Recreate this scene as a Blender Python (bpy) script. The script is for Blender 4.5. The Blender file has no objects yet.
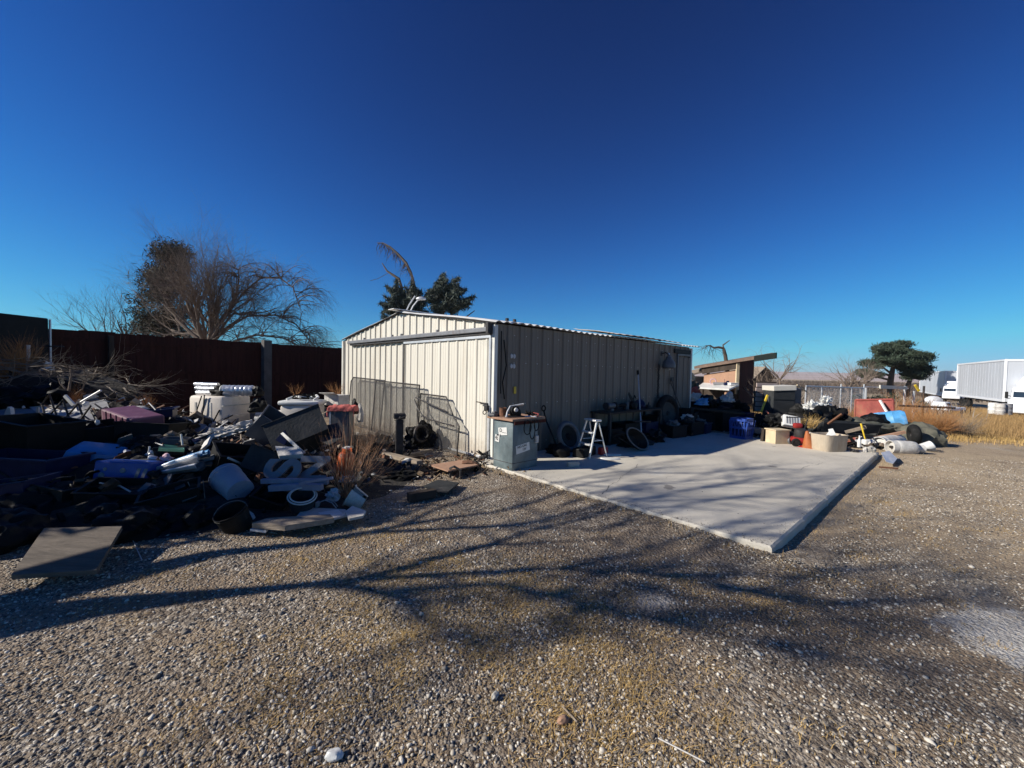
import bpy, bmesh, math, random
import numpy as np
from mathutils import Matrix, Vector, Euler, noise as mnoise
sc = bpy.context.scene
R_ = math.radians
# ------------------------------------------------------------------ camera
FPX, CAMH = 409.66, 1.6
def cam_axes():
    p, r = R_(1.8), R_(1.243)
    fwd = np.array([0, math.cos(p), -math.sin(p)]); up = np.array([0, math.sin(p), math.cos(p)]); rt = np.array([1., 0, 0])
    c, s = math.cos(r), math.sin(r)
    return c*rt+s*up, -s*rt+c*up, fwd
RT, UP, FW = cam_axes()
cd = bpy.data.cameras.new('camera'); cam = bpy.data.objects.new('camera', cd); sc.collection.objects.link(cam)
cd.sensor_width = 36; cd.lens = FPX/1024*36; cd.clip_start = .05; cd.clip_end = 20000
m = Matrix(((RT[0], UP[0], -FW[0], 0), (RT[1], UP[1], -FW[1], 0), (RT[2], UP[2], -FW[2], CAMH), (0, 0, 0, 1)))
cam.matrix_world = m; sc.camera = cam
# ------------------------------------------------------------------ sky and sun
SUN_EL = 29.8; SUN_DIR = np.array([-.9797, -.2005])     # towards the sun, in plan
w = bpy.data.worlds.new('World'); sc.world = w; w.use_nodes = True
nt = w.node_tree; bg = nt.nodes['Background']; st = nt.nodes.new('ShaderNodeTexSky'); st.sky_type = 'NISHITA'
st.sun_disc = False; st.sun_elevation = R_(SUN_EL); st.sun_rotation = math.atan2(SUN_DIR[0], SUN_DIR[1])
st.altitude = 900; st.air_density = 1.0; st.dust_density = .15; st.ozone_density = 3.0
sk = nt.nodes.new('ShaderNodeSeparateColor'); ck = nt.nodes.new('ShaderNodeCombineColor'); nt.links.new(st.outputs[0], sk.inputs[0])
def smath(op, a, c):
    q = nt.nodes.new('ShaderNodeMath'); q.operation = op
    for k, v in ((0, a), (1, c)):
        if isinstance(v, (int, float)): q.inputs[k].default_value = v
        else: nt.links.new(v, q.inputs[k])
    return q.outputs[0]
# clear high-desert air: deeper and bluer than the default sky
for i, (ka, ga, kb, gb_) in enumerate(((.085, 1.75, .03, 1.2), (.236, 2.5, .214, 1.58), (.222, 2.5, .040, 2.2))):
    x = sk.outputs[i]; v = smath('DIVIDE', smath('MULTIPLY', smath('POWER', x, ga), ka), smath('ADD', smath('MULTIPLY', smath('POWER', x, gb_), kb), 1.))
    nt.links.new(smath('MINIMUM', v, (2.4, 6.0, 8.6)[i]), ck.inputs[i])
nt.links.new(ck.outputs[0], bg.inputs[0]); bg.inputs[1].default_value = .077
sl = bpy.data.lights.new('sun', 'SUN'); sl.energy = 5.0; sl.angle = R_(.53); sl.color = (1, .945, .85)
so = bpy.data.objects.new('sun', sl); sc.collection.objects.link(so)
sv = Vector((SUN_DIR[0]*math.cos(R_(SUN_EL)), SUN_DIR[1]*math.cos(R_(SUN_EL)), math.sin(R_(SUN_EL))))
so.rotation_euler = sv.to_track_quat('Z', 'Y').to_euler(); so.location = (-20, -4, 14)
sc.view_settings.view_transform = 'Standard'; sc.view_settings.look = 'None'; sc.view_settings.exposure = 0.34; sc.view_settings.gamma = 1
# ------------------------------------------------------------------ helpers
def ray(px, py): return FW + RT*(px-512)/FPX - UP*(py-384)/FPX
def at(px, py, Y):                       # the point at distance Y ahead
    d = ray(px, py); t = Y/d[1]; return Vector((d[0]*t, Y, CAMH+d[2]*t))
def gnd(px, py, z=0.):
    d = ray(px, py); t = (z-CAMH)/d[2]; return Vector((d[0]*t, d[1]*t, z))
def T(x=0, y=0, z=0, rx=0, ry=0, rz=0):
    return Matrix.Translation((x, y, z)) @ Euler((R_(rx), R_(ry), R_(rz))).to_matrix().to_4x4()
ZGP = [(.31, .8, 1.3, .2), (1.1, -.7, 2.1, .12), (2.3, 1.9, .4, .07), (-3.1, 4.2, 5., .035)]
def zg(x, y):
    s = np.clip((x-9), 0, 80)*.03
    n = sum(a*np.sin(fx*x+fy*y+ph) for fx, fy, ph, a in ZGP)*.05
    return n*.9 - s - .012
COL = sc.collection
class MB:
    def __init__(s): s.v = []; s.f = []
    def add(s, vs, fs, M=None):
        o = len(s.v)
        s.v += [tuple(M @ Vector(v)) for v in vs] if M is not None else [tuple(v) for v in vs]
        s.f += [tuple(i+o for i in f) for f in fs]; return s
    def box(s, sx, sy, sz, M=None, bev=0.0, taper=1.0):       # sits on z = 0, centred in plan
        x, y = sx/2, sy/2
        if bev <= 0:
            t = taper
            vs = [(-x, -y, 0), (x, -y, 0), (x, y, 0), (-x, y, 0), (-x*t, -y*t, sz), (x*t, -y*t, sz), (x*t, y*t, sz), (-x*t, y*t, sz)]
            fs = [(3, 2, 1, 0), (4, 5, 6, 7), (0, 1, 5, 4), (1, 2, 6, 5), (2, 3, 7, 6), (3, 0, 4, 7)]
        else:
            b = min(bev, x*.9, y*.9, sz*.45); vs = []; fs = []
            def ring(ix, iy, z, k=1.0):
                o = len(vs)
                for (cx, cy, a0) in ((x-b, y-b, 0), (-x+b, y-b, 90), (-x+b, -y+b, 180), (x-b, -y+b, 270)):
                    for q in range(3):
                        a = R_(a0+q*45); vs.append(((cx+(b-ix)*math.cos(a))*k, (cy+(b-ix)*math.sin(a))*k, z))
                return o
            rs = [ring(b, b, 0), ring(b*.3, 0, b*.3), ring(0, 0, b), ring(0, 0, sz-b, taper), ring(b*.3, 0, sz-b*.3, taper), ring(b, b, sz, taper)]
            for a, c in zip(rs, rs[1:]):
                for i in range(12): j = (i+1) % 12; fs.append((a+i, a+j, c+j, c+i))
            fs.append(tuple(rs[0]+i for i in range(11, -1, -1))); fs.append(tuple(rs[-1]+i for i in range(12)))
        return s.add(vs, fs, M)
    def tube(s, pts, r, n=6, cap=True, M=None):
        pts = [Vector(p) for p in pts]; k = len(pts)
        rr = r if isinstance(r, (list, tuple)) else [r]*k
        vs = []; fs = []; prev = None
        for i, p in enumerate(pts):
            d = (pts[min(i+1, k-1)]-pts[max(i-1, 0)])
            d = d.normalized() if d.length > 1e-9 else Vector((0, 0, 1))
            if prev is None:
                u = d.orthogonal().normalized()
            else:
                u = prev-d*prev.dot(d); u = u.normalized() if u.length > 1e-6 else d.orthogonal().normalized()
            prev = u; v = d.cross(u)
            for j in range(n):
                a = 2*math.pi*j/n; vs.append(p+(u*math.cos(a)+v*math.sin(a))*rr[i])
        for i in range(k-1):
            for j in range(n):
                q = (j+1) % n; fs.append((i*n+j, i*n+q, (i+1)*n+q, (i+1)*n+j))
        if cap: fs.append(tuple(range(n-1, -1, -1))); fs.append(tuple((k-1)*n+j for j in range(n)))
        return s.add(vs, fs, M)
    def lathe(s, prof, n=20, M=None, a0=0, a1=360, ring=False):            # prof: (radius, z)
        full = abs(a1-a0) >= 359.9; vs = []; fs = []; c = n if full else n+1
        if ring: prof = list(prof)+[prof[0]]
        for r, z in prof:
            for j in range(c):
                a = R_(a0+(a1-a0)*j/n); vs.append((r*math.cos(a), r*math.sin(a), z))
        for i in range(len(prof)-1):
            for j in range(n):
                q = (j+1) % c; fs.append((i*c+j, i*c+q, (i+1)*c+q, (i+1)*c+j))
        if full and not ring:
            if prof[0][0] > 1e-4: fs.append(tuple(range(c-1, -1, -1)))
            if prof[-1][0] > 1e-4: fs.append(tuple((len(prof)-1)*c+j for j in range(c)))
        return s.add(vs, fs, M)
    def torus(s, R, r, n=28, m_=10, M=None, sq=1.0):
        vs = []; fs = []
        for i in range(n):
            a = 2*math.pi*i/n
            for j in range(m_):
                b = 2*math.pi*j/m_; vs.append(((R+r*math.cos(b))*math.cos(a), (R+r*math.cos(b))*math.sin(a), r*sq*math.sin(b)))
        for i in range(n):
            for j in range(m_):
                fs.append((i*m_+j, ((i+1) % n)*m_+j, ((i+1) % n)*m_+(j+1) % m_, i*m_+(j+1) % m_))
        return s.add(vs, fs, M)
    def plate(s, pts, th, M=None):                             # a planar outline given real thickness
        P = [Vector(p) for p in pts]; n = len(P); nn = Vector((0, 0, 0))
        for i in range(n): nn += P[i].cross(P[(i+1) % n])
        nn = nn.normalized()*th
        return s.add([*P, *[p-nn for p in P]], [tuple(range(n)), tuple(range(2*n-1, n-1, -1))]+[(i, i+n, (i+1) % n+n, (i+1) % n) for i in range(n)], M)
    def blob(s, rx, ry, rz, seed=0, amp=.18, sub=3, M=None, fr=1.6, flat=-.5):
        bm = bmesh.new(); bmesh.ops.create_icosphere(bm, subdivisions=sub, radius=1)
        vs = []
        for v in bm.verts:
            c = v.co; k = 1+amp*(mnoise.noise(c*fr+Vector((seed*7.3, seed, 0)))*1.3+.5*mnoise.noise(c*fr*3+Vector((0, seed*3.1, 5)))+.25*abs(mnoise.noise(c*fr*7+Vector((seed, 0, 9)))))
            z = max(c.z*k, flat); vs.append((c.x*k*rx, c.y*k*ry, (z-flat)*rz/(1-flat)*1.0))
        fs = [tuple(v.index for v in f.verts) for f in bm.faces]; bm.free()
        return s.add(vs, fs, M)
    def build(s, name, mat, parent=None, smooth=False, loc=None):
        me = bpy.data.meshes.new(name)
        vs = s.v
        if loc is not None: vs = [(v[0]-loc[0], v[1]-loc[1], v[2]-loc[2]) for v in vs]
        me.from_pydata(vs, [], s.f); me.materials.append(mat)
        if smooth:
            me.polygons.foreach_set('use_smooth', [True]*len(me.polygons))
            try: me.set_sharp_from_angle(angle=R_(38))
            except Exception: pass
        me.update()
        o = bpy.data.objects.new(name, me); COL.objects.link(o)
        if loc is not None: o.location = loc
        if parent: o.parent = parent
        return o
def tag(o, label=None, cat=None, group=None, kind=None):
    if label: o['label'] = label
    if cat: o['category'] = cat
    if group: o['group'] = group
    if kind: o['kind'] = kind
    return o
def thing(name, label, cat, loc=(0, 0, 0), rot=(0, 0, 0), group=None):
    o = bpy.data.objects.new(name, None); COL.objects.link(o); o.location = loc; o.empty_display_size = .1
    o.rotation_euler = tuple(R_(a) for a in rot); return tag(o, label, cat, group)
def one(name, mb, mat, label, cat, loc=(0, 0, 0), rot=(0, 0, 0), group=None, smooth=False):
    o = mb.build(name, mat, smooth=smooth); o.location = loc; o.rotation_euler = tuple(R_(a) for a in rot)
    return tag(o, label, cat, group)
def dup(o, parent=None):
    c = o.copy(); COL.objects.link(c); c.parent = parent
    for ch in list(o.children): dup(ch, c)
    return c
def text_mesh(body, size, th, name, mat, parent, M, off=0.0):
    cu = bpy.data.curves.new('lettering', 'FONT'); cu.body = body; cu.size = size; cu.extrude = th/2; cu.offset = off; cu.align_x = 'CENTER'; cu.align_y = 'CENTER'
    o = bpy.data.objects.new('lettering', cu); COL.objects.link(o)
    dg = bpy.context.evaluated_depsgraph_get(); me = bpy.data.meshes.new_from_object(o.evaluated_get(dg))
    bpy.data.objects.remove(o); bpy.data.curves.remove(cu)
    me.materials.clear(); me.materials.append(mat); me.transform(M); me.name = name
    q = bpy.data.objects.new(name, me); COL.objects.link(q); q.parent = parent; return q
# ------------------------------------------------------------------ materials
def mat(name, col, rough=.6, metal=0., var=.25, scale=6., dirt=0., dirtcol=(.12, .09, .06), bump=.15, bscale=30., stretch=None, spec=.5, rnd=False):
    m = bpy.data.materials.new(name); m.use_nodes = True; n = m.node_tree.nodes; L = m.node_tree.links
    b = n['Principled BSDF']; b.inputs['Roughness'].default_value = rough; b.inputs['Metallic'].default_value = metal
    b.inputs['Specular IOR Level'].default_value = spec
    tc = n.new('ShaderNodeTexCoord'); mp = n.new('ShaderNodeMapping'); L.new(tc.outputs['Object'], mp.inputs[0])
    if stretch: mp.inputs['Scale'].default_value = stretch
    nz = n.new('ShaderNodeTexNoise'); nz.inputs['Scale'].default_value = scale; nz.inputs['Detail'].default_value = 6; nz.inputs['Roughness'].default_value = .65
    L.new(mp.outputs[0], nz.inputs['Vector'])
    mr = n.new('ShaderNodeMapRange'); mr.inputs[1].default_value = .3; mr.inputs[2].default_value = .7; mr.inputs[3].default_value = 1-var; mr.inputs[4].default_value = 1+var*.6
    L.new(nz.outputs[0], mr.inputs[0])
    mx = n.new('ShaderNodeMix'); mx.data_type = 'RGBA'; mx.blend_type = 'MULTIPLY'; mx.inputs[0].default_value = 1; mx.inputs[6].default_value = (*col, 1)
    L.new(mr.outputs[0], mx.inputs[7]); out = mx.outputs[2]
    if dirt > 0:
        n2 = n.new('ShaderNodeTexNoise'); n2.inputs['Scale'].default_value = scale*.45; n2.inputs['Detail'].default_value = 8; n2.inputs['Roughness'].default_value = .7; L.new(mp.outputs[0], n2.inputs['Vector'])
        r2 = n.new('ShaderNodeMapRange'); r2.inputs[1].default_value = .62-.22*dirt; r2.inputs[2].default_value = .78-.1*dirt; r2.inputs[3].default_value = 0; r2.inputs[4].default_value = min(1, .5+dirt*.5); L.new(n2.outputs[0], r2.inputs[0])
        m2 = n.new('ShaderNodeMix'); m2.data_type = 'RGBA'; L.new(r2.outputs[0], m2.inputs[0]); L.new(out, m2.inputs[6]); m2.inputs[7].default_value = (*dirtcol, 1); out = m2.outputs[2]
    if rnd:
        oi = n.new('ShaderNodeObjectInfo')
    L.new(out, b.inputs['Base Color'])
    if bump > 0:
        n3 = n.new('ShaderNodeTexNoise'); n3.inputs['Scale'].default_value = bscale; n3.inputs['Detail'].default_value = 5; L.new(mp.outputs[0], n3.inputs['Vector'])
        bp = n.new('ShaderNodeBump'); bp.inputs['Strength'].default_value = bump; bp.inputs['Distance'].default_value = .02; L.new(n3.outputs[0], bp.inputs['Height']); L.new(bp.outputs[0], b.inputs['Normal'])
    return m
M_ = dict(
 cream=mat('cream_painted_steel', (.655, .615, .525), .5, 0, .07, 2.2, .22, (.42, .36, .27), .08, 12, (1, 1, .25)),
 cream_trim=mat('pale_trim_paint', (.72, .70, .63), .45, 0, .12, 3, .2, (.3, .25, .2), .05),
 galv=mat('galvanised_steel', (.62, .63, .64), .38, .35, .2, 5, .25, (.35, .25, .18), .06),
 roofw=mat('white_roof_sheet', (.74, .73, .70), .5, .1, .12, 3, .3, (.35, .24, .17), .05),
 track=mat('grey_track_steel', (.20, .20, .21), .5, .3, .25, 8, .3, (.16, .09, .06), .1),
 rust=mat('rusty_steel', (.19, .085, .045), .85, .2, .4, 9, .4, (.06, .03, .02), .4, 40),
 darkmetal=mat('dark_weathered_metal', (.045, .042, .042), .6, .4, .4, 9, .4, (.10, .05, .03), .3),
 black=mat('black_plastic', (.010, .010, .010), .6, 0, .4, 6, .3, (.03, .025, .02), .15, spec=.2),
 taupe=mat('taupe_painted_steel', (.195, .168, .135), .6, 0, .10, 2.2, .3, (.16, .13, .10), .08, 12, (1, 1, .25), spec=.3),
 bag=mat('black_polythene', (.007, .007, .007), .55, 0, .3, 5, .3, (.025, .021, .017), .5, 14, spec=.15),
 grey=mat('grey_plastic', (.11, .11, .115), .5, 0, .25, 5, .4, (.06, .05, .04), .12),
 midgrey=mat('mid_grey_board', (.22, .22, .23), .6, 0, .25, 5, .35, (.1, .085, .065), .12),
 navy=mat('navy_plastic', (.012, .018, .06), .4, 0, .3, 5, .3, (.03, .025, .02), .1, spec=.2),
 royal=mat('royal_blue_plastic', (.022, .07, .33), .4, 0, .3, 5, .25, (.03, .025, .03), .1),
 sky=mat('light_blue_plastic', (.035, .20, .48), .4, 0, .3, 5, .3, (.14, .20, .24), .1),
 fadedblue=mat('faded_blue_drum_paint', (.10, .36, .68), .5, 0, .45, 5, .5, (.45, .55, .62), .12),
 white=mat('white_plastic', (.72, .71, .67), .45, 0, .14, 5, .3, (.38, .30, .2), .08),
 whitedirty=mat('grimy_white_plastic', (.60, .58, .54), .6, 0, .3, 6, .6, (.2, .16, .11), .2),
 tank=mat('cream_moulded_plastic', (.70, .63, .55), .55, 0, .12, 3, .4, (.40, .24, .14), .1),
 silver=mat('silver_insulation_foil', (.68, .70, .74), .3, .6, .25, 12, .2, (.2, .2, .25), .5, 25),
 alum=mat('aluminium', (.75, .75, .74), .35, .5, .15, 8, .15, (.25, .22, .2), .05),
 cloth=mat('pale_crumpled_cloth', (.55, .52, .48), .9, 0, .25, 7, .3, (.2, .16, .12), .6, 18),
 redcloth=mat('faded_red_cloth', (.52, .12, .10), .9, 0, .4, 10, .2, (.6, .35, .32), .6, 25),
 plum=mat('plum_coloured_plastic', (.14, .05, .085), .5, 0, .25, 6, .4, (.32, .22, .26), .1),
 pink=mat('pink_and_sunlit_plum_plastic', (.60, .40, .45), .5, 0, .25, 6, .2, (.2, .12, .14), .1),
 orange=mat('orange_tank_paint', (.62, .12, .025), .42, 0, .25, 6, .35, (.35, .09, .04), .1),
 cone=mat('orange_traffic_plastic', (.42, .13, .04), .5, 0, .25, 6, .3, (.4, .2, .1), .1),
 red=mat('red_paint', (.34, .025, .02), .45, 0, .35, 6, .4, (.12, .03, .02), .15),
 fadedred=mat('faded_red_panel', (.33, .075, .06), .75, 0, .4, 4, .6, (.32, .16, .09), .2),
 yellow=mat('yellow_plastic', (.72, .50, .035), .5, 0, .2, 6, .2, (.3, .2, .06), .1),
 greenp=mat('green_plastic', (.02, .11, .07), .45, 0, .3, 5, .2, (.02, .03, .02), .1),
 teal=mat('slate_blue_cabinet_paint', (.135, .175, .185), .5, .05, .35, 5, .5, (.28, .32, .32), .12),
 wood=mat('weathered_wood', (.30, .24, .18), .9, 0, .4, 3, .3, (.12, .09, .06), .4, 12, (1, 8, 8)),
 ply=mat('weathered_plywood', (.14, .112, .085), .9, 0, .5, 2.2, .4, (.12, .10, .08), .5, 10, (1, 7, 4)),
 darkwood=mat('dark_old_timber', (.06, .045, .035), .9, 0, .4, 3, .3, (.03, .02, .015), .5, 12, (2, 2, .4), spec=.2),
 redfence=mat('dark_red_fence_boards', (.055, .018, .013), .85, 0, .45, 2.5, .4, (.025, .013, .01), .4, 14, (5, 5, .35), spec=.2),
 tanwood=mat('tan_plywood_wall', (.38, .22, .14), .85, 0, .2, 2.5, .25, (.36, .2, .12), .2, 12),
 redwood=mat('dark_red_boards', (.06, .014, .010), .8, 0, .4, 3, .3, (.02, .01, .008), .3, 12, (3, 3, .3), spec=.2),
 blonde=mat('unpainted_pine_crate', (.62, .50, .32), .75, 0, .2, 4, .3, (.34, .26, .16), .2),
 tub=mat('stained_concrete_tub', (.50, .42, .32), .85, 0, .3, 4, .7, (.24, .17, .11), .35, 25, (1, 1, .3)),
 rubber=mat('tyre_rubber', (.015, .015, .015), .8, 0, .3, 9, .4, (.05, .045, .04), .25, spec=.2),
 canvas=mat('olive_tarpaulin', (.10, .10, .075), .9, 0, .35, 4, .6, (.21, .18, .13), .7, 9),
 slate=mat('dark_slate_sheet', (.035, .038, .04), .7, 0, .3, 4, .4, (.10, .09, .08), .25, spec=.2),
 stone=mat('pale_block', (.45, .42, .37), .9, 0, .25, 8, .3, (.25, .2, .15), .5),
 glass=mat('dark_window_glass', (.02, .03, .045), .08, 0, .1, 3, 0, bump=0),
 truckw=mat('white_truck_paint', (.80, .81, .83), .35, 0, .06, 1.2, .12, (.5, .5, .5), .02),
 trailer=mat('white_trailer_skin', (.58, .60, .63), .4, .1, .12, 1.0, .3, (.50, .52, .56), .03, 8, (1, 1, .2)),
 bark=mat('grey_brown_bark', (.105, .08, .062), .95, 0, .4, 5, .3, (.05, .038, .03), .6, 20, (3, 3, .7)),
 twig=mat('dry_twig_bark', (.20, .15, .115), .9, 0, .35, 9, .2, (.09, .06, .045), .2),
 redtwig=mat('reddish_dry_stems', (.40, .21, .11), .85, 0, .4, 12, .2, (.34, .22, .13), .1),
 brush=mat('grey_dead_brush', (.27, .22, .17), .9, 0, .4, 12, .2, (.12, .09, .07), .1),
 tumble=mat('orange_dry_tumbleweed', (.38, .18, .065), .9, 0, .4, 12, .2, (.2, .09, .03), .1),
 straw=mat('golden_dry_grass', (.52, .34, .12), .85, 0, .35, 3, .3, (.30, .17, .06), 0),
 grassb=mat('brown_gold_dry_grass', (.40, .25, .10), .85, 0, .5, 1.2, .5, (.22, .12, .05), 0),
 needle=mat('dark_conifer_needles', (.045, .068, .040), .8, 0, .5, 2.5, .3, (.10, .075, .04), 0),
 needleg=mat('grey_green_conifer_needles', (.10, .125, .10), .8, 0, .5, 2.5, .3, (.16, .13, .10), 0),
 leafb=mat('brown_green_foliage', (.055, .058, .030), .8, 0, .5, 1.5, .4, (.13, .08, .035), 0),
 debris=mat('dirt_and_rubbish', (.032, .026, .021), .95, 0, .6, 7, .5, (.012, .011, .010), .9, 22),
 ash=mat('dusty_ground_litter', (.26, .18, .105), .95, 0, .5, 9, .4, (.42, .30, .17), .8, 40),
)
def ground_material():
    m = bpy.data.materials.new('gravel_and_dirt'); m.use_nodes = True; n = m.node_tree.nodes; L = m.node_tree.links
    b = n['Principled BSDF']; b.inputs['Roughness'].default_value = .95; b.inputs['Specular IOR Level'].default_value = .25
    tc = n.new('ShaderNodeTexCoord')
    def noi(sc_, det=6, ro=.6, off=0):
        q = n.new('ShaderNodeTexNoise'); q.inputs['Scale'].default_value = sc_; q.inputs['Detail'].default_value = det; q.inputs['Roughness'].default_value = ro
        if off:
            mp = n.new('ShaderNodeMapping'); mp.inputs['Location'].default_value = (off, off*2, 0); L.new(tc.outputs['Object'], mp.inputs[0]); L.new(mp.outputs[0], q.inputs['Vector'])
        else: L.new(tc.outputs['Object'], q.inputs['Vector'])
        return q.outputs[0]
    def rng(x, a, b_, c=0., d=1.):
        q = n.new('ShaderNodeMapRange'); q.inputs[1].default_value = a; q.inputs[2].default_value = b_; q.inputs[3].default_value = c; q.inputs[4].default_value = d; L.new(x, q.inputs[0]); return q.outputs[0]
    def mix(f, a, c, bt='MIX'):
        q = n.new('ShaderNodeMix'); q.data_type = 'RGBA'; q.blend_type = bt
        if isinstance(f, float): q.inputs[0].default_value = f
        else: L.new(f, q.inputs[0])
        for k, v in ((6, a), (7, c)):
            if isinstance(v, tuple): q.inputs[k].default_value = (*v, 1)
            else: L.new(v, q.inputs[k])
        return q.outputs[2]
    def math_(op, a, c):
        q = n.new('ShaderNodeMath'); q.operation = op
        for k, v in ((0, a), (1, c)):
            if isinstance(v, (int, float)): q.inputs[k].default_value = v
            else: L.new(v, q.inputs[k])
        return q.outputs[0]
    def vor(s, off=0):
        q = n.new('ShaderNodeTexVoronoi'); q.inputs['Scale'].default_value = s; L.new(tc.outputs['Object'], q.inputs['Vector']); return q
    v1 = vor(42.); v2 = vor(85.)
    sep = n.new('ShaderNodeSeparateColor'); L.new(v1.outputs['Color'], sep.inputs[0])
    sep2 = n.new('ShaderNodeSeparateColor'); L.new(v2.outputs['Color'], sep2.inputs[0])
    cr = n.new('ShaderNodeValToRGB'); e = cr.color_ramp.elements
    e[0].position = 0; e[0].color = (.06, .05, .044, 1); e[1].position = 1; e[1].color = (.64, .59, .51, 1)
    for p, c in ((.3, (.15, .125, .10, 1)), (.6, (.26, .22, .175, 1)), (.85, (.40, .355, .29, 1))):
        q = e.new(p); q.color = c
    L.new(sep.outputs[0], cr.inputs[0])
    cr2 = n.new('ShaderNodeValToRGB'); e = cr2.color_ramp.elements
    e[0].position = 0; e[0].color = (.10, .075, .05, 1); e[1].position = 1; e[1].color = (.50, .41, .30, 1)
    q = e.new(.55); q.color = (.25, .185, .125, 1); L.new(sep2.outputs[0], cr2.inputs[0])
    gravel = mix(rng(noi(1.7, 5), .42, .58), cr.outputs[0], cr2.outputs[0])
    dirt = mix(rng(noi(14, 8, .75), .3, .7), (.17, .115, .07), (.36, .26, .165))
    c = mix(rng(noi(.55, 6, .65, 3), .46, .64, 0., .85), gravel, dirt)
    straw = mix(rng(noi(60, 3), .3, .7), (.26, .17, .09), (.54, .40, .24))
    patch = math_('MULTIPLY', rng(noi(1.3, 7, .7, 11), .50, .62), rng(noi(30, 5, .7, 5), .42, .6))
    c = mix(math_('MULTIPLY', patch, .45), c, straw)
    # lighter tan dirt away to the right and beyond the slab
    sx = n.new('ShaderNodeSeparateXYZ'); L.new(tc.outputs['Object'], sx.inputs[0])
    far = rng(math_('ADD', math_('ADD', sx.outputs[0], math_('MULTIPLY', sx.outputs[1], .5)), math_('MULTIPLY', noi(.8, 4), 3.)), 5.2, 9.0)
    tan_ = mix(rng(noi(24, 8, .75, 2), .3, .7), (.38, .275, .16), (.76, .60, .40))
    c = mix(math_('MULTIPLY', far, .8), c, tan_)
    # pale powdery spills
    def spot(x, y, r0, r1, sxx=1., col=(.62, .60, .56), k=.85):
        nonlocal c
        mp = n.new('ShaderNodeMapping'); mp.vector_type = 'POINT'; mp.inputs['Location'].default_value = (-x*sxx, -y, 0); mp.inputs['Scale'].default_value = (sxx, 1, 0); L.new(tc.outputs['Object'], mp.inputs[0])
        ln = n.new('ShaderNodeVectorMath'); ln.operation = 'LENGTH'; L.new(mp.outputs[0], ln.inputs[0])
        d = math_('ADD', ln.outputs['Value'], math_('MULTIPLY', math_('SUBTRACT', noi(5, 8, .75, 8), .5), r1*1.6))
        f = math_('MULTIPLY', math_('MULTIPLY', rng(d, r1, r0), k), rng(noi(45, 4, .7, 4), .3, .55, .25, 1.))
        c = mix(f, c, col)
    spot(3.3, 2.48, .34, .44, .8, (.80, .76, .68), 1.); spot(1.02, 2.86, .03, .16, .8, (.70, .66, .6), .8)
    c = mix(rng(noi(.16, 3), .35, .65, 0., .35), c, (.26, .2, .15))
    c = mix(math_('MULTIPLY', rng(noi(.9, 8, .72, 21), .50, .66), .55), c, (.12, .085, .06))
    c = mix(math_('MULTIPLY', rng(noi(.7, 6, .7, 31), .55, .70), .45), c, (.52, .46, .38))
    L.new(c, b.inputs['Base Color'])
    h = math_('ADD', math_('MULTIPLY', v1.outputs['Distance'], -1.0), math_('MULTIPLY', v2.outputs['Distance'], -.5))
    h = math_('ADD', h, math_('MULTIPLY', noi(60, 6, .7), .6))
    bp = n.new('ShaderNodeBump'); bp.inputs['Strength'].default_value = .95; bp.inputs['Distance'].default_value = .018; L.new(h, bp.inputs['Height'])
    L.new(bp.outputs[0], b.inputs['Normal'])
    return m
def add_splash(m, top=.45, col=(.30, .22, .15)):
    n = m.node_tree.nodes; L = m.node_tree.links; b = n['Principled BSDF']; src = b.inputs['Base Color'].links[0].from_socket; tc = n.new('ShaderNodeTexCoord'); sp = n.new('ShaderNodeSeparateXYZ'); L.new(tc.outputs['Object'], sp.inputs[0])
    z = n.new('ShaderNodeTexNoise'); z.inputs['Scale'].default_value = 7; z.inputs['Detail'].default_value = 8; z.inputs['Roughness'].default_value = .75; L.new(tc.outputs['Object'], z.inputs['Vector'])
    a = n.new('ShaderNodeMath'); a.operation = 'MULTIPLY_ADD'; L.new(z.outputs[0], a.inputs[0]); a.inputs[1].default_value = .9; L.new(sp.outputs[2], a.inputs[2])
    r = n.new('ShaderNodeMapRange'); r.inputs[1].default_value = top+.45; r.inputs[2].default_value = .35; r.inputs[3].default_value = 0; r.inputs[4].default_value = .75; L.new(a.outputs[0], r.inputs[0])
    x = n.new('ShaderNodeMix'); x.data_type = 'RGBA'; L.new(r.outputs[0], x.inputs[0]); L.new(src, x.inputs[6]); x.inputs[7].default_value = (*col, 1)
    mp = n.new('ShaderNodeMapping'); mp.inputs['Scale'].default_value = (9, 9, .35); L.new(tc.outputs['Object'], mp.inputs[0]); z2 = n.new('ShaderNodeTexNoise'); z2.inputs['Scale'].default_value = 1.6; z2.inputs['Detail'].default_value = 5; L.new(mp.outputs[0], z2.inputs['Vector'])
    r2 = n.new('ShaderNodeMapRange'); r2.inputs[1].default_value = .60; r2.inputs[2].default_value = .75; r2.inputs[4].default_value = .5; L.new(z2.outputs[0], r2.inputs[0])
    y = n.new('ShaderNodeMix'); y.data_type = 'RGBA'; L.new(r2.outputs[0], y.inputs[0]); L.new(x.outputs[2], y.inputs[6]); y.inputs[7].default_value = (col[0]*1.3, col[1]*1.2, col[2]*1.1, 1); L.new(y.outputs[2], b.inputs['Base Color'])
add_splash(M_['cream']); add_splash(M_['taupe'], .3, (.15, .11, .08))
def desert_material(): 
    return mat('pinkish_desert_plain', (.46, .36, .32), .95, 0, .25, .004, .5, (.36, .30, .28), 0, stretch=(1, 3, 1))
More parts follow.
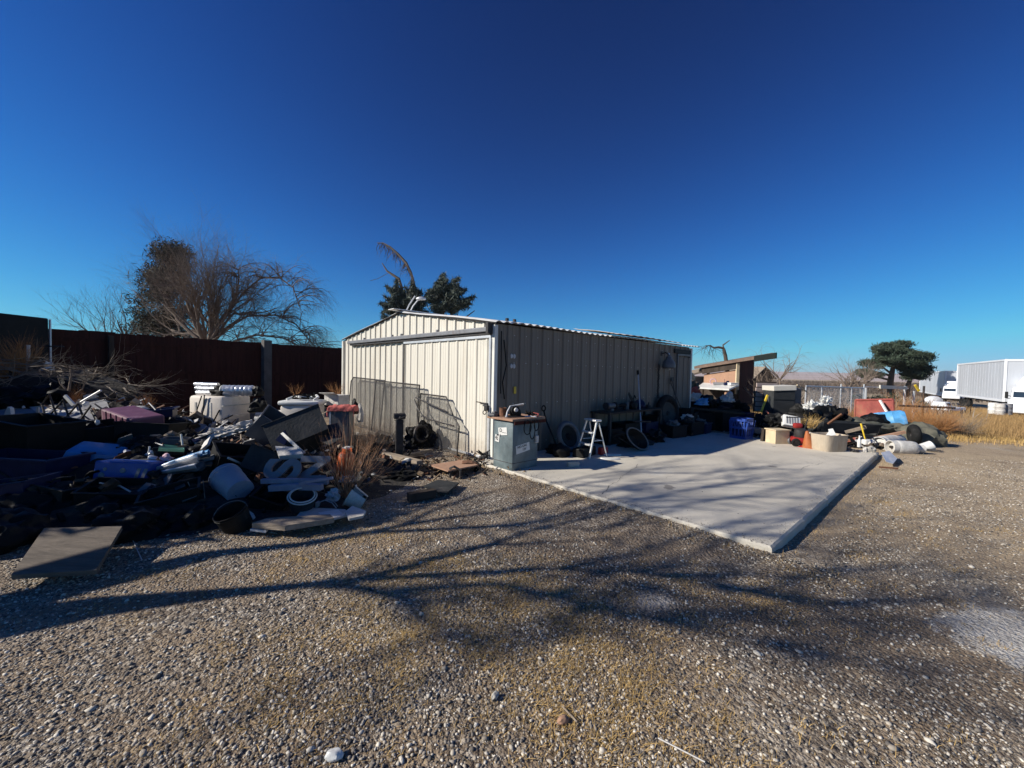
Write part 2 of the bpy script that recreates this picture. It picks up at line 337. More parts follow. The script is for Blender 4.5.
def concrete_material():
    m = mat('pale_broomed_concrete', (.585, .535, .445), .85, 0, .16, .9, .35, (.43, .395, .335), .15, 70)
    n = m.node_tree.nodes; L = m.node_tree.links; b = n['Principled BSDF']; src = b.inputs['Base Color'].links[0].from_socket; tc = n.new('ShaderNodeTexCoord')
    def lay(src, scale, lo, hi, col, k, det=8, ro=.7, loc=0, stretch=(1, 1, 1)):
        mp = n.new('ShaderNodeMapping'); mp.inputs['Location'].default_value = (loc, loc*.7, 0); mp.inputs['Scale'].default_value = stretch; L.new(tc.outputs['Object'], mp.inputs[0])
        z = n.new('ShaderNodeTexNoise'); z.inputs['Scale'].default_value = scale; z.inputs['Detail'].default_value = det; z.inputs['Roughness'].default_value = ro; L.new(mp.outputs[0], z.inputs['Vector'])
        r = n.new('ShaderNodeMapRange'); r.inputs[1].default_value = lo; r.inputs[2].default_value = hi; r.inputs[4].default_value = k; L.new(z.outputs[0], r.inputs[0])
        x = n.new('ShaderNodeMix'); x.data_type = 'RGBA'; L.new(r.outputs[0], x.inputs[0]); L.new(src, x.inputs[6]); x.inputs[7].default_value = (*col, 1); return x.outputs[2]
    s = lay(src, 1.3, .56, .68, (.33, .30, .25), .55, 9, .75, 3); s = lay(s, .8, .60, .70, (.68, .65, .58), .5, 6, .7, 9); s = lay(s, 2.2, .68, .72, (.16, .145, .13), .7, 4, .5, 5); s = lay(s, 60, .60, .75, (.25, .23, .2), .5, 3, .6, 1); s = lay(s, 5, .58, .72, (.38, .35, .30), .45, 8, .8, 7, (1, .25, 1))
    L.new(s, b.inputs['Base Color']); return m
def stone_material():
    m = bpy.data.materials.new('gravel_stone'); m.use_nodes = True; n = m.node_tree.nodes; L = m.node_tree.links; b = n['Principled BSDF']; b.inputs['Roughness'].default_value = .85
    a = n.new('ShaderNodeAttribute'); a.attribute_name = 'tint'; cr = n.new('ShaderNodeValToRGB'); e = cr.color_ramp.elements
    e[0].position = 0; e[0].color = (.05, .045, .042, 1); e[1].position = 1; e[1].color = (.72, .66, .56, 1)
    for p, c in ((.25, (.13, .115, .10, 1)), (.5, (.25, .215, .175, 1)), (.72, (.42, .37, .30, 1)), (.9, (.58, .53, .45, 1))):
        q = e.new(p); q.color = c
    L.new(a.outputs['Fac'], cr.inputs[0]); L.new(cr.outputs[0], b.inputs['Base Color']); return m
def haze_free(): pass
# ------------------------------------------------------------------ ground
CX, CY = -.31, 7.18; BA = 42.5                   # shed front right corner and the direction of its long side
SB = Vector((math.cos(R_(BA)), math.sin(R_(BA)), 0)); SA = Vector((-SB.y, SB.x, 0))
def sh(b, a, z=0): return Vector((CX, CY, 0))+SB*b+SA*a+Vector((0, 0, z))
def grid_obj(name, xs, ys, zf, material, kind='structure'):
    X, Y = np.meshgrid(xs, ys); Z = zf(X, Y); nx, ny = len(xs), len(ys)
    V = np.stack([X, Y, Z], -1).reshape(-1, 3); i = np.arange((ny-1)*(nx-1)); r, c = i//(nx-1), i % (nx-1); a = r*nx+c
    F = np.stack([a, a+1, a+nx+1, a+nx], -1)
    o = np_mesh(name, V, F, material, True); return tag(o, kind=kind) if kind else o
def np_mesh(name, V, F, material, smooth=False, attr=None):
    me = bpy.data.meshes.new(name); k = F.shape[1]
    me.vertices.add(len(V)); me.vertices.foreach_set('co', V.astype(np.float32).ravel())
    me.loops.add(F.size); me.loops.foreach_set('vertex_index', F.astype(np.int32).ravel())
    me.polygons.add(len(F)); me.polygons.foreach_set('loop_start', np.arange(0, F.size, k, dtype=np.int32))
    me.update(calc_edges=True)
    if smooth: me.polygons.foreach_set('use_smooth', np.ones(len(F), bool))
    if attr is not None:
        at_ = me.attributes.new('tint', 'FLOAT', 'POINT'); at_.data.foreach_set('value', attr.astype(np.float32))
    me.materials.append(material); me.validate()
    o = bpy.data.objects.new(name, me); COL.objects.link(o); return o
u = np.linspace(-1, 1, 420)
xs = 6*np.sinh(6.6*u)/np.sinh(6.6)*700 ; ys = 3+6*np.sinh(6.6*u)/np.sinh(6.6)*700
def gz(X, Y):
    fade = 1/(1+np.hypot(X, Y)/40)
    b_ = (X-CX)*SB.x+(Y-CY)*SB.y; a_ = (X-CX)*SA.x+(Y-CY)*SA.y
    bank = .056*np.exp(-((b_+.45)/.30)**2)*(b_ < 1)*np.clip((a_+4.6)/.8, .55, 1)*(a_ > -4.9)
    side = -.045*np.exp(-((a_+4.55)/.25)**2)*((b_ > -.4) & (b_ < 6.8))
    return zg(X, Y)*np.where(X > 9, 1, fade)+bank+side
grid_obj('ground', xs, ys, gz, ground_material())
# the desert plain rising far away
def hill(name, r0, r1, h, a0, a1, seed, ncol=120):
    V = []; F = []
    for i in range(ncol):
        a = R_(a0+(a1-a0)*i/(ncol-1)); 
        for k, (r, z) in enumerate(((r0, -3), ((r0*.6+r1*.4), h*.45), (r1, h))):
            zz = z*(1+.35*mnoise.noise(Vector((i*.06, k, seed)))+.08*mnoise.noise(Vector((i*.3, k, seed)))) if k else z
            V.append((math.sin(a)*r, math.cos(a)*r, zz))
        if i:
            q = i*3; F += [(q-3, q, q+1, q-2), (q-2, q+1, q+2, q-1)]
    me = bpy.data.meshes.new(name); me.from_pydata(V, [], F); me.materials.append(desert_material()); me.polygons.foreach_set('use_smooth', [True]*len(F))
    o = bpy.data.objects.new(name, me); COL.objects.link(o); tag(o, kind='structure'); return o
hill('hills', 900, 3300, 38, -80, 80, 2)
# concrete slab
s = MB(); x0, x1, y0, y1 = -.397, 6.91, -4.415, -.01; ns = 150
top = []
rs = random.Random(4)
def jit(): return rs.uniform(-.003, .003)-(.014 if rs.random() < .05 else 0)
out = [(x0+(x1-x0)*i/ns, y0+jit()) for i in range(ns)]+[(x1+jit(), y0+(y1-y0)*i/ns) for i in range(ns)]+[(x1-(x1-x0)*i/ns, y1) for i in range(ns)]+[(x0+jit(), y1-(y1-y0)*i/ns) for i in range(ns)]
ST = .06; n4 = len(out)
cxs, cys = (x0+x1)/2, (y0+y1)/2
ins = [(p[0]+(.02 if p[0] < cxs else -.02)*(abs(p[0]-cxs) > (x1-x0)/2-.05), p[1]+(.02 if p[1] < cys else -.02)*(abs(p[1]-cys) > (y1-y0)/2-.05)) for p in out]
s.v = [(*p, ST) for p in ins]+[(*p, ST-.016) for p in out]+[(*p, -.3) for p in out]
s.f = [tuple(range(n4))]+[(i, i+n4, (i+1) % n4+n4, (i+1) % n4) for i in range(n4)]+[(i+n4, i+2*n4, (i+1) % n4+2*n4, (i+1) % n4+n4) for i in range(n4)]
s.f = [f[::-1] for f in s.f]; s.f[0] = tuple(range(n4))
slab = s.build('concrete_slab', concrete_material()); slab.location = (CX, CY, 0); slab.rotation_euler.z = R_(BA)
tag(slab, 'pale grey concrete slab patio beside the metal shed', 'slab', kind='structure')
def slab_pt(p): q = Vector(p)-Vector((CX, CY, 0)); return q.dot(SB), q.dot(SA)
for pts in ([(603, 494), (608, 487), (618, 481), (622, 476), (632, 470), (640, 463)], [(800, 470), (806, 466), (816, 465), (825, 462)]):
    c = MB(); q = []
    for p in pts:
        g = gnd(*p, ST); q.append(g)
    fine = []
    for a, b_ in zip(q, q[1:]):
        for k in range(5): fine.append(a.lerp(b_, k/5)+Vector((rs.uniform(-.02, .02), rs.uniform(-.02, .02), 0)))
    for a, b_ in zip(fine, fine[1:]):
        d = (b_-a).normalized(); nn = Vector((-d.y, d.x, 0))*rs.uniform(.0012, .003)
        A_ = [slab_pt(v) for v in (a-nn, b_-nn, b_+nn, a+nn)]
        c.add([(v[0], v[1], ST+.003) for v in A_], [(0, 1, 2, 3)])
    c.build('crack', M_['black'], slab)
# small stones of the gravel
def stones(N, ymax, seed, smin, smax, name, region, tmin=0, tmax=1, spill=False):
    rg = np.random.default_rng(seed)
    bm = bmesh.new(); bmesh.ops.create_icosphere(bm, subdivisions=1, radius=1); bv = np.array([v.co[:] for v in bm.verts]); bf = np.array([[v.index for v in f.verts] for f in bm.faces]); bm.free()
    P = region(rg, N); N = len(P)
    n1 = (np.sin(P[:, 0]*1.9+.7*P[:, 1])+np.sin(P[:, 1]*2.7-1.3*P[:, 0]+1)+np.sin(P[:, 0]*4.3+P[:, 1]*3.1))/3
    keep = rg.random(N) < np.clip(.62+.5*n1, .12, 1)
    q = P-np.array([CX, CY]); b_ = q@np.array([SB.x, SB.y]); a_ = q@np.array([SA.x, SA.y])
    if spill: keep = np.ones(N, bool)
    else: keep &= ~((b_ > -.41) & (b_ < 6.95) & (a_ > -4.45) & (a_ < 0)); keep &= ~((b_ > 0) & (b_ < 7.6) & (a_ > -.1) & (a_ < 7.1))
    sd_ = np.hypot((P[:, 0]-3.3)*.8, P[:, 1]-2.48); keep &= (rg.random(N) > 1.5-sd_*2.2); sd_ = np.hypot((P[:, 0]-1.02)*.8, P[:, 1]-2.86); keep &= (rg.random(N) > 1.-sd_*6)
    P = P[keep]; N = len(P)
    r = smin+(smax-smin)*rg.random(N)**2.6
    sc3 = np.stack([rg.uniform(.8, 1.45, N), rg.uniform(.65, 1.05, N), rg.uniform(.35, .75, N)], -1)*r[:, None]
    V = bv[None]*(1+rg.uniform(-.28, .28, (N, len(bv), 1)))*sc3[:, None, :]
    # random tilt then spin
    t = rg.uniform(-.6, .6, N); c, s_ = np.cos(t), np.sin(t); y = V[:, :, 1]*c[:, None]-V[:, :, 2]*s_[:, None]; z = V[:, :, 1]*s_[:, None]+V[:, :, 2]*c[:, None]
    t = rg.uniform(0, 6.283, N); c, s_ = np.cos(t), np.sin(t); x = V[:, :, 0]
    X = x*c[:, None]-y*s_[:, None]+P[:, :1]; Y = x*s_[:, None]+y*c[:, None]+P[:, 1:]
    Z = z+((ST if spill else gz(P[:, 0], P[:, 1]))+r*.18)[:, None]
    W = np.stack([X, Y, Z], -1).reshape(-1, 3); F = (bf[None]+(np.arange(N)*len(bv))[:, None, None]).reshape(-1, 3)
    tint = np.repeat(rg.uniform(tmin, tmax, N), len(bv))
    return tag(np_mesh(name, W, F, STONE, False, tint), 'loose grey and tan gravel stones over the yard', 'gravel', kind='stuff')
STONE = stone_material()
def reg(rg, N):
    d = 1.0+(8.6-1.0)*rg.random(N)**1.35; x = rg.uniform(-1.38, 1.38, N)*d
    return np.stack([x, d], -1)
stones(230000, 8, 1, .003, .0115, 'gravel_stones', reg)
stones(1900, 8, 2, .009, .021, 'gravel_stones', reg, .2, 1)
def spill_reg(rg, N):
    k = rg.random(N) < .6; t = rg.random(N); e = np.abs(rg.normal(0, .07, N))+.012; far_ = rg.random(N) < .12; e = np.where(far_, e*9, e)
    b_ = np.where(k, -.39+e, -.39+7.2*t); a_ = np.where(k, -4.40+3.9*t, -4.405+e); return np.stack([CX+SB.x*b_+SA.x*a_, CY+SB.y*b_+SA.y*a_], -1)
stones(1500, 8, 3, .0025, .008, 'spilled_gravel', spill_reg, .1, 1, True)
# dry grass blades
def blades(name, centres, per, spread, h0, h1, wid, material, label, seed, lean=.6, cat='grass', extra=None):
    rg = np.random.default_rng(seed); C = np.repeat(np.array(centres, float), per, 0); N = len(C)
    P = C[:, :2]+rg.normal(0, 1, (N, 2))*np.array(spread)[None] if np.ndim(spread) else C[:, :2]+rg.normal(0, spread, (N, 2))
    z0 = C[:, 2] if C.shape[1] > 2 else gz(P[:, 0], P[:, 1]); h = rg.uniform(h0, h1, N); az = rg.uniform(0, 6.283, N); ln = np.abs(rg.normal(0, lean, N))*h
    dx, dy = np.cos(az), np.sin(az); w_ = wid*rg.uniform(.6, 1.3, N)
    wx, wy = -dy*w_, dx*w_; mid = .5
    v = [(P[:, 0]-wx, P[:, 1]-wy, z0-.01), (P[:, 0]+wx, P[:, 1]+wy, z0-.01), (P[:, 0]+dx*ln*.35+wx*.8, P[:, 1]+dy*ln*.35+wy*.8, z0+h*.6), (P[:, 0]+dx*ln*.35-wx*.8, P[:, 1]+dy*ln*.35-wy*.8, z0+h*.6),
         (P[:, 0]+dx*ln+wx*.1, P[:, 1]+dy*ln+wy*.1, z0+h), (P[:, 0]+dx*ln-wx*.1, P[:, 1]+dy*ln-wy*.1, z0+h)]
    V = np.stack([np.stack(a, -1) for a in v], 1).reshape(-1, 3); o = (np.arange(N)*6)[:, None]
    F = np.concatenate([o+np.array([[0, 1, 2, 3]]), o+np.array([[3, 2, 4, 5]])])
    return tag(np_mesh(name, V, F, material), label, cat, kind='stuff')
rg = np.random.default_rng(5)
cs = []
for cx_, cy_, sx_, sy_, N_ in ((0, 3, 2.2, 1.3, 90), (-.5, 2.4, .4, .25, 60), (.45, 1.95, .35, .25, 80), (-.2, 3.0, .45, .25, 60), (.3, 2.6, .3, .2, 40), (-1.0, 2.0, .3, .2, 20), (-1.3, 3.3, .5, .25, 40), (1.6, 3.0, .7, .3, 50), (-1.5, 3.95, .4, .1, 20), (3.4, 5.2, 1.2, .8, 90)):
    for _ in range(N_): cs.append((rg.normal(cx_, sx_), max(1.2, rg.normal(cy_, sy_))))
cs = [c for c in cs if not ((c[0]-CX)*SB.x+(c[1]-CY)*SB.y > -.6 and -4.8 < (c[0]-CX)*SA.x+(c[1]-CY)*SA.y)]
blades('dry_grass_litter', cs, 70, .07, .004, .022, .0014, M_['straw'], 'short straw coloured grass stubble between the gravel', 6, lean=2.6)
edge = [tuple(sh(-.52, -4.5+4.2*i/30)[:2]) for i in range(31)]+[tuple(sh(-.4+7*i/26, -4.53)[:2]) for i in range(27)]
blades('slab_edge_weeds', edge, 14, .05, .01, .06, .0015, M_['straw'], 'dry weeds along the slab edge', 7, lean=1.)
# ------------------------------------------------------------------ metal shed
def ribbed(width, zt, z0=0., pitch=.305, ph=.0, rh=.030, extra=()):
    """profile along u, face looking towards -v; zt(u) gives the top"""
    us = [(0, 0)]
    k = ph
    prof = [(-.042, 0), (-.022, rh), (.022, rh), (.042, 0), (.095, 0), (.105, .005), (.125, .005), (.135, 0), (.180, 0), (.190, .005), (.210, .005), (.220, 0)]
    while k < width+.3:
        for a, h in prof:
            q = k+a
            if 0 < q < width: us.append((q, h))
        k += pitch
    us.append((width, 0))
    for e in extra: us.append((e, 0))
    us.sort(); V = []; F = []
    for i, (q, h) in enumerate(us):
        V += [(q, -h, z0), (q, -h, zt(q))]
        if i: F.append((2*i-2, 2*i, 2*i+1, 2*i-1))
    return V, F
SW, SD, EH, RH = 7.0, 7.6, 2.425, 2.90
shed = thing('metal_shed', 'long cream ribbed steel shed with a low gable and sliding front door', 'shed', (CX, CY, 0), (0, 0, BA))
front_top = lambda y: EH+(RH-EH)*(1-abs(y-SW/2)/(SW/2))
b = MB(); V, F = ribbed(SD, lambda q: EH); b.add(V, F)
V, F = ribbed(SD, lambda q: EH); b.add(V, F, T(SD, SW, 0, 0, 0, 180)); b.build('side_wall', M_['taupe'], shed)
b = MB(); V, F = ribbed(SW, front_top, extra=(SW/2,)); b.add([(q[1], q[0], q[2]) for q in V], [f[::-1] for f in F]); b.build('front_wall', M_['cream'], shed)
b = MB(); b.add([(SD-q[1], q[0], q[2]) for q in V], F); b.build('back_wall', M_['cream'], shed)
b = MB()
for M in (T(-.034, -.034, 0), T(-.034, SW+.034, 0), T(SD+.034, -.034, 0), T(SD+.034, SW+.034, 0)): MB().box(.075, .075, EH-.03, M, .006).build('corner_trim', M_['cream_trim'], shed)
b = MB()
for zz in (.25, 1.0, 1.75, 2.25):
    for k in range(1, 25): b.lathe([(0, .006), (.008, .005), (.009, 0)], 6, T(k*.305+.15, -.001, zz, 90, 0, 0))
    for k in range(1, 23):
        if zz > 2.2 or k*.305 > 3.2: b.lathe([(0, .006), (.008, .005), (.009, 0)], 6, T(-.001, k*.305+.15, zz, 0, -90, 0))
tag(b.build('screw_heads', M_['galv'], shed), kind='stuff')
# roof in two slopes, corrugated, ribs running from ridge to eave
def roof_slope(xa, xb, yo, y1_, zo, z1_, lift=0., pitch=.19, amp=.017, bend=True):
    V = []; F = []; n = int((xb-xa)/pitch*8); k = 6
    for i in range(n+1):
        x = xa+(xb-xa)*i/n; c = amp*math.cos(2*math.pi*x/pitch)
        for j in range(k+1):
            t = j/k; sag = .012*math.sin(x*1.7+j*.9) if j < k else 0
            V.append((x, yo+(y1_-yo)*t, zo+(z1_-zo)*t+c+lift+sag))
    N = len(V)
    V += [(a[0], a[1], a[2]-.006) for a in V]
    for i in range(n):
        for j in range(k):
            a = i*(k+1)+j; F.append((a, a+k+1, a+k+2, a+1)); F.append((N+a, N+a+1, N+a+k+2, N+a+k+1))
    for i in range(n): a = i*(k+1); F.append((a, N+a, N+a+k+1, a+k+1))
    for j in range(k): F.append((j, j+1, N+j+1, N+j)); a = n*(k+1)+j; F.append((a, N+a, N+a+1, a+1))
    return V, F
slope = (RH-EH)/(SW/2)
OV = .10
b = MB(); b.add(*roof_slope(-.07, SD+.48, -OV, SW/2, EH+.045-slope*OV, RH+.055)); b.add(*roof_slope(-.07, SD+.1, SW+OV, SW/2, EH+.045-slope*OV, RH+.055)); b.build('roof', M_['roofw'], shed, smooth=True)
b = MB(); b.tube([(-.06, SW+.1, EH+.0), (-.06, SW/2, RH+.025), (-.06, -.1, EH+.0)], .014, 6); b.build('gable_edge', M_['darkmetal'], shed)
b = MB(); b.box(8.1, .28, .02, T(SD/2, SW/2, RH+.072), .005); b.build('ridge_cap', M_['roofw'], shed)
b = MB(); b.add(*roof_slope(3.3, 6.75, -.19, .95, EH+.10-slope*.13, EH+.125+slope*.95, amp=.008, pitch=.3)); b.build('patch_panel', mat('rust_stained_roof_panel', (.62, .58, .53), .7, .1, .25, 3, .75, (.28, .16, .11), .1), shed, smooth=True)
b = MB(); 
for x in (.25, .43, 3.4, 5.75): MB().lathe([(.0, .05), (.03, .045), (.035, 0)], 8, T(x, -.02, EH+.07)).build('roof_bolt', M_['darkmetal'], shed)
# sliding door with its track and cover
dz0, dz1, dw = .05, 2.17, 3.12
b = MB(); V, F = ribbed(dw, lambda q: dz1, dz0, rh=.02, ph=.12); b.add([(q[1]-.055, q[0]+.03, q[2]) for q in V], [f[::-1] for f in F]); door = b.build('sliding_door', M_['cream'], shed)
b = MB(); b.box(.04, dw+.04, .05, T(-.075, .03+dw/2, dz1), .005); b.box(.035, dw, .04, T(-.075, .03+dw/2, dz0-.02), .005)
b.box(.045, .05, dz1-dz0, T(-.075, .03, dz0), .005); b.build('door_frame', M_['galv'], door)
b = MB(); b.box(.02, .035, dz1-dz0, T(-.085, .03+dw-.005, dz0), 0); b.build('dark_door_edge', M_['darkmetal'], door)
b = MB(); b.box(.02, .20, .035, T(-.11, .14, 1.0), .004); b.box(.05, .09, .10, T(-.12, .06, .9), .01); b.tube([(-.11, .22, 1.03), (-.16, .30, 1.04)], .009); b.torus(.035, .008, 12, 6, T(-.15, .07, .87, 90, 0, 0)); b.build('latch', M_['darkmetal'], door)
b = MB(); b.box(.10, 6.42, .085, T(-.10, 3.24, 2.275), .012); b.build('door_track', M_['track'], shed)
b = MB(); b.box(.07, 6.3, .045, T(-.075, 3.2, 2.228)); b.build('track_lip', M_['darkmetal'], shed)
b = MB()
for y in (5.35, 3.72, 3.25, 1.72): MB().box(.05, .06, .06, T(-.10, y, 2.35), .01).build('track_bracket', M_['track'], shed)
b.box(.14, .07, .19, T(-.11, .02, 2.24), .01); b.build('track_stop', M_['darkmetal'], shed)
# side wall fittings
for zc in (1.87, 1.69):
    b = MB()
    for dx in (-.034, .034): b.lathe([(.0, .012), (.032, .011), (.036, 0)], 14, T(.40+dx, -.028, zc, 90, 0, 0) @ Matrix.Diagonal((.9, 1.25, 1, 1)))
    b.build('round_vent', mat('pale_vent_disc', (.5, .5, .5), .5, 0, .2, 9), shed)
b = MB(); b.box(.055, .012, .13, T(.47, -.03, 1.19), .003); b.build('yellow_tag', M_['yellow'], shed)
b = MB(); b.tube([(.16, -.05, 2.15), (.22, -.06, 1.7), (.13, -.07, 1.4), (.2, -.05, 1.1)], .012, 5); b.tube([(.1, -.05, 2.3), (.1, -.06, 1.2)], .01, 5); b.build('hanging_cable', M_['black'], shed)
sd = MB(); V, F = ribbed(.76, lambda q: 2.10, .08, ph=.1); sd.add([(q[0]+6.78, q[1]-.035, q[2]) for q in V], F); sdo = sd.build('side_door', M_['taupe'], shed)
b = MB(); b.box(.05, .05, 2.1, T(6.77, -.045, .05)); b.box(.05, .05, 2.1, T(7.55, -.045, .05)); b.box(.83, .05, .05, T(7.16, -.047, 2.15)); b.build('door_frame', M_['grey'], sdo)
b = MB(); b.box(1.0, .03, .12, T(7.1, -.035, 2.21)); b.build('dark_lintel', M_['black'], shed)
# barn lamp hanging on the side wall
lm = thing('barn_lamp', 'grey bell shaped barn lamp hung high on the shed side wall', 'lamp', tuple(sh(5.85, -.03, 1.86)), (0, 0, BA)); lm.scale = (.72, .72, .72)
b = MB(); b.lathe([(.045, .36), (.06, .30), (.10, .28), (.11, .2), (.20, .10), (.235, -.02), (.235, -.12), (.2, -.16), (.185, -.15), (.2, -.1)], 22, T(0, -.3, .02)); b.build('lamp_shade', M_['grey'], lm, True)
b = MB(); b.lathe([(.05, 0), (.09, -.02), (.07, -.1), (0, -.13)], 14, T(0, -.3, -.08)); b.build('lens', mat('milky_lens', (.4, .4, .38), .3, 0, .1, 5, bump=0), lm, True)
b = MB(); b.tube([(0, -.02, .42), (0, -.18, .45), (0, -.3, .36)], .022, 8); b.box(.12, .04, .18, T(0, 0, .33), .01); b.build('arm', M_['darkmetal'], lm)
b = MB(); b.lathe([(.0, .05), (.045, .02), (.05, -.03), (.03, -.05)], 12, T(.3, -.14, .42, 60, 0, 0)); b.tube([(.3, 0, .45), (.3, -.12, .43)], .012); b.build('photocell', M_['galv'], lm)
# ------------------------------------------------------------------ fence on the left and the black box building
F0 = at(53, 328, 9.9); F0.z = 0; F1 = at(346, 348, 16.9); F1.z = 0
fd = (F1-F0).normalized(); fl = (F1-F0).length; fang = math.degrees(math.atan2(fd.y, fd.x))
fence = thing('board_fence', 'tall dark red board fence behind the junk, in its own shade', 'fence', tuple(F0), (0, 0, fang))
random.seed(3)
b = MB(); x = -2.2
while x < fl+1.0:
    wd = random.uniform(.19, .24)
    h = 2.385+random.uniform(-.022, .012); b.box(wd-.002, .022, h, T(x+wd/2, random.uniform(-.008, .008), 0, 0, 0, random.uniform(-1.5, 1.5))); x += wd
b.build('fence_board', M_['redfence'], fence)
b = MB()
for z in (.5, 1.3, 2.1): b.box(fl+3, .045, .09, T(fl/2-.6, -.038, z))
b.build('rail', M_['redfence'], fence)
b = MB()
for x in (1.0,): MB().box(.1, .1, 2.3, T(x, -.11, 0)).build('post', M_['darkwood'], fence)
_d = ray(264, 355); _n = Vector((-fd.y, fd.x, 0)); _t = (F0.x*_n.x+F0.y*_n.y)/(_d[0]*_n.x+_d[1]*_n.y); _x = (Vector((_d[0]*_t, _d[1]*_t, 0))-F0).dot(fd)
b = MB(); b.box(.26, .2, 2.47, T(_x, -.16, 0), .01); b.build('post', mat('grey_weathered_post', (.12, .11, .10), .9, 0, .3, 4, .4, (.06, .05, .04), .3), fence)
bx = thing('box_trailer', 'black box trailer side behind the brush heap at the left edge', 'trailer', (-10.9, 6.2, 0), (0, 0, 90))
BXH = CAMH+(at(52, 318, 9.55).z-CAMH)
b = MB(); b.box(6.9, 2.2, 1.05, T(0, 1.1, BXH-1.05), .03); b.build('body', M_['black'], bx)
b = MB(); b.box(.03, .03, 1.02, T(3.462, -.012, BXH-1.04)); b.build('corner_strip', M_['galv'], bx)
b = MB(); b.box(6.6, 2.0, .12, T(0, 1.1, BXH-1.18)); 
for x in (-3, 3): b.box(.09, .09, BXH-1.18, T(x, .3, 0)); b.box(.09, .09, BXH-1.18, T(x, 1.9, 0))
b.build('chassis', M_['darkmetal'], bx)
for x in (-.6, .5):
    b = MB(); b.torus(.30, .11, 24, 10, T(x, .35, .40, 90, 0, 0)); b.lathe([(.0, .06), (.2, .06), (.22, -.06), (0, -.06)], 16, T(x, .35, .40, 90, 0, 0)); b.build('wheel', M_['rubber'], bx, True)
# ------------------------------------------------------------------ lean-to behind the shed
LY = 13.2
lt = thing('lean_to_shelter', 'open plywood lean-to with a sloping roof and dark red end wall', 'shelter', (0, 0, 0))
def W(px, py, Y): return at(px, py, Y)
Lp, Rp = W(704, 380, 17.6), W(738, 372, 15.9)
wd_ = Vector((Rp.x-Lp.x, Rp.y-Lp.y, 0)).normalized(); wn = Vector((wd_.y, -wd_.x, 0))      # along the front, and out of it towards the yard
def Wl(px, py, off=0.):            # a point on the front plane, pushed out by off
    d = ray(px, py); o = Vector((Lp.x, Lp.y, 0))+wn*off; t = (o.x*wn.x+o.y*wn.y)/(d[0]*wn.x+d[1]*wn.y); return Vector((d[0]*t, d[1]*t, CAMH+d[2]*t))
def flat_(v, z): return Vector((v.x, v.y, z))
p0 = Wl(738.5, 361.5); p1 = W(754.5, 357.5, 16.9)
b = MB(); b.plate([flat_(p0, 0), flat_(p1, 0), flat_(p1, p1.z), flat_(p0, p0.z)], .06); b.build('end_wall', M_['redwood'], lt)
q0, q1 = Wl(704, 374.5), Wl(738, 369.5)
b = MB(); b.plate([flat_(q0, .8), flat_(q1, .8), q1, q0], .03); b.build('plywood_wall', M_['tanwood'], lt)
b = MB(); q = Wl(737.5, 372, .05); b.box(.11, .08, 1.2, T(q.x, q.y, .9)); b.build('post', M_['blonde'], lt)
r0, r1 = Wl(694, 366.5, .22), Wl(775, 353, .22)
back = Vector((.50, .86, 0))*2.2
b = MB(); b.plate([r0, r1, r1+back+Vector((0, 0, .12)), r0+back+Vector((0, 0, .12))], .11); b.build('roof', mat('weathered_roof_board', (.20, .135, .10), .85, 0, .4, 3, .6, (.09, .05, .035), .3), lt)
e0, e1 = Wl(754, 356.0, .30), Wl(776, 352.5, .30); dn = Vector((0, 0, -.20))
b = MB(); b.plate([e0, e0+dn, e1+dn, e1], .05); b.build('fascia', mat('dark_fascia', (.012, .018, .016), .7, spec=.2), lt)
f0, f1 = Wl(702, 366.5, .05), Wl(738.5, 361, .05)
b = MB(); b.plate([f0, f1, flat_(q1, q1.z+.02)+wn*.05, flat_(q0, q0.z+.02)+wn*.05], .05); b.build('beam', M_['darkwood'], lt)
for px in (708, 731): q = Wl(px, 380, -1.2); MB().box(.1, .1, 1.75, T(q.x, q.y, 0)).build('post', M_['darkwood'], lt)
q0, q1 = Wl(703, 391, .06), Wl(738, 391, .06); b = MB(); b.plate([flat_(q0, 0), flat_(q1, 0), flat_(q1, Wl(720, 389.5, .1).z), flat_(q0, Wl(720, 389.5, .1).z)], .03); b.build('under_table_shade', M_['darkwood'], lt)  # dark sheet stands in for the shade under the table
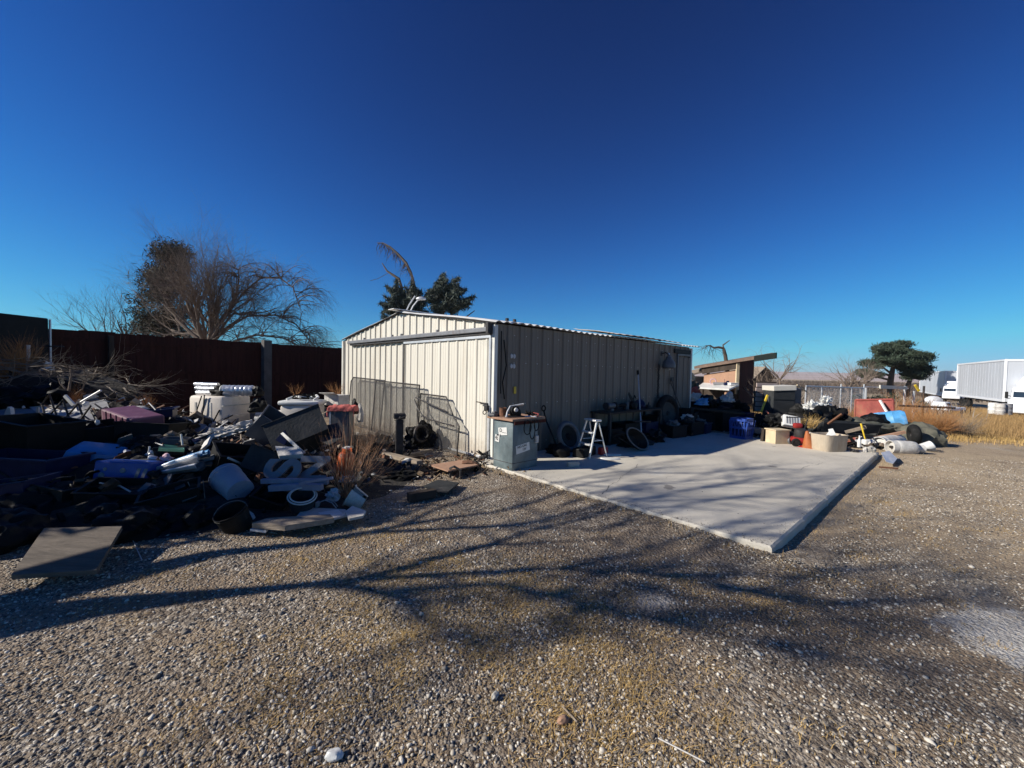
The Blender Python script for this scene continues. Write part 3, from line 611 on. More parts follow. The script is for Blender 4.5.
# table with white sheet
tb = thing('work_table', 'table under a white sheet in front of the plywood lean-to wall', 'table')
zt = Wl(715, 387.5, .6).z
c4 = [Wl(697, 388.5, 1.25), Wl(729, 389.2, 1.1), Wl(739, 384.5, .12), Wl(703, 385.2, .12)]
b = MB(); b.plate([flat_(v, zt+(.16 if k > 1 else 0)) for k, v in enumerate(c4)], .06); b.build('table_top', M_['white'], tb)
for v in c4: MB().box(.07, .07, zt-.06, T(v.x+.03, v.y+.05, 0)).build('leg', M_['darkwood'], tb)
q = Wl(727.5, 394, .9); b = MB(); b.box(.17, .14, .24, T(q.x, q.y, zt-.34), .01); b.build('bracket_box', M_['tanwood'], tb)
for k, (px, nm, mt, sx, sz, lab) in enumerate(((713, 'hoop', 'pink', .22, .24, 'small pink hoop handle standing on the white table'), (719.5, 'tray', 'midgrey', .42, .10, 'grey low tray on the white table'), (727, 'radio', 'navy', .22, .17, 'small dark radio like box on the white table'), (733, 'carton', 'white', .3, .09, 'flat white carton at the right end of the white table'))):
    q = Wl(px, 385, .45); b = MB()
    if nm == 'hoop': b.torus(.11, .02, 18, 6, T(0, 0, .12, 90, 0, 20))
    elif nm == 'radio': b.box(sx, .16, .11, None, .015); b.box(.10, .08, .06, T(.02, 0, .11), .01); b.tube([(-.08, 0, .1), (-.1, 0, .24)], .006)
    elif nm == 'tray': b.box(sx, .2, .02, None, .005); b.box(sx, .02, sz, T(0, -.1, 0)); b.box(sx, .02, sz, T(0, .1, 0)); b.box(.02, .2, sz, T(-sx/2, 0, 0)); b.box(.02, .2, sz, T(sx/2, 0, 0))
    else: b.box(sx, .22, sz, None, .01); b.box(sx+.02, .24, .02, T(0, 0, sz), .005)
    one(nm, b, M_[mt], lab, nm, (q.x, q.y, zt+.11), (0, 0, k*17-50))
# ------------------------------------------------------------------ tree makers
def rot_about(v, axis, a): return Matrix.Rotation(a, 3, axis) @ v
def grow(b, p, d, L, r, depth, rnd, cfg, ok=None):
    n = cfg.get('seg', 4); pts = [p.copy()]; rr = [r]; q = p.copy(); dd = d.normalized()
    for i in range(n):
        dd = (dd+Vector((rnd.gauss(0, cfg['wob']), rnd.gauss(0, cfg['wob']), rnd.gauss(0, cfg['wob'])+cfg.get('up', 0)*(1 if depth > 1 else .4)-cfg.get('droop', 0)*(1 if depth <= cfg.get('droopd', 1) else 0)))).normalized()
        q = q+dd*(L/n)
        if ok and not ok(q): break
        pts.append(q.copy()); rr.append(r*(1-(1-cfg.get('tip', .55))*(i+1)/n))
    if len(pts) < 2: return
    b.tube(pts, rr, 8 if r > .08 else (5 if r > .02 else 3), cap=False)
    if depth <= 0: return
    k = rnd.randint(*cfg['kids'])
    for i in range(k):
        t = rnd.uniform(cfg.get('t0', .3), 1.) if i else 1.
        j = min(int(t*(len(pts)-1)), len(pts)-1); base = pts[j]; 
        dl = (pts[j]-pts[max(j-1, 0)]) if j else (pts[1]-pts[0]); dl = dl.normalized() if dl.length > 0 else d
        ang = R_(rnd.uniform(*cfg['ang'])) * (1 if i else .5)
        ax = rot_about(dl.orthogonal().normalized(), dl, rnd.uniform(0, 6.28))
        grow(b, base, rot_about(dl, ax, ang), L*rnd.uniform(*cfg['lr']), rr[j]*rnd.uniform(.5, .72), depth-1, rnd, cfg, ok)
def leaf_cloud(pts, size, rg, elong=1.8, flat=None):
    P = np.array(pts); N = len(P); a = rg.normal(0, 1, (N, 3)); a /= np.linalg.norm(a, axis=1)[:, None]; c = rg.normal(0, 1, (N, 3)); c -= (c*a).sum(1)[:, None]*a; c /= np.linalg.norm(c, axis=1)[:, None]
    s = size*rg.uniform(.6, 1.4, N)[:, None]; V = np.stack([P-c*s*.35, P+a*s*elong*.5-c*s*.1, P+c*s*.35, P-a*s*elong*.5], 1).reshape(-1, 3)
    return V, np.arange(N*4).reshape(-1, 4)
def two_clouds(a, b_):
    (V1, F1), (V2, F2) = a, b_; return np.concatenate([V1, V2]), np.concatenate([F1, F2+len(V1)])
def clump_points(centres, radii, n, rg, sq=(1, 1, .6)):
    out = []
    for c, r in zip(centres, radii):
        k = max(8, int(n*r*r)); d = rg.normal(0, 1, (k, 3)); d /= np.linalg.norm(d, axis=1)[:, None]; rad = r*rg.random(k)[:, None]**.45
        out.append(np.array(c)+d*rad*np.array(sq))
    return np.concatenate(out)
def tree(name, label, base, trunk_cfg, bark, leaves=None, group=None, seed=1, cat='tree'):
    t = thing(name, label, cat, tuple(base), group=group)
    rnd = random.Random(seed); b = MB(); trunk_cfg(b, rnd); b.build('trunk', bark, t, True)
    if leaves is not None:
        rg = np.random.default_rng(seed); V, F = leaves(rg); o = np_mesh('crown', V, F, leaves.mat); o.parent = t
    return t
# big bare tree behind the fence: trunk near px 210, spreading and drooping to the right
def bt(b, rnd):
    cfg = dict(wob=.10, up=.05, kids=(3, 5), ang=(18, 52), lr=(.62, .86), seg=4, tip=.55)
    b.tube([(0, 0, -.3), (.05, 0, 1.4), (.0, .1, 2.5)], [.27, .22, .19], 9)
    o = Vector((0, .1, 2.4))
    for d, L, r, dep in (((-.9, .1, .75), 2.0, .12, 5), ((-.45, -.1, 1), 2.1, .12, 5), ((.05, .2, 1), 2.2, .12, 5), ((.45, -.2, .95), 1.8, .11, 5), ((-1.2, .2, .35), 2.1, .10, 5), ((.1, -.6, .7), 1.8, .10, 5), ((.2, .3, 1.2), 2.4, .08, 5), ((-.2, -.4, 1.2), 2.3, .08, 5), ((.5, .4, 1.0), 2.2, .08, 5), ((.8, -.3, .6), 1.8, .08, 5), ((-.7, .5, 1.), 2.2, .08, 5)):
        grow(b, o, Vector(d), L, r, dep, rnd, cfg)
    cfg2 = dict(wob=.06, up=.0, kids=(3, 5), ang=(20, 55), lr=(.5, .8), seg=5, tip=.5, droop=.16, droopd=3, t0=.2)
    # hand-shaped arching limbs to the right
    for path, r in (([(0, 0, 2.3), (.8, 0, 3.6), (1.7, 0, 5.0), (2.6, 0, 5.6), (3.5, 0, 5.7), (4.1, 0, 5.2), (4.5, 0, 4.4)], .06),
                    ([(0, 0, 2.2), (1.0, .1, 3.3), (2.0, .1, 3.9), (3.2, .1, 4.0), (4.1, .1, 3.6), (4.7, .1, 3.0), (5.1, .1, 2.3)], .06),
                    ([(0, .1, 2.0), (1.2, 0, 2.6), (2.4, 0, 3.0), (3.6, 0, 2.9), (4.6, 0, 2.5), (5.2, 0, 1.9)], .06),
                    ([(.8, 0, 3.7), (1.3, 0, 4.7), (1.55, 0, 5.6), (1.45, 0, 6.1)], .06)):
        P = [Vector(p)+Vector((rnd.uniform(-.1, .1), rnd.uniform(-.3, .3), rnd.uniform(-.06, .06)))*(1 if i else 0) for i, p in enumerate(path)]
        b.tube(P, [r*(1-.7*i/(len(P)-1)) for i in range(len(P))], 7)
        for i in range(1, len(P)):
            for _ in range(9):
                q = P[i-1].lerp(P[i], rnd.random()); d = Vector((rnd.gauss(.3, .6), rnd.gauss(0, .6), rnd.uniform(.1, 1.)))
                grow(b, q, d, rnd.uniform(.7, 1.25), r*.34, 3, rnd, cfg2)
TY = 19.
p = at(205, 352, TY); tree('bare_tree', 'wide leafless tree with arching limbs drooping over the fence', (p.x, TY, 0), bt, M_['twig'], seed=11)
def bt2(b, rnd):
    cfg = dict(wob=.10, up=.06, kids=(3, 4), ang=(16, 44), lr=(.62, .86), seg=5, tip=.6)
    b.tube([(0, 0, -.3), (.0, 0, 1.8)], [.2, .16], 8)
    for d, L in (((-.9, 0, .8), 1.7), ((-.3, .1, 1), 1.6), ((.4, 0, .9), 1.5), ((-1.3, 0, .35), 1.7)): grow(b, Vector((0, 0, 1.7)), Vector(d), L, .09, 5, rnd, cfg)
p = at(128, 340, 21.5); tree('bare_tree', 'smaller leafless tree at the left of the dark evergreen behind the fence', (p.x, 21.5, 0), bt2, M_['twig'], seed=5)
# dark evergreen column behind it
EY = 21.
p = at(165, 350, EY)
def et(b, rnd): b.tube([(0, 0, 0), (.1, 0, 4), (.15, 0, 6.8)], [.28, .18, .03], 8)
def el(rg):
    cs = []; rr = []
    for i in range(85):
        z = 1.8+rg.random()*5.7; wv = .35+1.35*math.sin(min(1, (9.3-z)/5.2)*1.4)*(.62 if z > 5.6 else 1.0)
        a = rg.uniform(0, 6.28); q = rg.random()**.6*wv*.72; xo = (z-5)*.12 if z > 5 else (z-5)*.10
        cs.append((q*math.cos(a)+xo, q*math.sin(a), z)); rr.append(rg.uniform(.35, .7))
    P = clump_points(cs, [q*1.12 for q in rr], 1500, rg, (1, 1, .85)); return two_clouds(leaf_cloud(P, .055, rg), leaf_cloud(clump_points(cs, [q*1.5 for q in rr], 60, rg), .06, rg, 5.))
el.mat = M_['leafb']
tree('evergreen_tree', 'dark olive evergreen standing tall inside the bare branches', (p.x, EY, 0), et, M_['bark'], el, seed=21)
# evergreen behind the shed with a dead leader bending left
p = at(425, 312, 20.)
def et2(b, rnd):
    b.tube([(0, 0, 0), (0, 0, 3.2), (-.3, 0, 4.3)], [.25, .2, .12], 8)
    path = [at(px, py, 20.)-Vector((p.x, 20, 0)) for px, py in ((418, 300), (414, 285), (411, 273), (406, 263), (398, 254), (390, 247), (383, 243), (377, 243))]
    b.tube(path, [.09, .08, .07, .075, .06, .05, .03, .02], 6)
    cfg = dict(wob=.2, up=0, kids=(1, 2), ang=(20, 60), lr=(.5, .8), seg=3, tip=.5, droop=.15, droopd=3)
    for i in range(60):
        k = rnd.randint(1, 6); q = path[k].lerp(path[min(k+1, 7)], rnd.random()); grow(b, q, Vector((rnd.uniform(-.5, .35), rnd.uniform(-.3, .3), rnd.uniform(-1, -.2))), rnd.uniform(.15, .5), .02, 2, rnd, cfg)
    pth = [at(px, py, 20.)-Vector((p.x, 20, 0)) for px, py in ((402, 289), (399, 279), (393, 275), (387, 271), (382, 263))]
    b.tube(pth, [.08, .07, .06, .045, .02], 6); b.tube([pth[2]+Vector((-.2, 0, .1)), pth[2]+Vector((-.75, 0, -.2)), pth[2]+Vector((-1.1, 0, -.3))], .012, 4)
    for x, z in ((-1.2, 4.2), (1.6, 4.8), (1.0, 4.4), (2.2, 4.2), (-.6, 4.6)): b.tube([(0, 0, 3.0), (x*.5, 0, 3.5), (x*1.1, 0, z+.3)], [.1, .06, .02], 5)
def el2(rg):
    cs = []; rr = []
    for px, py, w_, up in ((395, 310, 8, .3), (400, 303, 8, .4), (398, 296, 7, .5), (408, 300, 9, .3), (415, 307, 9, .2), (425, 308, 9, .2), (434, 306, 9, .2), (432, 298, 8, .4), (440, 293, 6, .5), (447, 300, 8, .3), (455, 297, 7, .3), (460, 303, 6, .1), (450, 308, 8, .1), (456, 291, 4, .5), (390, 312, 5, 0), (441, 286, 3, .8), (420, 297, 6, .3), (440, 308, 9, .2), (405, 310, 9, .2)):
        c = at(px, py, 20.)-Vector((p.x, 20, 0))
        for _ in range(9):
            d = Vector((rg.normal(0, 1)+(.35 if px > 430 else -.35), rg.normal(0, 1), abs(rg.normal(0, .5))+up)).normalized(); c2 = c+Vector((rg.normal(0, .16), rg.normal(0, .2), rg.normal(0, .16)))
            for t in np.linspace(0, 1, 10):
                q = c2+d*t*(w_+5)/410*20*.85; cs.append(tuple(q)); rr.append(.13*(1.15-t))
    P = clump_points(cs, [q*1.15 for q in rr], 2600, rg, (1, 1, .8)); return two_clouds(leaf_cloud(P, .034, rg, 3.2), leaf_cloud(clump_points(cs, [q*2.0 for q in rr], 60, rg), .05, rg, 7.))
el2.mat = M_['needleg']
tree('evergreen_tree', 'spiky grey green conifer behind the shed roof with a dead drooping leader', (p.x, 20, 0), et2, M_['twig'], el2, seed=8)
# yard light behind the ridge
yl = thing('yard_light', 'pale oval yard light on a slanting pole above the shed ridge', 'lamp', tuple(at(404, 330, 13.5)*1))
o0 = yl.location.copy()
b = MB(); q = [at(404, 316, 13.5), at(409, 305, 13.5), at(415, 296, 13.5)]; q2 = [at(410, 312, 13.5), at(413, 306, 13.5), at(417, 301, 13.5), at(420, 299, 13.5)]
b.tube([v-o0 for v in [Vector((q[0].x, 13.5, .0))]+q], .025, 6); b.build('pole', M_['galv'], yl)
b = MB(); b.tube([v-o0 for v in q2], .022, 6); b.build('arm', M_['galv'], yl)
b = MB(); b.blob(.17, .12, .11, 1, .02, 2, Matrix.Translation(at(421, 300, 13.5)-o0)); b.build('head', M_['galv'], yl, True)
# ------------------------------------------------------------------ the leafless tree beside the photographer, whose limbs shade the yard
KX, KY = .9797/math.tan(R_(SUN_EL)), .2005/math.tan(R_(SUN_EL))
def lift(px, py, z, zgd=0.):
    g = gnd(px, py, zgd); return Vector((g.x-KX*z, g.y-KY*z, z))
def okk(q): return q.y < 0 or (q.x < -1.38*q.y-.15) or q.z > 1.6+1.25*q.y+.5
yt = thing('bare_tree', 'old leafless yard tree out at the left, throwing limb shadows across the gravel', 'tree', (0, 0, 0))
rnd = random.Random(9); b = MB()
m1 = [Vector((-7.2, .9, -.2)), Vector((-6.9, 1.05, .7)), lift(0, 622, 1.75), lift(90, 606, 2.15), lift(180, 596, 2.55), lift(260, 588, 2.9), lift(340, 579, 3.3), lift(428, 573, 3.8), lift(540, 567, 4.3), lift(640, 571, 4.9), lift(700, 577, 5.3), lift(760, 575, 5.8)]
b.tube(m1, [.30, .27, .19, .14, .095, .062, .045, .042, .032, .026, .02, .012], 10)
m1b = [lift(345, 579, 3.3), lift(403, 565, 3.5), lift(456, 551, 3.9), lift(488, 543, 4.2), lift(530, 528, 4.6), lift(586, 516, 5.), lift(632, 502, 5.4, ST), lift(700, 488, 5.9, ST), lift(780, 480, 6.4, ST)]
b.tube(m1b, [.05, .042, .036, .034, .032, .03, .025, .018, .01], 8)
m2 = [Vector((-6.95, 1.0, 1.0)), Vector((-7.0, 1.7, 2.0)), lift(211, 553, 2.8), lift(299, 543, 3.2), lift(359, 531, 3.5), lift(420, 528, 3.9), lift(480, 525, 4.3), lift(526, 522, 4.7), lift(558, 513, 5.), lift(614, 504, 5.4), lift(670, 497, 5.9, ST), lift(760, 496, 6.6, ST)]
b.tube(m2, [.2, .17, .085, .06, .05, .042, .036, .03, .027, .024, .018, .01], 8)
m3 = [lift(340, 536, 3.4), lift(390, 525, 3.7), lift(445, 516, 4.1), lift(488, 511, 4.5), lift(558, 495, 5.1), lift(586, 485, 5.5, ST), lift(640, 474, 6.0, ST)]
b.tube(m3, [.05, .04, .035, .03, .03, .025, .012], 7)
m4 = [lift(400, 523, 3.8), lift(430, 509, 4.2), lift(480, 492, 4.8), lift(516, 486, 5.3)]
b.tube(m4, [.035, .03, .025, .012], 7)
m5 = [lift(300, 583, 3.15), lift(350, 585, 4.4), lift(395, 596, 6.0), lift(430, 622, 7.2), lift(470, 645, 8.2), lift(520, 662, 9.0)]
b.tube(m5, [.05, .05, .05, .04, .03, .015], 8)
m6 = [lift(395, 588, 5.1), lift(491, 582, 5.6), lift(551, 594, 6.2), lift(607, 611, 6.8), lift(670, 622, 7.3), lift(734, 634, 7.8), lift(827, 660, 8.4), lift(959, 664, 9.)]
b.tube(m6, [.05, .045, .045, .04, .035, .03, .025, .012], 8)
m7 = [lift(700, 577, 5.3), lift(790, 596, 6.3), lift(850, 602, 6.8), lift(932, 600, 7.4), lift(990, 604, 8)]
b.tube(m7, [.025, .03, .03, .025, .012], 7)
m8 = [lift(640, 571, 5.0), lift(740, 590, 6.3), lift(846, 568, 7.5), lift(960, 560, 8.6)]
b.tube(m8, [.03, .03, .025, .012], 7)
extra = []
for (xa, ya, xb, yb, za, zb) in ((560, 500, 770, 466, 5.6, 7.6), (600, 520, 850, 478, 5.4, 7.8), (640, 540, 860, 500, 5.8, 7.2), (540, 484, 700, 458, 6.2, 7.8), (700, 545, 820, 515, 5.6, 6.8), (560, 560, 700, 535, 4.6, 5.8), (600, 476, 800, 470, 6.6, 8.4)):
    pp = [lift(xa+(xb-xa)*k/5, ya+(yb-ya)*k/5+rnd.uniform(-3, 3), za+(zb-za)*k/5, ST) for k in range(6)]; b.tube(pp, [.03, .026, .024, .02, .015, .008], 6); extra.append((pp, 7, .018))
cfg = dict(wob=.13, up=.03, kids=(2, 4), ang=(18, 50), lr=(.55, .82), seg=4, tip=.5)
for path, n, r in tuple(extra)+((m1[5:], 20, .02), (m1b[2:], 22, .018), (m2[5:], 18, .018), (m3[2:], 8, .013), (m5[2:], 16, .022), (m6[1:], 26, .022), (m7, 12, .02), (m8, 14, .02)):
    for _ in range(n):
        k = rnd.randrange(len(path)-1); q = path[k].lerp(path[k+1], rnd.random()); d = (path[k+1]-path[k]).normalized()+Vector((rnd.gauss(0, .5), rnd.gauss(.0, .6), rnd.gauss(.25, .5)))
        grow(b, q, d, rnd.uniform(.6, 1.2), r, 3, rnd, cfg, okk)
b.build('trunk', M_['bark'], yt, True)
# low evergreens added unseen outside the frame to keep the junk heap in shade
def shade_shrub(x, y, h, r, seed, label):
    def tr(b, rnd): b.tube([(0, 0, -.1), (0, 0, h*.8)], [.12, .03], 7)
    def lv(rg):
        cs = []; rr = []
        for i in range(46):
            z = .25+rg.random()*(h-.45); a = rg.uniform(0, 6.28); q = rg.random()**.5*r*(1.05-.45*z/h); cs.append((q*math.cos(a), q*math.sin(a), z)); rr.append(rg.uniform(.3, .5))
        return leaf_cloud(clump_points(cs, rr, 800, rg, (1, 1, .9)), .10, rg)
    lv.mat = M_['needle']
    tree('added_shade_shrub', label, (x, y, 0), tr, M_['bark'], lv, group='added evergreen shrubs outside the left edge', seed=seed, cat='shrub')
for x, y, h, r, k, lab in ((-8.3, 3.35, 4.0, 1.0, 31, 'tallest dense evergreen shrub added to shade the junk heap, nearest the yard tree'), (-8.9, 4.6, 3.0, .9, 32, 'rounded middle evergreen shrub added to shade the junk heap'), (-9.6, 5.6, 2.3, .75, 33, 'lowest evergreen shrub added as shade, nearest the black box trailer')):
    shade_shrub(x, y, h, r, k, lab)
# ------------------------------------------------------------------ small makers
def trace(name, mt, pxs, Y, th, label, cat, group=None):
    pts = [at(px, py, (Y[i] if isinstance(Y, (list, tuple)) else Y)) for i, (px, py) in enumerate(pxs)]
    c = sum(pts, Vector())/len(pts); b = MB(); b.plate([p-c for p in pts], th)
    return one(name, b, M_[mt] if isinstance(mt, str) else mt, label, cat, tuple(c))
def rod(name, mt, a, c, r, label, cat, n=6, r2=None):
    a, c = Vector(a), Vector(c); b = MB(); b.tube([(0, 0, 0), c-a], [r, r2 or r], n); return one(name, b, M_[mt], label, cat, tuple(a))
def tote(name, label, loc, rot, sx, sy, h, mt, rim=.03, taper=1.12, cat='tote', group=None, lid=None):
    t = thing(name, label, cat, loc, rot, group); b = MB(); k = 1/taper
    def ring(s, z, ins=0): x, y = sx/2*s-ins, sy/2*s-ins; return [(-x, -y, z), (x, -y, z), (x, y, z), (-x, y, z)]
    V = ring(k, 0)+ring(1, h)+ring(1, h, .012)+ring(k, .012, .012)
    F = [(3, 2, 1, 0)]+[(i, (i+1) % 4, (i+1) % 4+4, i+4) for i in range(4)]+[(i+4, (i+1) % 4+4, (i+1) % 4+8, i+8) for i in range(4)]+[(i+8, (i+1) % 4+8, (i+1) % 4+12, i+12) for i in range(4)]+[(12, 13, 14, 15)]
    b.add(V, F); b.build('body', M_[mt], t)
    b = MB()
    for (dx, dy, ax, ay) in ((0, -1, 1, 0), (0, 1, 1, 0), (-1, 0, 0, 1), (1, 0, 0, 1)):
        b.box(sx+rim*2 if ax else rim, sy if ay else rim, rim*.8, T(dx*(sx/2+rim/2), dy*(sy/2+rim/2), h-rim*.8), .004)
    b.build('rim', M_[mt], t)
    if lid: bb = MB(); bb.box(sx+rim*2, sy+rim*2, .03, T(0, 0, h+.002), .01); bb.build('lid', M_[lid], t)
    return t
def bucket(name, label, loc, rot, r, h, mt, handle='darkmetal', cat='bucket', closed=False):
    t = thing(name, label, cat, loc, rot); b = MB()
    pr = [(0, 0), (r*.82, 0), (r*.84, .01), (r*.9, h*.5), (r*.93, h*.52), (r*.95, h*.86), (r*1.0, h*.87), (r*1.0, h*.9), (r*.965, h*.91), (r, h), (r*.96, h), (r*.8, .02), (0, .02)]
    b.lathe(pr, 26); b.build('body', M_[mt], t, True)
    b = MB(); b.tube([(r*1.02*math.cos(a), r*.5*math.sin(a), h*.88+r*.9*math.sin(a)*.6) for a in np.linspace(0, math.pi, 14)], .004, 5); b.build('handle', M_[handle], t, True)
    return t
def tyre(name, label, loc, rot, R, r, mt='rubber', rim='grey', sq=1.2, spokes=0, cat='wheel'):
    t = thing(name, label, cat, loc, rot); b = MB(); b.torus(R-r, r, 36, 12, None, sq); b.build('tyre', M_[mt], t, True)
    b = MB(); b.torus(R-r*2.05, r*.25, 30, 8, None, 2.2)
    if spokes:
        for i in range(spokes): a = 2*math.pi*i/spokes; b.tube([(0, 0, 0), ((R-2*r)*math.cos(a), (R-2*r)*math.sin(a), 0)], r*.13, 5)
        b.lathe([(0, .05), (.04, .05), (.04, -.05), (0, -.05)], 12)
    else: b.lathe([(0, .01), (.04, .035), (.07, .0), (R-2.1*r, .03), (R-2.1*r, -.03), (0, -.03)], 24)
    b.build('rim', M_[rim], t, True); return t
def twigs(name, mt, label, cat, loc, n, L, seed, spread=.9, r=.006, depth=2, kids=(2, 4), up=.1, fan=(0, 6.28), kind=None):
    rnd = random.Random(seed); b = MB(); cfg = dict(wob=.09, up=up, kids=kids, ang=(12, 38), lr=(.5, .85), seg=4, tip=.55)
    for _ in range(n):
        a = rnd.uniform(*fan); q = spread*rnd.random()**.7
        grow(b, Vector((rnd.gauss(0, .03), rnd.gauss(0, .03), 0)), Vector((math.cos(a)*q, math.sin(a)*q, 1)), L*rnd.uniform(.45, .8), r*rnd.uniform(.6, 1.2), depth, rnd, cfg)
    o = one(name, b, M_[mt], label, cat, loc)
    if kind: o['kind'] = kind
    return o
# ------------------------------------------------------------------ the junk heap on the left: mound and loose scrap
def mound_h(x, y):
    def g(cx, cy, sx, sy, h): return h*np.exp(-((x-cx)/sx)**2-((y-cy)/sy)**2)
    h = g(-5.2, 5.6, 1.6, 1.3, .34)+g(-3.9, 5.3, 1.2, .7, .22)+g(-6.6, 7.0, 1.7, 1.2, .62)+g(-3.0, 6.3, 1.1, .9, .26)+g(-8.2, 8.2, 1.4, 1.3, .75)+g(-4.2, 8.1, 1.8, 1.0, .34)+g(-4.7, 4.2, 1.2, .45, .16)+g(-3.2, 4.4, .8, .35, .10)
    n = .5*np.sin(7*x+3*y)*np.sin(5.3*y-4*x+1)+.35*np.sin(15*x-9*y)*np.sin(12*y+8*x)
    return h*(1+.30*n)-.035
grid_obj('debris_heap', np.linspace(-10.6, -1.3, 260), np.linspace(2.9, 10.6, 230), lambda X, Y: np.maximum(mound_h(X, Y), -.06), M_['debris'], None)
tag(bpy.data.objects['debris_heap'], 'dark mound of dirt and crushed rubbish under the junk on the left', 'rubbish', kind='stuff')
def scrap(name, mt, N, seed, area, label, s0=.03, s1=.16, zf=None):
    rnd = random.Random(seed); b = MB()
    for _ in range(N):
        x, y = area(rnd); z = float(zf(x, y)) if zf else float(mound_h(np.array(x), np.array(y))); s = rnd.uniform(s0, s1)
        M = T(x, y, z+rnd.uniform(-.01, .06), rnd.uniform(-50, 50), rnd.uniform(-50, 50), rnd.uniform(0, 360)); k = rnd.random()
        if k < .35: b.box(s, s*rnd.uniform(.3, 1), s*rnd.uniform(.1, .5), M)
        elif k < .6: b.plate([M @ Vector((s*rnd.uniform(.5, 1)*math.cos(a)*1.2, s*rnd.uniform(.4, .8)*math.sin(a), rnd.uniform(-.01, .01))) for a in (0, 1.2, 2.1, 3.3, 4.2, 5.4)], .008)
        elif k < .8: b.tube([M @ Vector((-s*1.5, 0, 0)), M @ Vector((0, s*rnd.uniform(-.3, .3), s*.2)), M @ Vector((s*1.5, s*rnd.uniform(-.5, .5), 0))], rnd.uniform(.004, .015), 5)
        else: b.blob(s*.6, s*.45, s*.5, rnd.random()*50, .5, 1, M)
    return tag(b.build(name, M_[mt]), label, 'scrap', kind='stuff')
def pile_area(r):
    while True:
        x, y = r.uniform(-8.6, -1.6), r.uniform(3.2, 9.0)
        if y > 3.3+(x+4.2)*.45 and float(mound_h(np.array(x), np.array(y))) > .015: return x, y
for k, (mt, N) in enumerate((('black', 420), ('grey', 70), ('whitedirty', 34), ('rust', 80), ('darkwood', 160), ('cloth', 24), ('navy', 30))):
    scrap('loose_scrap', mt, N, 40+k, pile_area, 'small broken scrap of many kinds mixed into the heap on the left')
def back_area(r):
    while True:
        x, y = r.uniform(-9.5, -2.6), r.gauss(7.2, .7)
        if x < -3.2-(y-6)*.9 or y < 6.6: return x, y
for mt, N, k, s1 in (('whitedirty', 60, 1, .2), ('midgrey', 80, 2, .24), ('wood', 110, 3, .22), ('rust', 90, 4, .18), ('cloth', 50, 5, .18), ('tanwood', 36, 6, .18), ('galv', 40, 7, .16), ('darkwood', 120, 8, .25)):
    scrap('loose_scrap', mt, N, 140+k, back_area, 'sunlit broken scrap along the top of the heap near the fence', .05, s1)
# trash bags
bags = [(30, 500, 4.3, .32, 'below the long navy bin'), (75, 503, 4.35, .30, 'right of the dull grey cap'), (118, 500, 4.5, .26, 'under the royal blue case'), (165, 505, 4.3, .22, 'behind the cart frame'),
 (262, 494, 4.6, .16, 'right of the pale bucket'), (140, 445, 5.6, .24, 'just under the plum crate'), (88, 430, 6.0, .26, 'under the crossed lattice'), (205, 448, 5.6, .22, 'below the orange disc of the cream tank'), (190, 437, 6.0, .2, 'at the left foot of the cream tank'),
 (22, 522, 4.0, .3, 'nearest the lower left corner'), (168, 425, 6.6, .28, 'between the plum crate and the cream tank'), (20, 400, 7.4, .5, 'under the left end of the brush heap'), (70, 395, 7.8, .55, 'under the right end of the brush heap'), (345, 455, 6.0, .2, 'at the foot of the grey cabinet'),
 (128, 545, 3.75, .26, 'filling in the shade at the right edge of the plywood sheet'), (60, 520, 4.15, .3, 'behind the plywood sheet'), (108, 522, 4.1, .26, 'behind the right corner of the plywood sheet'), (165, 532, 4.0, .2, 'in front of the cart frame'), (200, 528, 4.05, .2, 'left of the black pot'), (2, 555, 3.5, .3, 'left of the plywood sheet')]  # the bag at the plywood's right edge stands in for the shaded void there
for i, (px, py, Y, r, wh) in enumerate(bags):
    p = at(px, py, Y); b = MB(); b.blob(r, r*.8, r*1.05, i+1, .30, 4, None, 2.0)
    one('trash_bag', b, M_['bag'], 'crumpled black trash bag '+wh, 'trash bag', (p.x, p.y, max(-.04, p.z-r*.6)), (random.uniform(-8, 8), random.uniform(-8, 8), i*53), 'black bags in the junk heap', True)
# totes and cases
for k, (px, py, Y, sx, sy, h, mt, rr, lab) in enumerate(((118, 512, 4.35, .55, .4, .30, 'black', (8, 6, 20), 'black crate between the plywood sheet and the royal blue case'), (60, 520, 4.3, .7, .45, .32, 'black', (-6, 4, -12), 'wide black crate behind the plywood sheet'), (176, 518, 4.35, .5, .36, .28, 'black', (5, -10, 35), 'black crate behind the two thin canes'), (15, 512, 4.2, .6, .4, .36, 'navy', (0, -8, 8), 'dark crate at the left edge below the long navy bin'),
        (232, 468, 5.3, .5, .4, .30, 'black', (18, 12, 50), 'black crate tipped behind the pale bucket'), (150, 442, 6.1, .7, .45, .34, 'black', (-5, 3, 10), 'long black crate directly below the plum crate'), (200, 452, 5.9, .45, .35, .26, 'slate', (14, -12, -20), 'dark grey crate below the long pale cloth'), (258, 470, 5.2, .42, .34, .3, 'slate', (-20, 25, 15), 'dark crate left of the letter S'), (105, 440, 6.0, .5, .4, .3, 'black', (10, -6, 40), 'black crate between the lattice and the light blue tub'), (268, 508, 4.5, .34, .26, .2, 'black', (12, 20, 10), 'small black crate between the black pot and the basket'))):
    q = at(px, py, Y); tote('crate', lab, (q.x, q.y, max(.0, q.z-.04)), rr, sx, sy, h, mt, .015, 1.06, 'crate', 'dark crates bedded in the junk heap')
p = at(33, 455, 5.5); tote('storage_tote', 'big black tote with scuffed side at the left edge of the heap', (p.x, p.y, .40), (0, 4, -14), .95, .6, .42, 'black')
p = at(36, 490, 4.95); t = tote('storage_bin', 'long navy blue bin with a pale rim under the black tote', (p.x, p.y-.1, .07), (0, 0, -6), 1.2, .45, .42, 'navy', lid=None)
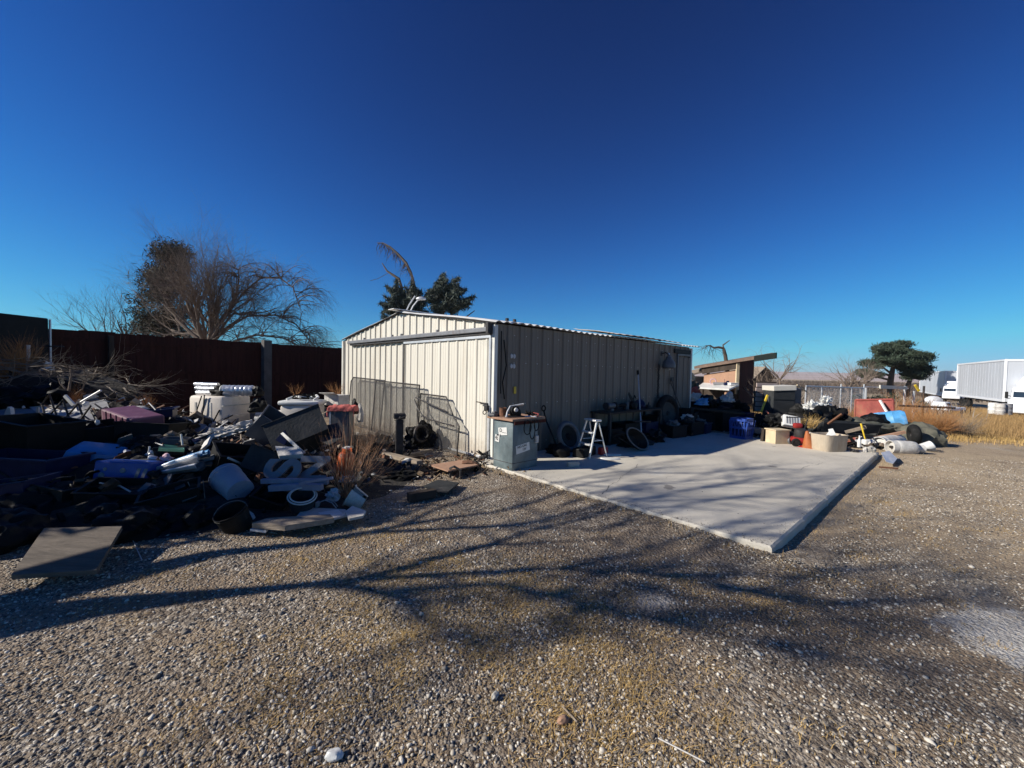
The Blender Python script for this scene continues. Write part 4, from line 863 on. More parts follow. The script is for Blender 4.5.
p = at(96, 470, 5.25); t = thing('tub', 'bright light blue tub upside down among dark junk', 'tub', (p.x+.0, p.y, .16), (10, 10, 24)); b = MB(); b.box(.64, .5, .36, None, .05, .8); b.build('body', M_['sky'], t, True); b = MB(); b.box(.72, .58, .035, T(0, 0, -.01), .012); b.build('rim', M_['sky'], t)
tt = thing('display_case', 'royal blue case with pale round marks and slanted bars on its face', 'case', tuple(at(128, 484, 4.75)), (-8, 3, 8))
b = MB(); b.box(.56, .28, .27, None, .02); b.build('body', M_['royal'], tt)
b = MB(); b.lathe([(0, .006), (.026, .006), (.03, 0)], 18, T(.02, -.142, .17, 90, 0, 0)); b.build('round_mark', M_['midgrey'], tt); b = MB(); b.lathe([(0, .006), (.018, .006), (.02, 0)], 16, T(-.16, -.142, .18, 90, 0, 0)); b.build('round_mark', M_['midgrey'], tt); b = MB(); b.lathe([(0, .006), (.03, .006), (.033, 0)], 16, T(-.19, -.142, .11, 90, 0, 0)); b.build('round_mark', M_['midgrey'], tt)
for x in (.13, .20): b = MB(); b.plate([(x, -.143, .05), (x+.035, -.143, .05), (x+.075, -.143, .2), (x+.04, -.143, .2)], .006); b.build('slanted_bar', M_['midgrey'], tt)
p = at(134, 433, 6.35)
t = thing('plastic_crate', 'plum coloured crate with its sunlit end coloured pink on top of the heap', 'crate', (p.x, p.y, p.z), (4, 7, -24))
b = MB(); b.box(.88, .42, .34, None, .03); b.build('body', M_['plum'], t)
for x in (-.30, -.16, .0, .18, .34): b = MB(); b.box(.03, .02, .30, T(x, -.212, .02), .005); b.build('rib', M_['plum'], t)
b = MB(); b.box(.02, .40, .31, T(-.447, 0, .015), .005); b.build('sunlit_tone_end', M_['pink'], t)  # pink colour carries the sunlight falling on the plum end face
p = at(158, 426, 6.7); tote('tote', 'dark navy tote behind the plum crate', (p.x, p.y, p.z), (0, -6, 30), .5, .4, .28, 'navy')
p = at(134, 413, 6.9); b = MB(); b.lathe([(.0, .12), (.14, .10), (.21, .04), (.22, 0), (0, 0)], 26, Matrix.Diagonal((1.15, .8, 1, 1))); one('dome_lid', b, M_['whitedirty'], 'pale domed lid behind the plum crate', 'lid', tuple(p), (8, -5, 0), smooth=True)
# pale panels, wedge and lattice at the back left
trace('panel', 'midgrey', [(0, 411), (10, 409), (33, 410), (44, 420), (44, 424), (0, 427)], [6.9, 6.9, 6.9, 6.6, 6.3, 6.2], .02, 'flat blue grey panel at the left edge of the heap', 'panel')
trace('panel', 'whitedirty', [(30, 408), (52, 406), (76, 408), (80, 417), (62, 421), (46, 420)], [7., 7., 7., 6.5, 6.4, 6.4], .02, 'pale panel lying under the dark crossed lattice', 'panel')
trace('panel', 'midgrey', [(76, 400), (106, 400), (110, 410), (90, 416), (76, 413)], [7.4, 7.4, 7.0, 6.8, 6.8], .02, 'grey panel between the lattice and the plum crate', 'panel')
trace('panel', 'grey', [(2, 397), (30, 394), (34, 404), (12, 408), (2, 408)], [7.6, 7.6, 7.3, 7.2, 7.2], .03, 'dull grey rug like sheet under the brush heap', 'sheet')
trace('panel', 'midgrey', [(68, 413), (90, 411), (96, 424), (80, 430), (66, 424)], [6.6, 6.6, 6.2, 6.0, 6.0], .02, 'small grey panel below the lattice', 'panel')
trace('wedge', 'white', [(11.5, 406.5), (14, 408), (16, 424.5), (9, 424.5), (7.8, 415)], 6.15, .05, 'white wedge shaped upright piece at the left edge', 'wedge')
trace('plank', 'white', [(65, 396.5), (67, 394.5), (76, 404), (73.5, 406)], 6.3, .03, 'short sunlit white plank leaning behind the lattice', 'plank')
trace('plaque', 'whitedirty', [(38, 407), (40, 407), (39.5, 414.5), (37, 414)], 6.2, .02, 'tiny white upright slip on the pale panel', 'slip')
lat = thing('lattice', 'dark folding lattice of crossed bars opened out on the heap', 'lattice', tuple(at(68, 425, 6.1))); o = lat.location.copy()
for a, c in (((430, 150), (510, 45)), ((430, 150), (470, 290)), ((510, 60), (590, 300)), ((490, 280), (650, 100)), ((650, 120), (770, 460)), ((650, 310), (800, 140)), ((720, 450), (930, 160)), ((920, 180), (1000, 310)), ((800, 140), (860, 300)), ((850, 300), (905, 490))):
    q0 = at(a[0]/10.24, 390+a[1]/10.24, 6.05+.1*(a[0] % 3)/3); q1 = at(c[0]/10.24, 390+c[1]/10.24, 6.0+.1*(a[1] % 3)/3); b = MB(); b.tube([q0-o, q1-o], .013, 6); b.build('bar', M_['darkmetal'], lat)
rod('pole', 'alum', at(81, 402, 6.9), at(101, 390.5, 6.9), .017, 'thin pale pole rising towards the fence behind the lattice', 'pole')
for a, c, Y, mt, nm, lab in (((80, 427), (84, 424), 6., 'blonde', 'cloth_scrap', 'small tan crumpled scrap under the lattice'), ((97, 424), (101, 420), 5.9, 'white', 'cloth_scrap', 'small white crumpled scrap at the left end of the plum crate'), ((87, 406), (91, 402), 6.6, 'white', 'cloth_scrap', 'bright white wad on top of the lattice'), ((24, 408), (27, 406), 6.8, 'white', 'cloth_scrap', 'tiny white wad on the blue grey panel'), ((48, 371), (51, 363), 8.3, 'white', 'cloth_scrap', 'white wad caught high in the brush heap')):
    p = at(a[0], a[1], Y); b = MB(); r = abs(a[1]-c[1])/410*Y*.62; b.blob(r*1.1, r*.8, r*1.9, a[0], .5, 2); one(nm, b, M_[mt], lab, 'scrap', tuple(p), (0, 20, a[0]*7))
# brush heap
p = at(40, 400, 8.3)
bh = thing('brush_heap', 'heap of grey dead branches in front of the fence at the far left', 'brush heap', (p.x, 8.3, .3))
rnd = random.Random(2); b = MB(); b.blob(1.9, .8, 1.15, 3, .25, 3); b.build('core', M_['debris'], bh)
b = MB(); cfg = dict(wob=.12, up=0, kids=(2, 4), ang=(15, 50), lr=(.5, .8), seg=4, tip=.5)
for _ in range(150):
    x = rnd.uniform(-2.0, 1.9); z = .5+.75*math.cos(x/1.9*1.3)*rnd.uniform(.5, 1.08); a = rnd.gauss(0, .5)
    grow(b, Vector((x, rnd.uniform(-.75, .5), z)), Vector((rnd.choice((-1, 1))*math.cos(a), rnd.gauss(0, .4), math.sin(a)*.45)), rnd.uniform(.35, .8), rnd.uniform(.008, .018), 2, rnd, cfg)
b.build('branches', M_['brush'], bh)
for px, py, Y, n, L, k, lab in ((12, 382, 8., 70, .55, 5, 'orange dry tumbleweed lodged in the brush heap at the left edge'), (24, 366, 8.2, 40, .5, 6, 'smaller orange tumbleweed on top of the brush heap'), (77, 405, 7.3, 22, .26, 7, 'small brown dry weed behind the pale lattice poles'), (146, 408, 7.6, 40, .22, 8, 'round brown dry weed behind the plum crate'), (296, 396, 8.6, 10, .22, 9, 'wispy brown weed behind the white cooler'), (338, 397, 8.2, 16, .26, 10, 'pale twiggy weed beside the shed corner')):
    twigs('tumbleweed' if n > 39 else 'dry_weed', 'tumble', lab, 'weed', tuple(at(px, py, Y)), n, L, k, 1.4, .005)
p = at(66, 400, 7.5); b = MB(); rnd = random.Random(5)
b.tube([(0, 0, -.3), (.05, 0, .15), (.1, 0, .45), (.08, 0, .62)], [.025, .02, .015, .008], 6); b.tube([(.05, 0, .15), (-.1, 0, .3), (-.15, 0, .45)], [.018, .012, .007], 6); b.tube([(.02, 0, 0), (.3, 0, .2), (.42, 0, .5)], [.018, .012, .007], 6)
one('dead_stalk', b, M_['twig'], 'bare forked stalk standing in front of the dark fence', 'stalk', tuple(p))
rod('metal_stake', 'galv', at(28, 361, 8.6), at(28.4, 345, 8.6), .03, 'short grey metal stake behind the brush heap', 'stake')
rod('rail_pipe', 'darkmetal', at(2, 345.5, 9.), at(64, 346.5, 9.2), .015, 'thin dark horizontal pipe in front of the fence at the left', 'pipe')
# the white moulded tank
def wbox_at(name, label, cat, px, ytop, ybot, Y, wl, wr, mt, rzz=45, bev=.05):
    c = at(px, ytop, Y); zt = c.z; zb = at(px, ybot, Y).z
    return c, zt, zb
c = at(222, 396.5, 7.4); zb = .10; H = c.z-zb
tk = thing('plastic_tank', 'big cream moulded plastic tank, sunlit on its left face, two foil rolls on top', 'tank', (c.x, c.y, zb), (0, 0, 80))
La, Lb = .72, .66                     # left face length, right face length
# local: corner at origin; left face along +y, right face along +x
b = MB(); b.box(Lb, La, H, T(Lb/2, La/2, 0), .055); b.build('body', M_['tank'], tk, True)
for y in (.24, .56): b = MB(); b.box(.012, .045, H*.85, T(.0, y, H*.02), .004); b.build('groove', M_['whitedirty'], tk)
b = MB(); b.box(Lb*.98, .02, .02, T(Lb/2, -.004, H*.80)); b.build('seam', M_['whitedirty'], tk)
b = MB(); b.box(Lb*.72, .025, H*.5, T(Lb*.55, -.006, H*.12), .01); b.build('recessed_panel', M_['tank'], tk)
b = MB(); b.lathe([(0, .03), (.075, .03), (.085, 0)], 22, T(-.012, .42, H*.34, 0, -90, 0)); one_ = b.build('disc', mat('orange_reflector', (.55, .2, .06), .4, 0, .3, 9), tk, True)
b = MB(); b.lathe([(0, .02), (.105, .02), (.11, 0)], 22, T(-.004, .44, H*.34, 0, -90, 0)); b.build('disc_backing', M_['black'], tk, True)
for ys in (((.34, H+.02), (.37, H*.7), (.44, H*.42)), ((.40, H), (.50, H*.72), (.50, H*.42))): b = MB(); b.tube([(-.03, y, z) for y, z in ys], .010, 5); b.build('strap', M_['black'], tk)
b = MB(); b.tube([(-.03, .02, H*.74), (-.05, .08, H*.6), (-.12, .26, H*.16), (-.16, .33, .02)], .013, 6); b.build('hose', M_['black'], tk)
for k, (px, px2, Yr, n, lab) in enumerate(((197, 216, 7.65, 3, 'stack of silver foil covered ducts on the left of the cream tank'), (224, 254, 7.6, 1, 'thick silver foil roll on the right of the cream tank'))):
    a = at(px, 390, Yr); e = at(px2, 390, Yr+(.1 if k else -.05)); z = zb+H
    t = thing('foil_roll' if k else 'foil_duct', lab, 'roll', (a.x, a.y, z))
    L = Vector((e.x-a.x, e.y-a.y, 0))
    if k:
        b = MB(); pts = [Vector((0, 0, .10))+L*q for q in np.linspace(0, 1, 18)]; b.tube(pts, [.098+.006*math.sin(i*2.5) for i in range(18)], 16); b.build('roll', M_['silver'], t, True)
        b = MB(); b.torus(.085, .018, 20, 8, T(-.01, 0, .10, 0, 90, 0)); b.build('white_end', M_['white'], t, True)
        b = MB(); b.blob(.09, .1, .16, 5, .4, 3, T(L.x+.08, L.y, .0)); b.build('black_end', M_['bag'], t, True)
    else:
        for q in range(n): b = MB(); b.tube([Vector((-.03*q, .02*q, .045+.075*q)), Vector((-.03*q, .02*q, .045+.075*q))+L*(1+.1*q)], .042, 12); b.build('duct', M_['silver'], t, True)
p = at(219, 392, 7.6); b = MB(); b.blob(.16, .12, .16, 9, .4, 3); one('trash_bag', b, M_['bag'], 'little black bag between the two silver rolls on the tank', 'trash bag', (p.x, 7.62, zb+H), smooth=True)
p = at(258, 408, 7.7); b = MB(); b.blob(.16, .16, .26, 19, .4, 3); one('trash_bag', b, M_['bag'], 'black bag hanging low at the right end of the cream tank', 'trash bag', tuple(at(259, 412, 7.7)), smooth=True)
trace('board', 'white', [(256, 412.5), (284, 411.5), (285, 414), (262, 421), (254, 420)], [8.2, 8.2, 8.1, 7.3, 7.3], .03, 'white board lying flat between the tank and the cooler', 'board')
# cooler
c = at(303, 425, 7.5)
cl = thing('cooler', 'dirty white cooler chest with white hose and cables on its lid', 'cooler', (c.x, c.y, .36), (0, 0, 8))
H = at(303, 401, 7.5).z-.36
b = MB(); b.box(.64, .45, H-.06, None, .05); b.build('body', M_['tank'], cl, True)
b = MB(); b.box(.70, .5, .075, T(0, 0, H-.06), .03); b.build('lid', M_['white'], cl, True)
for i, (nm, mt, pts, r) in enumerate((('hose', 'white', [(-.25, -.1, 0), (-.15, .05, .06), (-.02, -.1, .05), (.06, .1, .02), (.2, .1, .07), (.3, -.05, .05), (.25, -.12, .0)], .022), ('cable', 'black', [(-.1, .1, 0), (0, .0, .09), (.06, .08, .04), (.12, -.05, .1), (.18, .06, .05), (.2, 0, .12)], .014), ('cable', 'black', [(-.2, 0, .02), (-.1, -.1, .08), (0, .1, .09), (.1, 0, .02), (.02, -.1, .04)], .016))):
    b = MB(); P = [Vector(q) for q in pts]; sm = []
    for a, e in zip(P, P[1:]): sm += [a.lerp(e, k/4) for k in range(4)]
    b.tube(sm+[P[-1]], r, 7); one(nm, b, M_[mt], ('white hose curled on the cooler lid', 'tangled thick black cable on the cooler lid', 'flatter black cable loop on the left of the cooler lid')[i], nm, (c.x, c.y, .36+H+.03), smooth=True)
# grey cabinet with red cloth
c = at(342, 435, 7.2); zt = at(342, 408, 7.2).z
gc = thing('metal_cabinet', 'dull grey cabinet at the shed corner with a red cloth over it', 'cabinet', (c.x, c.y, 0), (0, 0, 6))
b = MB(); b.box(.33, .32, zt, None, .01); b.build('body', M_['grey'], gc); b = MB(); b.box(.03, .012, zt*.96, T(-.15, -.166, .01)); b.build('edge_strip', M_['galv'], gc); b = MB(); b.box(.27, .012, .5, T(.01, -.165, zt-.56), .004); b.build('door', M_['grey'], gc)
def drape(name, mt, label, cat, loc, sx, sy, drop, seed, rz=0):
    n = 26; V = []; F = []
    for i in range(n):
        for j in range(n):
            x = (i/(n-1)-.5); y = (j/(n-1)-.5); X = x*sx*1.5; Y_ = y*sy*1.5
            ox = max(0, abs(X)-sx/2); oy = max(0, abs(Y_)-sy/2); X = math.copysign(min(abs(X), sx/2+.012+ox*.12), X); Y_ = math.copysign(min(abs(Y_), sy/2+.012+oy*.12), Y_)
            z = -(ox+oy)*drop/(.25*max(sx, sy))+.02*mnoise.noise(Vector((x*6, y*6, seed)))*2+.012*mnoise.noise(Vector((x*17, y*17, seed)))
            V.append((X+.01*mnoise.noise(Vector((x*9, y*9, seed+4))), Y_, z+.012))
    F = [(i*n+j, (i+1)*n+j, (i+1)*n+j+1, i*n+j+1) for i in range(n-1) for j in range(n-1)]
    o = len(V); V += [(v[0]*.985, v[1]*.985, v[2]-.008) for v in V]; F += [tuple(q+o for q in f[::-1]) for f in F]
    b = MB(); b.add(V, F); return one(name, b, M_[mt], label, cat, loc, (0, 0, rz), smooth=True)
drape('red_cloth', 'redcloth', 'crumpled red and pink cloth draped over the grey cabinet', 'cloth', (c.x+.02, c.y, zt+.03), .40, .34, .09, 3, 8)
rod('stick', 'blonde', at(320, 416, 6.9), at(337, 405, 7.1), .009, 'thin straight stick leaning on the red cloth', 'stick')
c2 = at(337, 405, 7.9); b = MB(); b.box(.34, .3, .2, None, .01); b.plate([(-.17, -.15, .2), (.17, -.15, .2), (.2, -.3, .25), (-.15, -.3, .24)], .008); one('carton', b, M_['cloth'], 'open tan carton behind the red cloth', 'carton', tuple(c2), (0, 0, -20))
for k, (px, py, Y, r, mt, lab) in enumerate(((360, 418, 7.6, .1, 'cloth', 'pale rag hanging beside the grey cabinet'), (355, 410, 7.4, .09, 'black', 'dark rag hanging off the right side of the red cloth'))):
    b = MB(); b.blob(r*.6, r*.5, r*3, k+5, .4, 3); one('rag', b, M_[mt], lab, 'rag', tuple(at(px, py+4, Y)), smooth=True)
# tipped dark open boxes
def openbox(name, label, loc, rot, sx, sy, h, mt, flaps=True, cat='box'):
    t = tote(name, label, loc, rot, sx, sy, h, mt, .012, 1.02, cat)
    return t
openbox('open_box', 'grey open box tipped on edge left of the larger dark box', at(262, 437, 6.3), (20, 38, 30), .46, .42, .4, 'grey')
openbox('open_box', 'large dark navy open box tipped over in front of the white cooler', at(305, 446, 5.9), (-32, -22, 30), .75, .55, .42, 'slate')
trace('box_flap', 'navy', [(276, 440), (285, 430), (289, 437), (282, 452), (274, 450)], 5.6, .02, 'navy flap standing in front of the tipped boxes', 'flap')
trace('strip', 'whitedirty', [(281.5, 434), (284, 432.5), (306, 453), (303, 454.5)], [5.4, 5.4, 5.2, 5.2], .02, 'pale diagonal strip in front of the large tipped box', 'strip')
trace('strip', 'alum', [(286, 424), (298, 411), (301, 412), (290, 425)], 6.1, .015, 'thin pale strip behind the large tipped box', 'strip')
trace('dark_sheet', 'slate', [(318, 428), (338, 424), (344, 438), (330, 446), (320, 442)], [6.2, 6.2, 5.9, 5.7, 5.8], .02, 'dark flat sheet right of the large tipped box', 'sheet')
# pale crumpled cloth, small crate, stick and lid
for k, (px, py, Y, sx, sy, sz, lab) in enumerate(((222, 437, 6.0, .24, .1, .14, 'long crumpled pale cloth at the foot of the cream tank'), (246, 430, 6.1, .17, .1, .11, 'second crumpled pale cloth right of the long one'))):
    b = MB(); b.blob(sx, sy, sz, k+31, .75, 4, None, 2.6); one('cloth', b, M_['cloth'], lab, 'cloth', tuple(at(px, py, Y)), (0, -12, 15), smooth=True)
tote('small_crate', 'dull grey crate with a white stick in it', tuple(at(175, 450, 5.7)), (0, 5, 20), .28, .22, .17, 'grey', .01, 1.05, 'crate')
rod('stick', 'white', at(184, 456, 5.5), at(181, 434, 5.5), .012, 'short upright white stick beside the dull grey crate', 'stick')
trace('tray', 'greenp', [(160, 446), (184, 449), (184, 452), (158, 451)], [5.5, 5.5, 5.1, 5.1], .03, 'flat dark green tray in the shade', 'tray')
for px, py, Y, r, mt, nm, lab in ((166, 460, 5.0, .045, 'pink', 'rag', 'pinkish rag wad above the striped bundle'), (146, 456, 5.1, .028, 'alum', 'can', 'small pale can lying above the blue case'), (151, 455, 5.1, .03, 'alum', 'can', 'second pale can beside a short upright pipe'), (157, 459, 5.0, .03, 'galv', 'can', 'bluish crushed can above the striped bundle'), (130, 452, 5.2, .025, 'galv', 'can', 'small can by the light blue tub')):
    p = at(px, py, Y); b = MB()
    if nm == 'can': b.lathe([(0, 0), (r*.9, 0), (r, r*.2), (r, r*2.6), (r*.8, r*2.9), (0, r*2.85)], 12)
    else: b.blob(r*1.4, r, r*1.3, px, .6, 3)
    one(nm, b, M_[mt], lab, nm, tuple(p), (70 if nm == 'can' else 0, 20, px*11), smooth=True)
rod('pipe', 'galv', at(148.5, 455, 5.1), at(149.5, 446.5, 5.1), .010, 'short upright pipe between the small cans', 'pipe')
# striped bundle of folded corrugated sheets
p = at(182, 474, 4.9); t = thing('folded_chair_pad', 'striped grey folded lounge pad fanned out in the shade', 'pad', (p.x, p.y, p.z+.02), (-35, -20, 12))
t.rotation_euler = (R_(-15), R_(-8), R_(8)); NF = 9
for i in range(NF):
    a0, a1 = math.pi*(i+.06)/NF, math.pi*(i+.94)/NF; b = MB(); V = []; F = []
    for k in range(7):
        x = -.30+.58*k/6; r = .075+.11*(k/6)**.8
        for q in range(5):
            a = a0+(a1-a0)*q/4; rr = r*(1+.16*math.sin(math.pi*q/4)); V.append((x+.02*math.sin(i*2.1), -rr*math.cos(a)*1.15, rr*math.sin(a)*1.1))
    F = [(k*5+q, (k+1)*5+q, (k+1)*5+q+1, k*5+q+1) for k in range(6) for q in range(4)]; n_ = len(V); V += [(v[0], v[1]*.9, v[2]*.9) for v in V]; F += [tuple(q+n_ for q in f[::-1]) for f in F]
    F += [(30+q, 30+q+1, n_+30+q+1, n_+30+q) for q in range(4)]+[(q+1, q, n_+q, n_+q+1) for q in range(4)]
    b.add(V, F); b.build('fold', M_['fadedblue' if i in (3, 4) else 'midgrey' if i % 2 else 'galv'], t, True)
b = MB(); b.blob(.28, .14, .16, 4, .2, 3, T(-.02, 0, -.02)); b.build('padding', M_['grey'], t, True)
# tilted pale bucket, black pot
bk = bucket('bucket', 'pale blue white bucket lying on its side, base towards the yard', tuple(at(239, 494, 4.45)+Vector((.02, 0, .02))), (0, 0, 0), .165, .42, 'fadedblue' if 0 else 'whitedirty')
dv = (at(219, 474, 4.75)-at(239, 494, 4.45)).normalized(); bk.rotation_euler = dv.to_track_quat('Z', 'Y').to_euler()
bk.children[0].data.materials[0] = mat('pale_blue_bucket_plastic', (.24, .28, .35), .5, 0, .15, 5, .4, (.15, .14, .14), .08)
bucket('pot', 'black pot with a wire handle at the front of the heap', tuple(gnd(240, 528)), (16, -20, 20), .145, .22, 'black', 'grey', 'pot')
rod('cane', 'wood', at(208, 545-16, 4.15), at(188, 482, 4.5), .005, 'thin bent cane in front of the striped pad', 'cane')
rod('cane', 'wood', at(208, 529, 4.12), at(203, 480, 4.5), .004, 'second thin cane crossing the first', 'cane')
# letters off an old sign
b0 = T(0, 0, 0)
Sm = Matrix.Translation(at(283, 469, 4.95)) @ Euler((R_(62), R_(90), R_(6))).to_matrix().to_4x4()
def letter(ch, px, py, Y, size, rz, lab):
    t = thing('sign_letter', lab, 'letter', tuple(at(px, py, Y)), (58, 0, 4)); text_mesh(ch, size, .035, 'letter_face', M_['midgrey'], t, Matrix.Rotation(R_(rz), 4, 'Z'), .018); return t
letter('S', 281, 469, 4.9, .56, -90, 'big grey sign letter S lying on its side below the tipped boxes')
letter('N', 312, 469, 5.0, .46, -90, 'big grey sign letter N lying half hidden behind the twiggy bush')
trace('gravel_bag', 'cloth', [(276, 450), (300, 451), (304, 458), (280, 460)], [5.3, 5.3, 5.1, 5.1], .06, 'grey rough matting just above the letter S', 'mat')
for k, (a, c, w_, lab) in enumerate((((262, 481), (328, 482), .035, 'upper blue grey folded metal strip below the letters'), ((270, 488), (322, 487), .045, 'lower blue grey folded metal strip below the letters'), ((300, 484), (333, 478), .02, 'short pale strip crossing the folded metal strips'))):
    q0, q1 = at(*a, 4.6-.1*k), at(*c, 4.55-.1*k); t = thing('metal_strip', lab, 'strip', tuple(q0)); b = MB(); d = q1-q0; b.tube([(0, 0, 0), d*.5+Vector((0, 0, .01)), d], w_, 4); b.build('strip', mat('blue_grey_strip', (.20, .23, .32), .45, .2, .25, 5, .3, (.1, .1, .1)), t)
for px, py, Y, r, h, mt, lab, rr in ((302, 507, 4.4, .14, .15, 'slate', 'dark basket with a pale rim under the metal strips', (20, 12, 0)),):
    t = thing('basket', lab, 'basket', tuple(at(px, py, Y)), rr); b = MB(); b.lathe([(0, 0), (r*.8, 0), (r, h), (r*.96, h), (r*.76, .01), (0, .01)], 24); b.build('body', M_[mt], t, True)
    for q in (1., .86): b = MB(); b.torus(r*q, .008, 26, 6, T(0, 0, h+(.0 if q == 1 else .012))); b.build('rim', M_['whitedirty'], t, True)
p = gnd(325, 508); b = MB(); b.tube([(-.1, 0, 0), (-.08, 0, .06), (0, 0, .09), (.08, 0, .06), (.13, 0, .0)], .006, 6); b.tube([(-.1, .06, 0), (-.08, .06, .05), (0, .06, .08), (.08, .06, .05), (.12, .06, .0)], .006, 6); b.box(.02, .06, .06, T(-.1, .03, 0)); one('wire_hoop', b, M_['galv'], 'little pale wire hoop standing beside the basket', 'hoop', tuple(p+Vector((0, 0, .0))))
for k, (px, py, r, lab) in enumerate(((333, 497, .055, 'crumpled white wad at the foot of the twiggy bush'), (338, 491, .035, 'smaller white wad just behind the bush foot'))):
    b = MB(); b.blob(r*1.2, r, r*2, k+61, .8, 3, None, 3); one('paper_wad', b, M_['white'], lab, 'paper', tuple(gnd(px, py+3)), smooth=True)
p = gnd(355, 507)
t = thing('broken_basin', 'broken white plastic basin tipped beside the twiggy bush', 'basin', (p.x+.08, p.y+.06, .03), (16, -58, -12))
b = MB(); r = .125; b.lathe([(0, 0), (r*.7, 0), (r*.95, .17), (r*1.08, .18), (r*1.08, .19), (r*.9, .18), (r*.64, .012), (0, .012)], 26, None, 0, 330); b.build('bowl', M_['whitedirty'], t, True)
b = MB(); b.blob(r*.62, r*.6, .05, 5, .3, 3, T(0, 0, .015)); b.build('dirt_inside', M_['debris'], t)
p = gnd(348, 494); b = MB(); b.blob(.09, .06, .07, 77, .8, 3, None, 3); one('plastic_shard', b, M_['white'], 'jagged white plastic piece above the broken basin', 'shard', (p.x, p.y, .16), smooth=True)
# timber and flattened boards in the front of the heap
def board_on_ground(name, pxs, mt, th, z, lab, cat='board'):
    pts = [gnd(px, py, z[i] if isinstance(z, (list, tuple)) else z) for i, (px, py) in enumerate(pxs)]; c = sum(pts, Vector())/len(pts); b = MB(); b.plate([q-c for q in pts], th); return one(name, b, M_[mt], lab, cat, tuple(c))
board_on_ground('plank', [(252, 528), (268, 523), (330, 519), (334, 523), (285, 531)], 'wood', .05, .06, 'brown weathered plank along the front edge of the heap', 'plank')
board_on_ground('cardboard', [(296, 519), (304, 509), (345, 511), (350, 516), (320, 524)], 'cloth', .02, .045, 'flattened tan cardboard in front of the basket', 'cardboard')
board_on_ground('panel_piece', [(345, 514), (352, 508), (366, 513), (363, 518), (349, 521)], 'whitedirty', .025, .06, 'pale broken panel piece in front of the broken basin', 'panel')
board_on_ground('paper', [(318, 513), (338, 510), (343, 514), (324, 518)], 'white', .006, .06, 'thin white torn sheet on the flattened cardboard', 'sheet')
board_on_ground('plastic_film', [(250, 531), (262, 526), (270, 528), (266, 533)], 'white', .02, .03, 'torn white plastic film at the heap edge near the black pot', 'film')
board_on_ground('plywood_sheet', [(11, 575), (96, 570), (122, 526), (44, 528)], 'ply', .035, [.10, .10, .2, .2], 'weathered plywood sheet propped at the lower left, crossed by a shadow', 'board')
rod('wire', 'galv', gnd(142, 560, .02), at(128, 530, 3.9), .004, 'thin bent wire right of the plywood sheet', 'wire')
p = at(38, 511, 4.35); b = MB(); b.lathe([(0, .06), (.07, .055), (.13, .0), (.125, -.005), (0, .0)], 20, Matrix.Diagonal((1.1, .7, 1, 1))); one('hubcap', b, M_['grey'], 'dull grey domed cap in the darkest part of the heap', 'cap', tuple(p), (25, 0, 0), smooth=True)
p = at(101, 518, 4.3); b = MB(); b.blob(.06, .06, .11, 5, .08, 3); one('flower_pot', b, M_['tanwood'], 'small tan rounded pot behind the plywood sheet', 'pot', tuple(p), smooth=True)
rod('stake', 'galv', at(91, 523, 4.2), at(90.5, 514, 4.25), .008, 'short grey stake behind the plywood sheet', 'stake')
t = thing('wheeled_cart', 'dark cart frame with a pale curved handle behind the black pot', 'cart', tuple(at(165, 530, 4.3))); o = t.location.copy()
b = MB(); q = [at(137, 525, 4.3), at(131, 518, 4.3), at(134, 513, 4.3), at(146, 513.5, 4.3), at(190, 514.5, 4.4)]; b.tube([v-o for v in q], .010, 6); b.build('handle', M_['galv'], t, True)
b = MB(); b.box(.5, .3, .14, T(.05, .05, .02), .03); b.build('tray', M_['black'], t)
for x in (-.2, .25): b = MB(); b.torus(.08, .03, 18, 8, T(x, -.14, .02, 90, 0, 0)); b.build('wheel', M_['rubber'], t, True)
# twiggy bush and propane cylinder
p = gnd(345, 497)
bush = thing('twiggy_bush', 'leafless reddish twiggy bush fanning out in front of the orange cylinder', 'bush', tuple(p))
rnd = random.Random(77); b = MB(); cfg = dict(wob=.05, up=.05, kids=(2, 4), ang=(8, 30), lr=(.5, .85), seg=4, tip=.5)
for _ in range(40):
    a = rnd.gauss(0, .62); grow(b, Vector((rnd.gauss(0, .03), rnd.gauss(0, .03), -.02)), Vector((math.sin(a)*1.15, rnd.gauss(0, .35), math.cos(a))), rnd.uniform(.34, .60), rnd.uniform(.004, .0075), 2, rnd, cfg)
b.build('stems', M_['redtwig'], bush)
p = gnd(343, 478, .0); Yc = 5.35; p = at(343.5, 479, Yc)
pc = thing('propane_cylinder', 'orange gas cylinder with white valve standing behind the twiggy bush', 'gas cylinder', (p.x, Yc, .10), (0, 6, 0))
h = at(343, 448, Yc).z-.10; r = .105
b = MB(); b.lathe([(0, 0), (r*.8, 0), (r*.8, .03), (r*.95, .06), (r, .10), (r, h*.72), (r*.9, h*.82), (r*.55, h*.9), (.03, h*.93), (0, h*.93)], 26); b.build('body', M_['orange'], pc, True)
b = MB(); b.lathe([(r*.62, h*.84), (r*.62, h*1.0), (r*.57, h*1.0), (r*.57, h*.84)], 22, None, 30, 330); b.build('collar', M_['orange'], pc, True)
b = MB(); b.lathe([(0, h*.9), (.02, h*.9), (.02, h), (.035, h*1.01), (.035, h*1.05), (0, h*1.06)], 12); b.tube([(0, 0, h*.97), (-.07, -.02, h*1.0)], .014); b.build('valve', M_['white'], pc, True)
twigs('dry_weed', 'brush', 'pale tangled dead weed in front of the wire mesh panel', 'weed', tuple(gnd(366, 452, .05)), 60, .62, 12, 1.6, .005)
twigs('dry_weed', 'brush', 'low dead weed between the grey cabinet and the shed front', 'weed', tuple(gnd(385, 449, .02)), 40, .45, 13, 1.7, .005)
